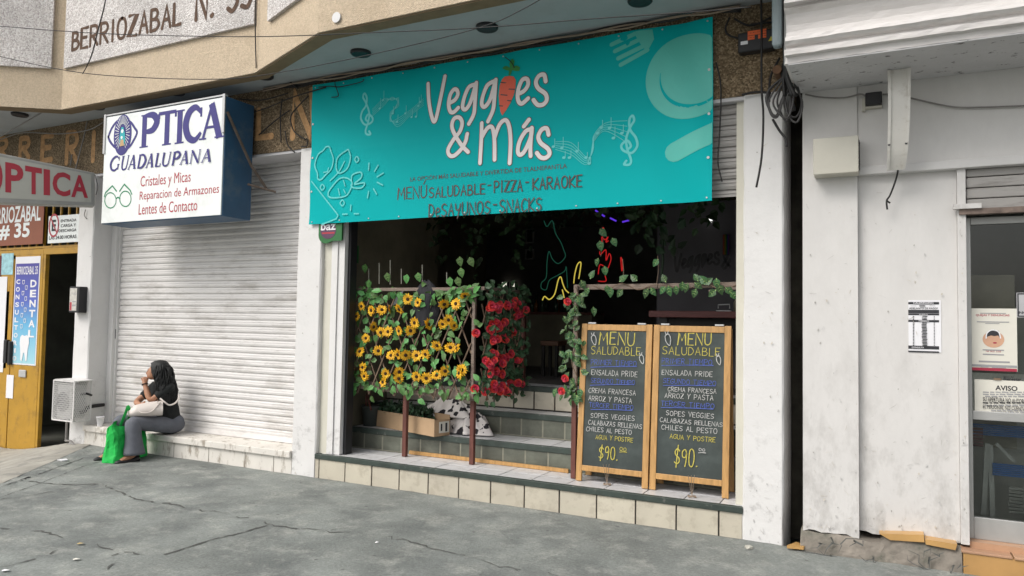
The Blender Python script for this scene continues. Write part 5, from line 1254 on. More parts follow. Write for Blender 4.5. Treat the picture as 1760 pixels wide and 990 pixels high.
# cow-print cloths
def cloth_lump(c, r, seed, name, label, m_):
    V = []; F = []; NR, NA = 26, 72; rq = random.Random(seed); ph = [rq.uniform(0, 6) for _ in range(4)]; zb_ = c[2] - r[2] * .62
    for j in range(NR + 1):
        t_ = j / NR
        for k in range(NA):
            a = 2 * PI * k / NA; ca, sa = math.cos(a), math.sin(a)
            edge = 1 + .22 * math.sin(2 * a + ph[0]) + .12 * math.sin(5 * a + ph[1]) + .08 * math.sin(9 * a + ph[2])
            fold = abs(math.sin(3.5 * a + ph[3] + 1.6 * t_)) ** .6 * .45 + abs(math.sin(8 * a + ph[1] - 2 * t_)) * .25
            u, v = t_ * edge * ca, t_ * edge * sa
            h = (1 - t_ ** 1.7) * (1.15 + .35 * noise.noise(Vector((u * 2.2, v * 2.2, seed)))) + (fold - .3) * .55 * t_ * (1.05 - t_ ** 3) - abs(noise.noise(Vector((u * 4, v * 4, seed + 5)))) * .30 * (1 - t_)
            V.append((c[0] + u * r[0], c[1] + v * r[1], zb_ + max(.004, h * r[2] * 1.35)))
    for j in range(NR):
        for k in range(NA): F.append((j * NA + k, j * NA + (k + 1) % NA, (j + 1) * NA + (k + 1) % NA, (j + 1) * NA + k))
    tag(link_mesh(name, V, F, m_, smooth=True), label, 'cloth', 'cow print cloths on the step')
cm = mat('cow_print', (.66, .62, .60), .85, .03, 4); t = cm.node_tree; b = t.nodes['Principled BSDF']; tc = t.nodes.new('ShaderNodeTexCoord'); vv = t.nodes.new('ShaderNodeTexVoronoi'); vv.inputs['Scale'].default_value = 11; nn = t.nodes.new('ShaderNodeTexNoise'); nn.inputs['Scale'].default_value = 9
mxv = t.nodes.new('ShaderNodeMixRGB'); mxv.inputs['Fac'].default_value = .18; t.links.new(tc.outputs['Object'], nn.inputs['Vector']); t.links.new(tc.outputs['Object'], mxv.inputs['Color1']); t.links.new(nn.outputs['Color'], mxv.inputs['Color2']); t.links.new(mxv.outputs[0], vv.inputs['Vector'])
mr = t.nodes.new('ShaderNodeMapRange'); mr.inputs['From Min'].default_value = .40; mr.inputs['From Max'].default_value = .37; t.links.new(vv.outputs['Distance'], mr.inputs[0]); mx = t.nodes.new('ShaderNodeMixRGB'); mx.inputs['Color2'].default_value = (.02, .018, .022, 1); t.links.new(b.inputs['Base Color'].links[0].from_socket, mx.inputs['Color1']); t.links.new(mr.outputs[0], mx.inputs['Fac']); t.links.new(mx.outputs[0], b.inputs['Base Color'])
p = Zp(795, 748, .458); cloth_lump((p.x + .02, p.y + .10, .56), (.22, .14, .15), 3, 'cow_print_cloth', 'crumpled white cow print cloth lying in front, right of the carton', cm)
p = Zp(765, 720, .60); cloth_lump((p.x + .0, .72, .70), (.30, .12, .13), 8, 'cow_print_cloth', 'cow print cloth heaped highest, above and behind the carton end', cm)
p = Zp(835, 745, .458); cloth_lump((p.x - .03, .73, .57), (.10, .10, .12), 14, 'cow_print_cloth', 'small bunch of cow print cloth nearest the rose trellis', cm)
bk = thing('plastic_bucket', 'dark grey green bucket on the step left of the carton', 'bucket', (-4.99, .62, .458))
p = Zp(626, 733, .46); m = MB(); m.lathe((p.x, .66, .459), [(.085, 0), (.105, .20), (.112, .202), (.112, .215), (.098, .215)], 20); m.build('bucket_body', mat('bucket_plastic', (.06, .07, .065), .5), bk, True)
m = MB(); m.tube([(p.x - .03, .60, .66), (p.x - .01, .58, .80), (p.x + .1, .52, .64)], .010, 6); tag(m.build('broom_stick', M_redwood), 'thin reddish stick leaning on the carton behind the left post', 'stick')
hp = Yp(622, 640, .52); ht = thing('straw_hat', 'round tan straw hat hanging behind the lower left sunflowers', 'hat', tuple(hp))
m = MB(); m.lathe((hp.x, .53, hp.z), [(.115, .0), (.118, -.004), (.06, -.006), (.055, .05), (.03, .06)], 24, 'y'); m.build('brim', mat('straw', (.30, .21, .12), .8, .2, 30), ht, True)
m = MB(); m.bar(Zp(704, 780.6, .24) + Vector((0, 0, .02)), Zp(977, 813.4, .24) + Vector((0, 0, .02)), .02, .034); tag(m.build('wooden_batten', M_pine), 'long pale pine batten lying along the foot of the inner step', 'batten')
sp_ = Yp(683, 510, .62); MBx = MB(); MBx.hexa([sp_ + Vector((-.06, 0, -.09)), sp_ + Vector((.05, .0, -.07)), sp_ + Vector((.05, .003, -.07)), sp_ + Vector((-.06, .003, -.09)), sp_ + Vector((-.05, 0, .03)), sp_ + Vector((.07, 0, .06)), sp_ + Vector((.07, .003, .06)), sp_ + Vector((-.05, .003, .03))]); 
tag(MBx.build('grey_card', mat('grey_card', (.42, .43, .44), .7)), 'tilted pale grey card seen between the upper sunflowers', 'card')

# ================================================================== RESTAURANT INTERIOR
M_neonr = mat('red_neon', (.3, .01, .01), .5, emis=(1, .03, .03), estr=.35); M_neony = mat('yellow_neon', (.3, .25, .02), .5, emis=(1, .80, .12), estr=.5); M_neong = mat('green_neon', (.01, .06, .04), .5, emis=(.05, .35, .22), estr=.13); M_led = mat('violet_led', (.05, .02, .2), .5, emis=(.16, .05, 1), estr=.55); M_lamp = mat('white_lamp', (.6, .6, .6), .5, emis=(1, 1, .95), estr=1.5)
def t3(x, y, Y): return Yp(860 + x / 3.807, 340 + y / 3.807, Y)
YN = 3.1
def neon(name, label, strokes, m_, r, Y=YN):
    m = MB()
    for st in strokes: m.tube([t3(a, b_, Y) for a, b_ in st], r, 6)
    tag(m.build(name, m_, None, True), label, 'neon sign', 'neon tubes in the dark dining room')
neon('neon_tube', 'thin dim green neon line zigzagging high in the dark room', [[(285, 150), (305, 188), (340, 150), (360, 230), (395, 290), (412, 335), (425, 385), (380, 430), (340, 400), (318, 350), (305, 420), (300, 520), (270, 555), (268, 590), (300, 600), (320, 540), (370, 510), (420, 480), (430, 450), (436, 520), (440, 590)]], M_neong, .0055)
neon('neon_tube', 'glowing yellow neon line with peaks left of the ivy covered post', [[(275, 670), (290, 645), (320, 665), (355, 630), (378, 540), (395, 518), (408, 560), (425, 600), (448, 622)], [(480, 560), (487, 500), (505, 435), (527, 425), (518, 500), (512, 530)], [(405, 600), (418, 655)]], M_neony, .0075)
neon('neon_tube', 'red neon scribble standing above the garland railing', [[(665, 208), (672, 195), (680, 208)], [(665, 290), (665, 255), (685, 275), (705, 255), (690, 290), (708, 280)], [(650, 350), (655, 372), (690, 340), (692, 410), (712, 365), (724, 400), (705, 460)], [(640, 500), (650, 440), (675, 445)], [(787, 390), (795, 480), (801, 430), (790, 388)], [(685, 510), (690, 545), (640, 545)]], M_neonr, .0065)
neon('led_strip', 'violet led strip glowing along the ceiling just under the banner', [[(622, 82), (682, 122)], [(718, 132), (758, 152)], [(798, 158), (846, 146)]], M_led, .010, 2.6)
a, b_ = t3(1356, 142, 2.2), t3(1384, 154, 2.2); m = MB(); m.tube([a, b_], .014, 8, False); tag(m.build('tube_lamp', M_lamp), 'small white tube lamp glowing under the ceiling at right', 'lamp')
for k, (x0_, y0_, x1_, y1_, lab) in enumerate(((12, 553, 46, 602, 'small bright back window glowing at left of the pair'), (78, 553, 98, 608, 'narrower bright back window glowing at right of the pair'))):
    a, b_ = t3(x0_, y1_, 6.1), t3(x1_, y0_, 6.1); w_ = thing('lit_window', lab, 'window', ((a.x + b_.x) / 2, 6.1, a.z))
    MB().box(a.x, b_.x, 6.09, 6.10, a.z, b_.z).build('pane', mat('daylit_pane', (.4, .4, .36), .5, emis=(1, .97, .82), estr=.7), w_)
    m = MB(); m.box(a.x - .03, a.x, 6.07, 6.12, a.z, b_.z); m.box(b_.x, b_.x + .03, 6.07, 6.12, a.z, b_.z); m.build('frame', M_black, w_)
for k, (x0_, y0_, x1_, y1_, lab) in enumerate(((168, 200, 222, 298, 'upper dark picture in thin grey frame on the back wall'), (165, 335, 220, 405, 'lower dark picture in thin grey frame on the back wall'))):
    a, b_ = t3(x0_, y1_, 6.19), t3(x1_, y0_, 6.19); pf = thing('picture_frame', lab, 'picture', ((a.x + b_.x) / 2, 6.18, a.z))
    m = MB(); e = .025; m.box(a.x, b_.x, 6.17, 6.2, a.z, a.z + e); m.box(a.x, b_.x, 6.17, 6.2, b_.z - e, b_.z); m.box(a.x, a.x + e, 6.17, 6.2, a.z + e, b_.z - e); m.box(b_.x - e, b_.x, 6.17, 6.2, a.z + e, b_.z - e); m.build('frame', M_alu, pf)
    m = MB(); m.box(a.x + e, b_.x - e, 6.185, 6.195, a.z + e, b_.z - e); m.build('print', M_dark, pf)
# dark wall lettering
g_ = G(facade(2.297))
def wmap(x, y):                            # same script as on the banner, shrunk onto the partition
    (xa, za), (xb, zb2) = (lambda p: (p.x, p.z))(t3(1140, 445, 2.3)), (lambda p: (p.x, p.z))(t3(1435, 435, 2.3)); k = (xb - xa) / (1145 - 165); return (xa + (x - 165) * k, za + (440 - y) * k * 1.05 + .0)
for st in SCRIPT1: g_.ribbon([wmap(*p) for p in st], .026)
g_.poly([wmap(*p) for p in CARROT])
for st in SCRIPT2[:1]: g_.ribbon([wmap(x + 870, y - 330) for x, y in st], .026)
tag(g_.build('wall_lettering', M_black), 'black script lettering painted on the grey partition', 'wall lettering')
# pride flag hanging
a, b_ = t3(1455, 372, 2.25), t3(1482, 240, 2.25); m = MB()
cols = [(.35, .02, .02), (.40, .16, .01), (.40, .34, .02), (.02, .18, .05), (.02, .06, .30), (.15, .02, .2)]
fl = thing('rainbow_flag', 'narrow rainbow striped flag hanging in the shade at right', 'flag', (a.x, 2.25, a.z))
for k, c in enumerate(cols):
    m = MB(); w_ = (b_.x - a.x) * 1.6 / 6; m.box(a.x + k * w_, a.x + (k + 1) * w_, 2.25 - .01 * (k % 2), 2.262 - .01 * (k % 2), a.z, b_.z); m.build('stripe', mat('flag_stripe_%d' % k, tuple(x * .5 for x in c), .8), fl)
# bar table in reddish wood
bt = thing('bar_table', 'high reddish wood bar table behind the right menu board', 'table', (-1.6, 1.85, .935))
p = Yp(1115, 533, 1.6); m = MB(); m.box(p.x, -.96, 1.6, 2.15, 1.672, 1.738); m.build('tabletop', mat('mahogany', (.16, .055, .05), .5, .25, 8, .1, 30, stretch=(.5, 4, 4)), bt, bevel=.006)
m = MB(); m.box(p.x + .09, p.x + .17, 1.68, 1.76, .935, 1.672); m.build('leg', M_black, bt); m = MB(); m.box(p.x + .09, p.x + .17, 2.0, 2.08, .935, 1.672); m.build('leg', M_black, bt)
m = MB(); m.box(p.x + .17, -1.0, 1.70, 1.74, 1.55, 1.66); m.build('apron', M_dark, bt)
m = MB(); m.tube([t3(1425, 725, 1.8), t3(1425, 700, 1.8), t3(1500, 697, 1.8), t3(1500, 725, 1.8)], .006, 6, False); p2 = t3(1462, 722, 1.8); m.box(p2.x - .07, p2.x + .07, 1.77, 1.83, 1.74, 1.75); tag(m.build('napkin_holder', M_steel), 'wire napkin holder on the bar table', 'napkin holder')
p2 = t3(1540, 722, 1.8); m = MB(); m.lathe((p2.x, 1.8, 1.74), [(.02, 0), (.022, .09), (.012, .11), (.012, .13)], 12); tag(m.build('sauce_bottle', mat('tan_bottle', (.2, .18, .13), .4), None, True), 'small pale sauce bottle at the end of the bar table', 'bottle')
# counter with glinting bottles at the back
cz = t3(120, 745, 4.4).z; p0 = t3(90, 745, 4.4); p1 = t3(600, 745, 4.4)
ct = thing('bar_counter', 'long dark bar counter at the back of the dining room', 'counter', ((p0.x + p1.x) / 2, 4.6, .93))
m = MB(); m.box(p0.x, p1.x, 4.4, 4.9, .93, cz - .04); m.build('counter_front', M_brownwall, ct); m = MB(); m.box(p0.x - .03, p1.x, 4.36, 4.93, cz - .04, cz); m.build('counter_top', M_redwood, ct)
rnd = random.Random(21)
gb = mat('bottle_glass', (.05, .09, .06), .12, .2, spec=.8)
for k in range(14):
    x = p0.x + .1 + (p1.x - p0.x - .3) * k / 13 + rnd.uniform(-.05, .05); h = rnd.uniform(.2, .32); m = MB(); m.lathe((x, 4.55 + rnd.uniform(-.1, .2), cz), [(.034, 0), (.036, h * .6), (.013, h * .75), (.013, h)], 10)
    tag(m.build('bottle', gb if k % 3 else mat('amber_bottle', (.18, .07, .01), .12, .2, spec=.8), None, True), 'bottle standing on the dark bar counter at the back', 'bottle', 'bottles on the bar counter')
st = thing('wooden_stool', 'brown wooden stool between rose trellis and ivy post', 'stool', (-3.4, 2.6, .935))
p = Yp(952, 590, 2.6); m = MB(); m.box(p.x - .14, p.x + .10, 2.5, 2.78, p.z - .03, p.z + .03); m.build('seat', mat('stool_wood', (.12, .06, .035), .6), st, bevel=.01)
for dx in (-.11, .07):
    for yy in (2.53, 2.74): m = MB(); m.box(p.x + dx - .018, p.x + dx + .018, yy - .018, yy + .018, .93, p.z - .03); m.build('leg', M_dark, st)
# hanging artificial ivy under the ceiling
def ivy(label, x0, x1, y, z, n, hang, seed, m_):
    rnd = random.Random(seed); m = MB()
    for k in range(n):
        t_ = rnd.random(); x = x0 + (x1 - x0) * t_; d = rnd.random() ** 2 * hang * (.5 + .5 * math.sin(t_ * 17 + seed)); rleaf(m, (x, y + rnd.gauss(0, .08), z - d), .095, rnd, droop=.5)
    m.tube([(x0 + (x1 - x0) * k / 10, y, z - .03 - .04 * math.sin(k * 1.3) ** 2) for k in range(11)], .012, 5); o = m.build('ivy_garland', m_); tag(o, label, 'garland', 'ivy garlands in the dining room')
M_ivy = mat('dark_ivy', (.028, .060, .020), .5, .2, 10, island=.4)  # dark green leaves for the garlands
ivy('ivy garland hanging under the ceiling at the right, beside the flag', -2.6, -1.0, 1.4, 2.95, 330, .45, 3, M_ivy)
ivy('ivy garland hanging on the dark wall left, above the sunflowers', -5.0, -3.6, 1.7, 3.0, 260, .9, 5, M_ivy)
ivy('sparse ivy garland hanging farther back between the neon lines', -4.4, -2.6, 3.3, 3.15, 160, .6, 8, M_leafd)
m = MB(); a = t3(1050, 560, 1.5); m.tube([a, a + Vector((.02, 0, .35)), a + Vector((-.02, 0, .75)), a + Vector((.1, 0, 1.1))], .012, 6)
rnd = random.Random(9)
for k in range(46): rleaf(m, a + Vector((rnd.gauss(0, .14), rnd.gauss(0, .1), rnd.uniform(.35, 1.0))), .12, rnd)
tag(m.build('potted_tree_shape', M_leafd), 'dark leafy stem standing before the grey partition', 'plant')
bpy.data.objects['potted_tree_shape'].name = 'indoor_plant'
# round green sign at the jamb, and a solid copy imitating its reflection within
def bank_sign(label, x0_, y0_, x1_, y1_, Y, txt):
    a, b_ = Yp(x0_, y1_, Y), Yp(x1_, y0_, Y); w_, h = b_.x - a.x, b_.z - a.z; s_ = thing('green_sign_or_reflection', label, 'sign', ((a.x + b_.x) / 2, Y, a.z))
    P = [(a.x, b_.z), (a.x, a.z + h * .35)] + [(a.x + w_ * .34 - w_ * .34 * math.cos(q), a.z + h * .35 - h * .35 * math.sin(q)) for q in [PI / 2 * k / 6 for k in range(1, 7)]] + [(a.x + w_ * .6, a.z + h * .1), (b_.x, a.z + h * .1), (b_.x, b_.z)]
    m = MB(); m.prism(P, Y, Y + .02); m.build('panel', mat('green_plastic', (.025, .14, .04), .4, .08), s_)
    g_ = G(facade(Y - .002)); g_.mi = 0; c = (a.x + w_ * .42, a.z + h * .55); g_.disc(c, w_ * .34, 20, None, h * .36); g_.mi = 1; g_.text(txt, a.x + w_ * .10, a.z + h * .55, a.x + w_ * .74, a.z + h * .92, .02); g_.mi = 2; g_.rect(a.x + w_ * .16, a.z + h * .40, a.x + w_ * .70, a.z + h * .47); g_.build('lettering', [mat('plum_print', (.10, .045, .09), .5), M_paper, M_signred], s_)
bank_sign('green rounded sign with white letters, tucked under the banner at the left jamb', 547, 376, 588, 419, -.010, 'baz')
bank_sign('solid green panel imitating the sign reflection, inside the dark left side of the opening', 601, 422, 615, 456, .42, 'az')

# ================================================================== FIXTURES ON THE RIGHT
ub = thing('utility_box', 'beige sheet metal box with side louvres on the white pillar', 'utility box', (-.28, -.15, 2.69))
MB().box(-.43, -.136, -.155, -.001, 2.685, 2.945).build('case', M_boxbeige, ub, bevel=.006)
m = MB()
for k in range(7): m.box(-.1355, -.130, -.13, -.03, 2.72 + k * .03, 2.735 + k * .03)
m.build('louvre', M_black, ub)
jb = thing('junction_box', 'small black junction box under the cornice soffit', 'junction box', (-.06, -.05, 3.15))
a, b_ = Yp(1487, 181, -.06), Yp(1516, 156, -.06); MB().box(a.x, b_.x, -.06, .014, a.z, b_.z).build('case', M_black, jb, bevel=.008)
m = MB(); m.box(a.x - .02, a.x + .0, -.03, .014, a.z - .03, b_.z - .03); m.box(a.x, b_.x, -.03, .014, a.z - .015, a.z - .002); m.build('bracket', M_boxbeige, jb)
# curved metal channel between soffit and lintel
ch = thing('metal_channel', 'curved pale sheet metal channel running from soffit to lintel', 'channel', (.1, -.2, 2.68))
ctl = [(.045, .184, -.29, 3.33), (.048, .18, -.30, 3.15), (.046, .175, -.27, 2.98), (.042, .165, -.20, 2.80), (.04, .15, -.12, 2.685)]
def chan(u0, u1, d, th):
    m = MB(); V = []; P = catmull([(c[0], c[2], c[3]) for c in ctl], 6); Q = catmull([(c[1], c[2], c[3]) for c in ctl], 6)
    for p, q in zip(P, Q):
        x0_, x1_ = p.x + (q.x - p.x) * u0, p.x + (q.x - p.x) * u1; V += [(x0_, p.y - d, p.z), (x1_, p.y - d, p.z), (x1_, p.y - d + th, p.z), (x0_, p.y - d + th, p.z)]
    n_ = len(P); F = [(4 * i + k, 4 * i + (k + 1) % 4, 4 * i + 4 + (k + 1) % 4, 4 * i + 4 + k) for i in range(n_ - 1) for k in range(4)] + [(0, 1, 2, 3), (4 * n_ - 1, 4 * n_ - 2, 4 * n_ - 3, 4 * n_ - 4)]
    return m.add(V, F)
M_chan = mat('channel_paint', (.66, .64, .60), .45, .06, 4, metal=.1, dirt=(.40, .36, .30), dirt_amt=.5, dirt_scale=7)
chan(.14, .86, .004, .004).build('web', M_chan, ch); chan(0, .14, .018, .02).build('flange', M_chan, ch); chan(.86, 1, .018, .02).build('flange', M_chan, ch)
m = MB()
for u, z in ((.052, 2.84), (.155, 2.84)): m.lathe((u, -.232, z), [(.008, -.004), (.008, .006)], 8, 'y')
m.build('screw', M_black, ch)
# black box with orange number stickers
kb = thing('terminal_box', 'black telecom box with orange number stickers on the brown beam', 'telecom box', (-.95, -.08, 3.70))
yk = -.09; (x0, z0), (x1, z1) = fz(1268, 90, yk), fz(1325, 48, yk)
m = MB(); m.box(x0, x1 + .02, yk, -.003, z0 - .005, z1); m.build('case', M_black, kb, bevel=.012)
g_ = G(facade(yk - .003)); g_.mi = 0
def t4(x, y): return fz(1180 + x / 5.5, 20 + y / 5.5, yk)
(xa, za), (xb, zb2) = t4(578, 272), t4(755, 160); mid = (za + zb2) / 2
g_.rect(xa, mid, xb, zb2); g_.rect(xa, za, xa + (xb - xa) * .38, mid - .003); g_.rect(xa + (xb - xa) * .56, za, xb, mid - .003)
g_.mi = 2; (xc, zc), (xd, zd_) = t4(512, 318), t4(580, 275); g_.rect(xc, zc, xd, zd_); g_.mi = 3; (xe, ze) = t4(800, 270); g_.poly([(xe - .02, ze - .005), (xe + .02, ze - .005), (xe, ze + .03)])
g_.mi = 1
for k, c in enumerate('TLOC6'): g_.text(c, xa + .012 + k * (xb - xa) / 5, mid + .016, xa + .034 + k * (xb - xa) / 5, zb2 - .014, .02)
for k, c in ((0, 'T'), (1, 'O'), (3, 'C'), (4, '8')): g_.text(c, xa + .012 + k * (xb - xa) / 5, za + .014, xa + .034 + k * (xb - xa) / 5, mid - .016, .02)
g_.build('sticker', [mat('orange_sticker', (.72, .12, .03), .5, .05), M_print, M_paper, mat('yellow_sticker', (.6, .5, .05), .5)], kb)
# weather box at the corner
wb = thing('cable_enclosure', 'pale blue grey cable enclosure at the cornice end', 'enclosure', (-.70, -.25, 3.4))
a = Yp(1336, 90, -.30); m = MB(); m.box(a.x - .035, a.x + .035, -.34, -.24, 3.60, 4.25); m.build('case', mat('enclosure_plastic', (.40, .47, .50), .5, .08), wb, bevel=.025)
m = MB(); m.box(a.x + .045, a.x + .10, -.32, -.24, 3.45, 4.2); m.build('conduit', mat('conduit_grey', (.45, .45, .44), .6, .1), wb, bevel=.015)

# ================================================================== CABLES
def cable(label, pts, r, m_, name='cable', cat='cable', group=None):
    m = MB(); 
    for P in pts: m.tube(P, r, 6)
    return tag(m.build(name, m_, None, True), label, cat, group)
FA = lambda L, y: [Yp(a, b_, y) for a, b_ in L]
cable('thin wire crossing the pebble-dash panels and reaching the second downlight', [FA([(-60, 41), (0, 45), (115, 54), (237, 60), (440, 63), (640, 56), (821, 48), (1010, 33), (1200, 20), (1290, 12)], -1.25)], .004, M_cable, 'overhead_wire')
cable('thin wire sagging low over the stucco, then rising to the banner top', [FA([(-60, 80), (0, 97), (119, 122), (227, 132.5), (374, 136), (478, 125), (650, 91), (823, 48), (900, 15), (960, -20)], -1.20)], .004, M_cable, 'overhead_wire')
cable('wire dangling down the pebble-dash panel through the carved name', [FA([(185, -20), (178, 15), (170, 45), (160, 85), (152, 108), (142, 127)], -.53)], .005, M_cable)
cable('wire running straight down the stucco corner beside the carved number', [[Vp(446, -30, A2, B2) + Vector((.02, -.06, 0)), Vp(444, 40, A2, B2) + Vector((.02, -.06, 0)), Vp(443, 120, A2, B2) + Vector((.02, -.04, 0))]], .006, M_cable)
rnd = random.Random(3)
def along(y, dz, n=18, jit=.02):
    return [Vector((-5.9 + (5.9 - .95) * k / n, y + rnd.uniform(-.01, .01), 4.035 + dz + rnd.uniform(-jit, jit))) for k in range(n + 1)]
cable('black cable bundle strung along the top edge of the banner', [along(-.06, -.005), along(-.075, .005)], .011, M_cable, 'cable_bundle')
cable('tan cable twisted along the black bundle over the banner', [along(-.09, .0, 22, .015), along(-.085, .012, 16, .012)], .008, M_cabletan, 'cable_bundle')
cable('loose black wire drooping over the top left of the banner', [FA([(547, 150), (568, 148), (585, 149), (620, 141), (625, 136)], -.065), FA([(576, 138), (576, 146), (581, 160), (580, 166), (570, 167)], -.065)], .005, M_cable)
cable('black wire drooping over the carrot leaves on the banner', [FA([(868, 98), (878, 106), (884, 116)], -.065)], .004, M_cable)
cable('tangled dark wires hanging across the carved letters beside the sign box', [FA([(455, 128), (490, 136), (512, 152)], -.08), FA([(425, 196), (460, 185), (500, 168), (560, 150)], -.06), FA([(410, 170), (450, 172), (495, 160)], -.06), FA([(485, 170), (482, 200), (483, 245)], -.03), FA([(530, 165), (515, 180), (500, 200), (505, 225), (525, 240)], -.04), FA([(490, 225), (495, 250), (507, 262)], -.03), FA([(497, 190), (470, 210), (445, 232)], -.03), FA([(527, 238), (528, 250), (518, 252)], -.03)], .007, M_cable, 'wire_tangle')
cable('pale wires hanging on the beam beside the angled red lettered sign', [FA([(150, 208), (143, 240), (130, 290)], -.05), FA([(178, 210), (150, 224), (100, 230), (40, 228), (0, 240)], -.08), FA([(75, 192), (40, 212), (0, 235)], -.45), FA([(124, 265), (121, 285)], -.03)], .007, M_cablegrey, 'wire_tangle')
cable('short pale wire stub at the right end of the angled sign', [FA([(163, 300), (168, 320), (165, 335)], -.1), FA([(147, 360), (145, 370), (149, 376)], -.02)], .005, M_cablegrey)
cable('long black cable hanging straight down before the right pillar', [FA([(1308, -30), (1309, 60), (1309, 150), (1312, 200), (1309, 270), (1300, 322)], -.18)], .008, M_cable, 'hanging_cable')
cable('thin black wire dangling beside the right banner edge', [FA([(1231, 108), (1238, 140), (1239, 180), (1236, 240), (1234, 280), (1241, 312)], -.03)], .006, M_cable, 'hanging_cable')
cable('black wire looping from the beam into the orange stickered box', [FA([(1270, 66), (1252, 60), (1247, 48), (1254, 30)], -.05), FA([(1290, 42), (1330, 38)], -.05), FA([(1262, 32), (1290, 44), (1325, 30)], -.04)], .008, M_cable)
L1 = []
rnd = random.Random(12)
for k in range(9):
    x = 1345 + rnd.uniform(-4, 10); L1.append(FA([(x + 2, -10), (x + rnd.uniform(-2, 4), 40), (1346 + rnd.uniform(0, 14), 90), (1350 + rnd.uniform(-6, 14), 130), (1356 + rnd.uniform(-8, 14), 165)], -.25 + rnd.uniform(-.05, .1)))
cable('thick dark bundle of cables pouring down at the cornice end', L1, .011, M_cable, 'cable_bundle')
L2 = []
for k in range(7):
    x = 1330 + rnd.uniform(0, 34); d = rnd.uniform(8, 22)
    L2.append(FA([(1356 + rnd.uniform(-8, 6), 125 + rnd.uniform(-10, 10)), (x - d, 165 + rnd.uniform(-8, 8)), (x - d * .6, 190 + rnd.uniform(0, 10)), (x + d * .4, 197 + rnd.uniform(0, 20)), (x + d, 175), (1362 + rnd.uniform(-8, 6), 130)], -.22 + rnd.uniform(-.04, .06)))
cable('loose loops of grey black cable hanging below the cable bundle', L2, .007, mat('loop_cable', (.05, .048, .048), .6), 'cable_loops')
cable('frayed cable ends dropping over the right pillar top', [FA([(1328, 205), (1340, 225), (1350, 238), (1352, 252)], -.15), FA([(1275, 163), (1300, 158), (1325, 160)], -.04), FA([(1340, 100), (1325, 130), (1322, 160), (1322, 175)], -.08)], .009, M_cable)
cable('thin cable clipped along the wall beneath the soffit', [FA([(1384, 162), (1410, 167), (1450, 168), (1478, 162), (1487, 165)], -.03), FA([(1517, 162), (1545, 164), (1580, 172), (1640, 184), (1700, 184), (1780, 181)], -.01)], .006, M_cablegrey)
cable('dark forked wire stub hanging below the metal channel', [FA([(1535, 287), (1543, 290), (1540, 308), (1530, 335), (1524, 345), (1525, 360)], -.03), FA([(1524, 345), (1530, 349)], -.03)], .006, M_cable)
m = MB(); a = Yp(1338, 126, -.10); m.lathe((a.x, -.10, a.z), [(.032, -.05), (.032, .09)], 14, 'y'); tag(m.build('pipe_stub', mat('rusty_pipe', (.14, .075, .04), .85, .3, 14)), 'rusty round pipe end sticking out beside the cables', 'pipe')

# ================================================================== NOTICES ON THE RIGHT
yn = .056
(x0, z1), (x1, z0) = fz(1561, 516, yn), fz(1618, 606, yn)
cl = thing('calendar_notice', 'white printed calendar sheet taped on the white wall panel', 'notice', ((x0 + x1) / 2, yn, z0))
MB().box(x0, x1, yn, yn + .002, z0, z1).build('sheet', M_paper, cl)
def tc_(x, y): return fz(1540 + x / 4.5, 500 + y / 4.5, yn)
g_ = G(facade(yn - .001)); g_.mi = 0
for y0_, y1_ in ((86, 104), (147, 172), (176, 187), (226, 240), (428, 447), (468, 472)):
    (a, b_), (c, d) = tc_(95, y1_), tc_(333, y0_); g_.rect(a, b_, c, d)
def tx(s_, xa, ya, xb, yb, w_=.01): (a, b_), (c, d) = tc_(xa, ya), tc_(xb, yb); g_.text(s_, a, min(b_, d - .002), c, d, w_)
tx('ADELANTO DE PAGO*', 102, 141, 325, 128, .02)
rows = [194, 206, 217] + [245 + 11.5 * k for k in range(16)]
for r_ in rows:
    for xa, w_ in ((130, 10), (200 + rnd.uniform(-4, 4), 38), (292, 7)): (a, b_), (c, d) = tc_(xa, r_ + 6), tc_(xa + w_, r_); g_.rect(a, b_, c, d)
for xa in (112, 180, 258): (a, b_), (c, d) = tc_(xa, 120), tc_(xa + 45, 112); g_.rect(a, b_, c, d) if xa == 180 else g_.rect(a, b_ + .003, c, d - .003)
g_.mi = 1; tx('CALENDARIO', 133, 100, 290, 88, .02); tx('ENERO', 180, 185, 245, 178, .01); tx('FEBRERO', 175, 238, 255, 228, .01); tx('CONSULTA', 122, 442, 215, 432, .01)
g_.build('print', [M_print, M_paper], cl)
yg = YG + .017
(x0, z1), (x1, z0) = fz(1667, 530, yg), fz(1749, 639, yg)
po = thing('complaints_poster', 'cream complaints poster with a faceless operator in a headset, behind the door glass', 'poster', ((x0 + x1) / 2, yg, z0))
MB().box(x0, x1, yg, yg + .002, z0, z1).build('sheet', M_paper2, po)
def tq(x, y): return fz(1540 + x / 4.5, 500 + y / 4.5, yg)
g_ = G(facade(yg - .0008))
def txq(s_, xa, ya, xb, yb, w_=.01): (a, b_), (c, d) = tq(xa, ya), tq(xb, yb); g_.text(s_, a, min(b_, d - .002), c, d, w_)
g_.mi = 0; txq('QUEJAS Y DENUNCIAS', 617, 199, 878, 181, .02); txq('Tel. 5621 3350', 692, 472, 812, 461, .015)
g_.mi = 1; c = tq(753, 375); g_.disc(c, .062, 24, None, .056)
g_.mi = 2; g_.poly([tq(*p) for p in ((700, 362), (702, 330), (725, 305), (760, 298), (795, 310), (808, 345), (804, 365), (790, 345), (760, 350), (735, 345), (710, 352))])
g_.mi = 3; g_.ribbon([tq(*p) for p in ((697, 365), (702, 330), (730, 306), (765, 304), (796, 322), (808, 365))], .007)
g_.mi = 0; g_.disc(tq(765, 402), .012, 10, None, .006)
g_.mi = 4
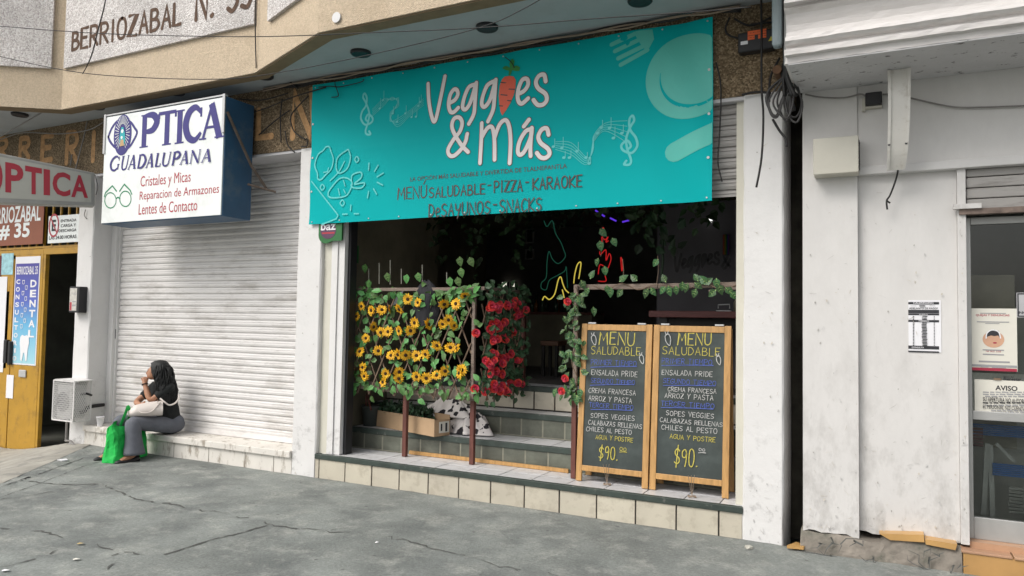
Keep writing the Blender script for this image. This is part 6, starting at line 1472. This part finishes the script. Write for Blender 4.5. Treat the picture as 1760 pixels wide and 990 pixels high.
for y_, xa, xb in ((171, 650, 850), (238, 625, 875), (250, 690, 800), (455, 670, 835), (490, 672, 835), (546, 640, 880), (585, 655, 715), (590, 740, 850), (578, 575, 935)): (a, b_), (c, d) = tq(xa, y_ + 4), tq(xb, y_); g_.rect(a, b_, c, d)
g_.mi = 0; (a, b_), (c, d) = tq(575, 612), tq(935, 603); g_.rect(a, b_, c, d)
g_.build('print', [mat('crimson_print', (.35, .03, .06), .6), mat('face_print', (.56, .33, .22), .6), M_print, M_paper, M_printgrey], po)
(x0, z1), (x1, z0) = fz(1668, 640, yg), fz(1790, 714, yg)
av = thing('warning_notice', 'cream framed bank notice headed by bold black capitals, just above the door rail', 'notice', ((x0 + x1) / 2, yg, z0))
MB().box(x0, x1, yg + .003, yg + .005, z0, z1).build('sheet', mat('pale_sheet', (.55, .56, .52), .5), av)
(a, b_), (c, d) = tq(610, 945), tq(1130, 705); MB().box(a, c, yg + .0005, yg + .0025, b_, d).build('panel', M_paper2, av)
g_ = G(facade(yg)); g_.mi = 0; txq('AVISO', 768, 768, 940, 737, .03); txq('Bienestar', 832, 692, 968, 674, .02); txq('Banco del', 832, 668, 908, 660, .005)
for y_, xa, xb in ((780, 672, 1060), (796, 672, 1060), (812, 690, 1060), (862, 672, 1060), (880, 690, 1060), (920, 735, 1060), (934, 740, 1060)): 
    x = xa
    g_.mi = 2 if y_ != 862 else 0
    while x < xb: w_ = rnd.uniform(18, 55); (a, b_), (c, d) = tq(x, y_ + 7), tq(min(x + w_, xb), y_); g_.rect(a, b_, c, d); x += w_ + 9
g_.mi = 0; txq('SU APERTURA NO AUTORIZADA', 672, 852, 1070, 840, .01)
txq('EL PERSONAL NO CUENTA', 672, 907, 1000, 897, .008)
g_.mi = 1; (a, b_), (c, d) = tq(755, 688), tq(812, 662); g_.rect(a, b_, c, d - .012)
g_.build('print', [M_print, mat('crest_print', (.20, .13, .08), .7, .5, 60), M_printgrey], av)
(x0, z1), (x1, z0) = fz(1747, 503, yg), fz(1812, 546, yg)
nsn = thing('prohibition_sign', 'grey square sign with a red ring, cut by the photo edge, on the door glass', 'sign', ((x0 + x1) / 2, yg, z0))
MB().box(x0, x1, yg, yg + .003, z0, z1).build('panel', mat('sign_grey', (.42, .42, .43), .5), nsn)
g_ = G(facade(yg - .001)); g_.mi = 0; g_.ribbon([(x0 + .008, z0 + .008), (x1 - .008, z0 + .008), (x1 - .008, z1 - .008), (x0 + .008, z1 - .008)], .008, False, True, None, True); (a, b_), (c, d) = tq(950, 178), tq(1020, 158); g_.text('NO', a, b_, c, d, .03)
g_.mi = 1; cc = ((x0 + x1) / 2, z0 + (z1 - z0) * .62); g_.ribbon([(cc[0] + .05 * math.cos(2 * PI * k / 18), cc[1] + .05 * math.sin(2 * PI * k / 18)) for k in range(18)], .012, True, True, None, True)
g_.build('print', [M_print, M_signred], nsn)
# waiting bench inside the bank
wbn = thing('perforated_bench', 'blue perforated metal bench behind the lower door pane', 'bench', (1.2, .4, .1))
def slat_panel(name, x0_, y0_, x1_, y1_, Y, m_):
    (a, d), (c, b_) = fz(x0_, y0_, Y), fz(x1_, y1_, Y); m = MB(); n_ = 6
    for k in range(n_): z0_ = b_ + (d - b_) * k / n_; m.box(a, c, Y, Y + .02, z0_, z0_ + (d - b_) / n_ * .72)
    m.build(name, m_, wbn)
slat_panel('back_rest', 1672, 727, 1830, 758, .36, M_bluepl); slat_panel('seat', 1706, 795, 1830, 828, .33, M_bluepl)
slat_panel('end_panel', 1668, 733, 1690, 768, .35, mat('maroon_panel', (.12, .02, .03), .5))
m = MB(); a = Yp(1697, 762, .38); b_ = Yp(1690, 885, .38); m.bar(b_, a, .03, .03); a = Yp(1702, 765, .38); b_ = Yp(1706, 890, .38); m.bar(b_, a, .03, .03); a = Yp(1712, 762, .38); b_ = Yp(1745, 795, .38); m.bar(b_, a, .02, .02); m.build('leg', M_steel, wbn)
(a, d), (c, b_) = fz(1734, 835, .40), fz(1840, 893, .40); m = MB()
for k in range(8): m.box(a, c, .40, .42, b_ + k * (d - b_) / 8, b_ + (k + .7) * (d - b_) / 8)
m.build('low_shelf', mat('grey_slats', (.30, .30, .29), .6), wbn)
pn = thing('added_partition', 'pale grey partition panel added close behind the door glass to catch daylight', 'partition', (1.2, .62, .1))  # panel added near the glass so daylight brightens the view inside
MB().box(.47, 3.0, .62, .65, .1, 1.75).build('panel', M_roomgrey, pn); MB().box(.47, .86, .60, .618, .75, 2.0).build('frame', mat('panel_tan', (.34, .31, .25), .7), pn)

# rubble in the gap and litter
rnd = random.Random(2)
def pebble_obj(x, y, s_, label, m_, name='stone_chip', cat='stone', flat=.5):
    bm = bmesh.new(); bmesh.ops.create_icosphere(bm, subdivisions=1, radius=s_)
    for v in bm.verts: v.co = Vector((v.co.x * rnd.uniform(.8, 1.3), v.co.y * rnd.uniform(.7, 1.1), max(v.co.z, -s_ * .5) * flat)) + Vector((x, y, gsurf(x, y) + s_ * .25))
    V = [tuple(v.co) for v in bm.verts]; F = [tuple(v.index for v in f.verts) for f in bm.faces]; bm.free(); tag(link_mesh(name, V, F, m_), label, cat, None)
p = Zp(1288, 943, 0); pebble_obj(p.x, p.y, .035, 'pale angular stone chip lying before the right pillar', mat('chip_stone', (.42, .41, .36), .9, .2, 20))
p = Zp(1368, 940, 0); m = MB(); m.plan([(p.x - .05, -.10), (p.x + .06, -.08), (p.x + .07, -.02), (p.x, .03)], .012, .032); tag(m.build('tile_fragment', M_ochretile), 'broken ochre tile fragment wedged in the gap between the buildings', 'tile')
p = Zp(108, 793, 0); m = MB(); m.plan([(p.x - .05, p.y - .03), (p.x + .04, p.y - .04), (p.x + .06, p.y + .02), (p.x - .02, p.y + .05)], gsurf(p.x, p.y) + .004, gsurf(p.x, p.y) + .012); tag(m.build('paper_scrap', M_paper), 'white paper scrap on the pavement at far left', 'litter')
for k, (x, y, lab, m_) in enumerate(((137, 937, 'dry yellowish leaf on the cracked pavement at lower left', mat('dry_leaf', (.40, .30, .13), .8)), (130, 963, 'pale crumpled scrap on the pavement at the lower left, under the dry leaf', M_paper2), (8, 982, 'small white scrap at the lower left picture corner', M_paper), (647, 935, 'tiny white scrap in the middle of the pavement', M_paper), (1360, 945, 'grit lump at the right pillar foot', M_stone))):
    p = Zp(x, y, 0); m = MB(); s_ = .03 if k != 3 else .015; z = gsurf(p.x, p.y) + .006
    m.add([(p.x - s_, p.y, z), (p.x, p.y - s_ * .6, z + .004), (p.x + s_ * 1.2, p.y + s_ * .2, z + .010), (p.x + .2 * s_, p.y + s_ * .8, z + .002), (p.x, p.y, z + .012)], [(0, 1, 4), (1, 2, 4), (2, 3, 4), (3, 0, 4)]); tag(m.build('litter_scrap', m_), lab, 'litter')

# ================================================================== SEATED WOMAN
def skin(name, nodes, edges, m_, parent, root=0, sub=2, smoothroot=True):
    me = bpy.data.meshes.new(name); ks = list(nodes); me.from_pydata([tuple(nodes[k][0]) for k in ks], [(ks.index(a), ks.index(b_)) for a, b_ in edges], [])
    o = bpy.data.objects.new(name, me); COL.objects.link(o); sk = o.modifiers.new('s', 'SKIN'); sk.use_smooth_shade = True
    ss = o.modifiers.new('u', 'SUBSURF'); ss.levels = sub; ss.render_levels = sub
    for i, k in enumerate(ks):
        r = nodes[k][1]; me.skin_vertices[0].data[i].radius = r if isinstance(r, tuple) else (r, r); me.skin_vertices[0].data[i].use_root = (i == root)
    bpy.context.view_layer.update()
    m2 = bpy.data.meshes.new_from_object(o.evaluated_get(bpy.context.evaluated_depsgraph_get())); V = [tuple(v.co) for v in m2.vertices]; F = [tuple(p.vertices) for p in m2.polygons]
    bpy.data.objects.remove(o); bpy.data.meshes.remove(me); bpy.data.meshes.remove(m2)
    return link_mesh(name, V, F, m_, parent, True)
wo = thing('person', 'woman in black top and grey flared trousers sitting on the ledge, chin on hand', 'person', (-7.40, .05, .238))
vv_ = Vector
pel = vv_((-7.40, .10, .345)); wst = vv_((-7.42, .09, .50)); che = vv_((-7.45, .04, .70)); nek = vv_((-7.47, .00, .835)); hed = vv_((-7.50, -.03, .955))
shn, shf = vv_((-7.315, .02, .775)), vv_((-7.60, .05, .775))
eln, wrn, han = vv_((-7.42, -.15, .630)), vv_((-7.512, -.152, .812)), vv_((-7.562, -.108, .888))
elf, wrf, haf = vv_((-7.655, -.15, .60)), vv_((-7.50, -.21, .585)), vv_((-7.435, -.215, .600))
hpn, hpf = vv_((-7.315, .08, .345)), vv_((-7.50, .08, .345)); knn, knf = vv_((-7.375, -.385, .415)), vv_((-7.60, -.37, .42))
ann, anf = vv_((-7.32, -.385, .07)), vv_((-7.66, -.40, .06)); ton, tof = vv_((-7.36, -.54, .025)), vv_((-7.70, -.55, .022))
body = {'pel': (pel, (.12, .10)), 'wst': (wst, (.105, .085)), 'che': (che, (.115, .085)), 'nek': (nek, .045), 'neku': (nek.lerp(hed, .4), .050), 'hed': (hed + vv_((0, 0, .005)), (.104, .108)), 'crown': (hed + vv_((0, .01, .075)), (.085, .09)), 'jaw': (hed + vv_((-.040, -.024, -.060)), (.062, .058)), 'chin': (hed + vv_((-.058, -.034, -.088)), (.034, .030)),
        'shn': (shn, .048), 'eln': (eln, .038), 'fon': (eln.lerp(wrn, .35), .037), 'wrn': (wrn, .025), 'pan': (wrn.lerp(han, .5), (.034, .020)),
        'shf': (shf, .048), 'elf': (elf, .038), 'fof': (elf.lerp(wrf, .35), .037), 'wrf': (wrf, .025), 'paf': (wrf.lerp(haf, .6), (.032, .018)),
        'hpn': (hpn, .085), 'knn': (knn, .058), 'can': (knn.lerp(ann, .35), .052), 'ann': (ann, .032), 'hen': (ann.lerp(ton, .35), .034), 'ton': (ton, (.034, .018)),
        'hpf': (hpf, .085), 'knf': (knf, .058), 'caf': (knf.lerp(anf, .35), .052), 'anf': (anf, .032), 'hef': (anf.lerp(tof, .35), .034), 'tof': (tof, (.034, .018))}
be = [('pel', 'wst'), ('wst', 'che'), ('che', 'nek'), ('nek', 'neku'), ('neku', 'hed'), ('hed', 'crown'), ('hed', 'jaw'), ('jaw', 'chin'), ('che', 'shn'), ('shn', 'eln'), ('eln', 'fon'), ('fon', 'wrn'), ('wrn', 'pan'), ('che', 'shf'), ('shf', 'elf'), ('elf', 'fof'), ('fof', 'wrf'), ('wrf', 'paf'), ('pel', 'hpn'), ('hpn', 'knn'), ('knn', 'can'), ('can', 'ann'), ('ann', 'hen'), ('hen', 'ton'), ('pel', 'hpf'), ('hpf', 'knf'), ('knf', 'caf'), ('caf', 'anf'), ('anf', 'hef'), ('hef', 'tof')]
# fingers of both hands belong to the same figure
def fingers(pref, palm, d, side, curl):
    d = d.normalized(); side = side.normalized(); up = d.cross(side)
    for k, (off, ln) in enumerate(((-.024, .050), (-.008, .058), (.008, .054), (.023, .042))):
        a = palm + d * .030 + side * off; b_ = a + d * ln * .5 + up * curl * .4 * ln; c = b_ + d * ln * .42 + up * curl * ln * .8
        body[pref + 'f%da' % k] = (a, .0085); body[pref + 'f%db' % k] = (b_, .008); body[pref + 'f%dc' % k] = (c, .0065)
        be.extend([(pref, pref + 'f%da' % k), (pref + 'f%da' % k, pref + 'f%db' % k), (pref + 'f%db' % k, pref + 'f%dc' % k)])
    a = palm - side * .030 + d * .005; b_ = a - side * .018 + d * .025 + up * curl * .01; body[pref + 'ta'] = (a, .0095); body[pref + 'tb'] = (b_ + d * .02, .0075); be.extend([(pref, pref + 'ta'), (pref + 'ta', pref + 'tb')])
fingers('pan', body['pan'][0], (han - wrn), vv_((.25, 1, 0)), .6)
fingers('paf', body['paf'][0], (haf - wrf), vv_((0, .2, 1)), .4)
fig = skin('body', body, be, M_skin, wo, 0, 2)
# face, looking towards -x
fx = vv_((-.86, -.50, -.06)).normalized(); fs = vv_((.50, -.86, 0)).normalized(); fu = vv_((0, 0, 1))
m = MB(); nb = hed + fx * .074; m.tube([nb + fu * .030, nb + fx * .012 + fu * .004, nb + fx * .020 - fu * .018, nb + fx * .004 - fu * .026], lambda t_: .009 + .006 * t_, 8); m.build('nose', M_skin, fig, True)
m = MB(); m.tube([hed + fx * .080 + fs * .022 - fu * .050, hed + fx * .090 - fu * .047, hed + fx * .080 - fs * .022 - fu * .050], .006, 6); m.build('mouth', mat('lips', (.28, .09, .08), .5), fig, True)
for s_ in (-1, 1):
    m = MB(); c = hed + fx * .070 + fs * (.030 * s_) + fu * .012; m.tube([c - fs * .010, c + fs * .010], .0065, 8, False); m.build('eye', mat('eye_dark', (.03, .02, .015), .2), fig, True)
    m = MB(); m.tube([c + fu * .020 - fs * .016, c + fu * .025, c + fu * .020 + fs * .016], .003, 5); m.build('eyebrow', M_hair, fig)
    m = MB(); m.tube([hed + fs * .082 * s_ + fu * .02 - fx * .01, hed + fs * .088 * s_ - fx * .012, hed + fs * .082 * s_ - fu * .028], .010, 6); m.build('ear', M_skin, fig, True)
# hair: a cap and a long fall over shoulders and back
def shell(name, rings, m_, parent, n=26, amp=.006, seed=1, face=False):
    V = []; F = []
    for j, (c, rx, ry, ang) in enumerate(rings):
        for k in range(n):
            a = 2 * PI * k / n; ca, sa = math.cos(a), math.sin(a); q = 1 + amp * 12 * noise.noise(Vector((ca * 2.2, sa * 2.2, j * .35 + seed)))
            x, y = rx * ca * q, ry * sa * q
            if face and 2 < j < 8 and ca > .3: x = min(x, .062)
            V.append((c[0] + x * math.cos(ang) - y * math.sin(ang), c[1] + x * math.sin(ang) + y * math.cos(ang), c[2] + amp * noise.noise(Vector((ca * 3, sa * 3, seed + j)))))
    for j in range(len(rings) - 1):
        for k in range(n): F.append((j * n + k, j * n + (k + 1) % n, (j + 1) * n + (k + 1) % n, (j + 1) * n + k))
    F.append(tuple(range(n - 1, -1, -1))); F.append(tuple(range((len(rings) - 1) * n, len(rings) * n)))
    return link_mesh(name, V, F, m_, parent, True)
hb_ = hed - fx * .030 + vv_((.012, .01, 0)); HA = math.atan2(fx.y, fx.x)
shell('hair', [(hb_ + vv_((0, 0, .128)), .02, .02, HA), (hb_ + vv_((0, 0, .120)), .062, .055, HA), (hb_ + vv_((-.004, 0, .095)), .098, .088, HA), (hb_ + vv_((-.006, 0, .050)), .112, .108, HA), (hb_ + vv_((.0, .004, .0)), .104, .116, HA), (hb_ + vv_((.012, .012, -.05)), .100, .120, HA), (hb_ + vv_((.035, .02, -.11)), .092, .118, HA), (hb_ + vv_((.055, .03, -.18)), .10, .130, HA), (hb_ + vv_((.065, .035, -.26)), .095, .135, HA), (hb_ + vv_((.07, .045, -.33)), .075, .12, HA), (hb_ + vv_((.07, .05, -.38)), .035, .08, HA)], M_hair, fig, amp=.007, face=True)
# loose locks lying over the mass of hair
m = MB(); rnd = random.Random(8)
for k in range(130):
    a = rnd.uniform(-1.75, 1.75); b0 = fx * (-math.cos(a)) + fs * math.sin(a); b0.z = 0; P = []
    L_ = rnd.uniform(.34, .50); wv = rnd.uniform(0, 6)
    for i in range(9):
        t_ = i / 8; rad = (.045 + .066 * min(1, t_ * 4)) + .016 * t_; dn = vv_((.065, .04, 0)) * max(0, t_ * 1.25 - .25)
        P.append(hb_ + dn + b0 * (rad * (1 + .09 * math.sin(t_ * 11 + wv))) + vv_((.010 * math.sin(t_ * 13 + wv), .010 * math.cos(t_ * 12 + wv), .118 - L_ * t_)))
    m.tube(P, lambda t_: .0085 * (1 - .7 * t_), 5)
o = m.build('hair_locks', M_hair, fig, True); o['kind'] = 'stuff'
def blob(name, segs, m_, parent, vox=.011, it=8, amp=.004, seed=1):
    bm = bmesh.new()
    for p0, r0, p1, r1 in segs:
        n = max(2, int((p1 - p0).length / .018) + 1)
        for i in range(n + 1):
            t_ = i / n; c = p0.lerp(p1, t_); r = r0 + (r1 - r0) * t_
            mt = Matrix.Translation(c) @ Matrix.Diagonal((r, r, r, 1)); bmesh.ops.create_icosphere(bm, subdivisions=2, radius=1, matrix=mt)
    me = bpy.data.meshes.new(name); bm.to_mesh(me); bm.free(); o = bpy.data.objects.new(name, me); COL.objects.link(o)
    r_ = o.modifiers.new('r', 'REMESH'); r_.mode = 'VOXEL'; r_.voxel_size = vox
    sm_ = o.modifiers.new('s', 'SMOOTH'); sm_.iterations = it; sm_.factor = .5
    bpy.context.view_layer.update(); m2 = bpy.data.meshes.new_from_object(o.evaluated_get(bpy.context.evaluated_depsgraph_get()))
    V = [v.co + v.normal * (amp * (noise.noise(v.co * 9 + Vector((seed, 0, 0))) + .7 * noise.noise(v.co * 21))) for v in m2.vertices]; F = [tuple(p.vertices) for p in m2.polygons]
    bpy.data.objects.remove(o); bpy.data.meshes.remove(me); bpy.data.meshes.remove(m2)
    return link_mesh(name, V, F, m_, parent, True)
# top with short sleeves
blob('top', [(vv_((-7.36, .10, .34)), .115, vv_((-7.38, .085, .52)), .105), (vv_((-7.46, .10, .34)), .115, vv_((-7.47, .085, .52)), .105), (vv_((-7.39, .085, .52)), .105, vv_((-7.40, .04, .70)), .105), (vv_((-7.47, .085, .52)), .105, vv_((-7.51, .045, .70)), .105), (che + vv_((0, 0, .03)), .095, nek - vv_((0, 0, .03)), .058), (vv_((-7.40, .03, .765)), .075, shn, .062), (shn, .062, shn.lerp(eln, .55), .056), (vv_((-7.52, .04, .765)), .075, shf, .062), (shf, .062, shf.lerp(elf, .55), .056)], M_top, wo)
trs = blob('trousers', [(vv_((-7.33, .12, .355)), .115, vv_((-7.46, .12, .355)), .115), (vv_((-7.33, .09, .335)), .098, knn + vv_((0, .02, -.004)), .076), (vv_((-7.48, .09, .335)), .098, knf + vv_((0, .02, -.004)), .076), (knn + vv_((0, .01, 0)), .072, knn + vv_((.01, .01, -.1)), .070), (knf + vv_((0, .01, 0)), .072, knf + vv_((-.01, .01, -.1)), .070)], M_trouser, wo, amp=.005)
def legcloth(k, a, seed):
    R = []
    for t_, r1, r2 in ((-.14, .035, .035), (-.10, .062, .062), (0, .078, .078), (.18, .080, .086), (.4, .078, .090), (.65, .086, .100), (.88, .098, .115), (.97, .102, .120)):
        c = k.lerp(a, max(0, t_)) + vv_((0, 0, -.14 * 0 - (t_ * .3 if t_ < 0 else 0))); R.append((c, r1, r2, .3))
    shell('trouser_leg', R, M_trouser, trs, 24, .006, seed)
legcloth(knn, ann, 3); legcloth(knf, anf, 6)
for a, t_, k in ((ann, ton, 0), (anf, tof, 1)):
    d = (t_ - a); d.z = 0; d.normalize(); s_ = vv_((-d.y, d.x, 0)); b0 = vv_((a.x, a.y, .006)) - d * .05; V = []; F = []; K = 9
    prof_ = [(-.0, .026, .052), (.03, .036, .056), (.08, .036, .036), (.13, .040, .030), (.18, .042, .034), (.215, .036, .030), (.245, .022, .018), (.255, .004, .010)]
    for u, w_, h in prof_:
        for q in range(K): an = PI * q / (K - 1); V.append(b0 + d * u + s_ * (w_ * math.cos(an)) + vv_((0, 0, h * math.sin(an))))
    for i in range(len(prof_) - 1):
        for q in range(K - 1): F.append((i * K + q, i * K + q + 1, (i + 1) * K + q + 1, (i + 1) * K + q))
        F.append((i * K + K - 1, i * K, (i + 1) * K, (i + 1) * K + K - 1))
    link_mesh('shoe', V, F, M_black, wo, True)
m = MB(); w0 = wrn.lerp(wrn + (wrn - eln), .02); dd = (wrn - eln).normalized(); x_ = dd.orthogonal().normalized(); y_ = dd.cross(x_)
m.tube([w0 + x_ * (.029 * math.cos(2 * PI * k / 12)) + y_ * (.029 * math.sin(2 * PI * k / 12)) for k in range(13)], .006, 6); m.build('bracelet', M_black, wo)
# handbag on her lap
hbg = thing('handbag', 'cream leather handbag with stitched end lying on her lap', 'handbag', (-7.36, -.22, .47))
A_, B2_ = vv_((-7.465, -.375, .475)), vv_((-7.275, -.095, .475)); ax_ = (B2_ - A_); ln_ = ax_.length; ax_.normalize(); sd_ = vv_((ax_.y, -ax_.x, 0)); V = []; F = []; K = 18
for i in range(15):
    t_ = i / 14; e = .55 + .45 * math.sin(min(1, t_ * 4.5) * PI / 2); e2 = 1 if t_ < .96 else .93; hh = (.098 + .05 * t_ + .012 * math.sin(t_ * PI)) * e * e2; ww = (.085 + .015 * t_) * e * e2
    for k in range(K):
        a = 2 * PI * k / K; x = math.cos(a); z = math.sin(a); sx = math.copysign(abs(x) ** .6, x); sz = math.copysign(abs(z) ** .75, z); q = 1 + .05 * noise.noise(Vector((x * 2, z * 2, t_ * 5)))
        tp_ = 1 - .45 * max(0, sz); V.append(A_ + ax_ * (ln_ * t_) + sd_ * (ww * sx * tp_ * q) + vv_((0, 0, hh * .55 + hh * .55 * sz * q)))
for i in range(14):
    for k in range(K): F.append((i * K + k, i * K + (k + 1) % K, (i + 1) * K + (k + 1) % K, (i + 1) * K + k))
F.append(tuple(range(K))); F.append(tuple(range(15 * K - 1, 14 * K - 1, -1)))
link_mesh('bag_body', V, F, M_purse, hbg, True)
m = MB(); m.tube([A_ + ax_ * .08 + sd_ * .05 + vv_((0, 0, .10)), A_ + ax_ * .12 + sd_ * .10 + vv_((0, 0, .05)), A_ + ax_ * .22 + sd_ * .11 + vv_((0, 0, .06)), A_ + ax_ * .31 + sd_ * .06 + vv_((0, 0, .16))], .007, 6); m.build('front_handle', M_purse, hbg)
m = MB(); m.tube([B2_ + vv_((-.02, -.02, .19)), B2_ + vv_((.03, .0, .15)), B2_ + vv_((.06, .04, .115)), B2_ + vv_((.085, .09, .13)), B2_ + vv_((.085, .14, .175)), B2_ + vv_((.05, .17, .22))], .010, 6); m.build('shoulder_strap', M_purse, hbg)
m = MB()
for k in range(9): p = A_ + ax_ * (ln_ * .86) + sd_ * (.083 - .0035 * k) + vv_((0, 0, .03 + .016 * k)); m.bar(p - ax_ * .014, p + ax_ * .014 + vv_((0, 0, .01)), .004, .004)
m.build('stitching', mat('dark_stitch', (.12, .09, .08), .8), hbg)
# green shopping bag between her feet
gbg = thing('shopping_bag', 'bright green cloth shopping bag with small white lettering, standing by her feet', 'shopping bag', (-7.50, -.36, 0))
c0 = vv_((-7.525, -.35, 0)); bx_ = vv_((.30, -.95, 0)).normalized(); by_ = vv_((.95, .30, 0)).normalized(); V = []; F = []; n = 40; R = 14
for j in range(R + 1):
    t_ = j / R; hl = .27 * (1.0 - .06 * math.sin(t_ * PI) + .02 * t_); hw = .125 * (1 - .62 * t_ ** 1.5); zz = .415 * t_
    for k in range(n):
        a = 2 * PI * k / n; x = math.copysign(abs(math.cos(a)) ** .45, math.cos(a)); y = math.copysign(abs(math.sin(a)) ** .45, math.sin(a)); q = noise.noise(Vector((x * 2.5, y * 2.5, t_ * 3.5))) * .030 + noise.noise(Vector((x * 5, y * 5 + 3, t_ * 8))) * .012
        ztop = (.03 * math.sin(a * 3) + .05 * (-x) * .4) * t_; V.append(c0 + bx_ * (hl * x + q * .5) + by_ * (hw * y + q * (.3 + t_)) + vv_((0, 0, max(.004, zz + ztop + q * .4 * t_))))
for j in range(R):
    for k in range(n): F.append((j * n + k, j * n + (k + 1) % n, (j + 1) * n + (k + 1) % n, (j + 1) * n + k))
F.append(tuple(range(n - 1, -1, -1)))
link_mesh('bag_body', V, F, M_greenbag, gbg, False)
for nm, pts in (('bag_handle', [c0 + bx_ * .10 + vv_((0, 0, .38)), c0 + bx_ * .05 + by_ * .02 + vv_((0, 0, .52)), c0 + bx_ * .03 + by_ * .03 + vv_((0, 0, .585)), c0 - bx_ * .0 + by_ * .03 + vv_((0, 0, .52)), c0 - bx_ * .02 + vv_((0, 0, .38))]), ('bag_handle', [c0 - bx_ * .05 + by_ * .03 + vv_((0, 0, .40)), c0 - bx_ * .08 + by_ * .03 + vv_((0, 0, .54)), c0 - bx_ * .14 + by_ * .05 + vv_((0, 0, .555)), c0 - bx_ * .19 + by_ * .04 + vv_((0, 0, .48))])):
    m = MB(); m.tube(pts, .018, 8, True, .22); m.build(nm, M_greenbag, gbg)
gg = G(plane_map(c0 + by_ * .125 + bx_ * .0 + vv_((0, 0, .20)), bx_, (0, 0, 1), by_)); gg.text('m', .0, .0, .05, .025, .03); gg.text('TU', .055, .01, .115, .06, .03); gg.build('bag_lettering', M_paper, gbg)
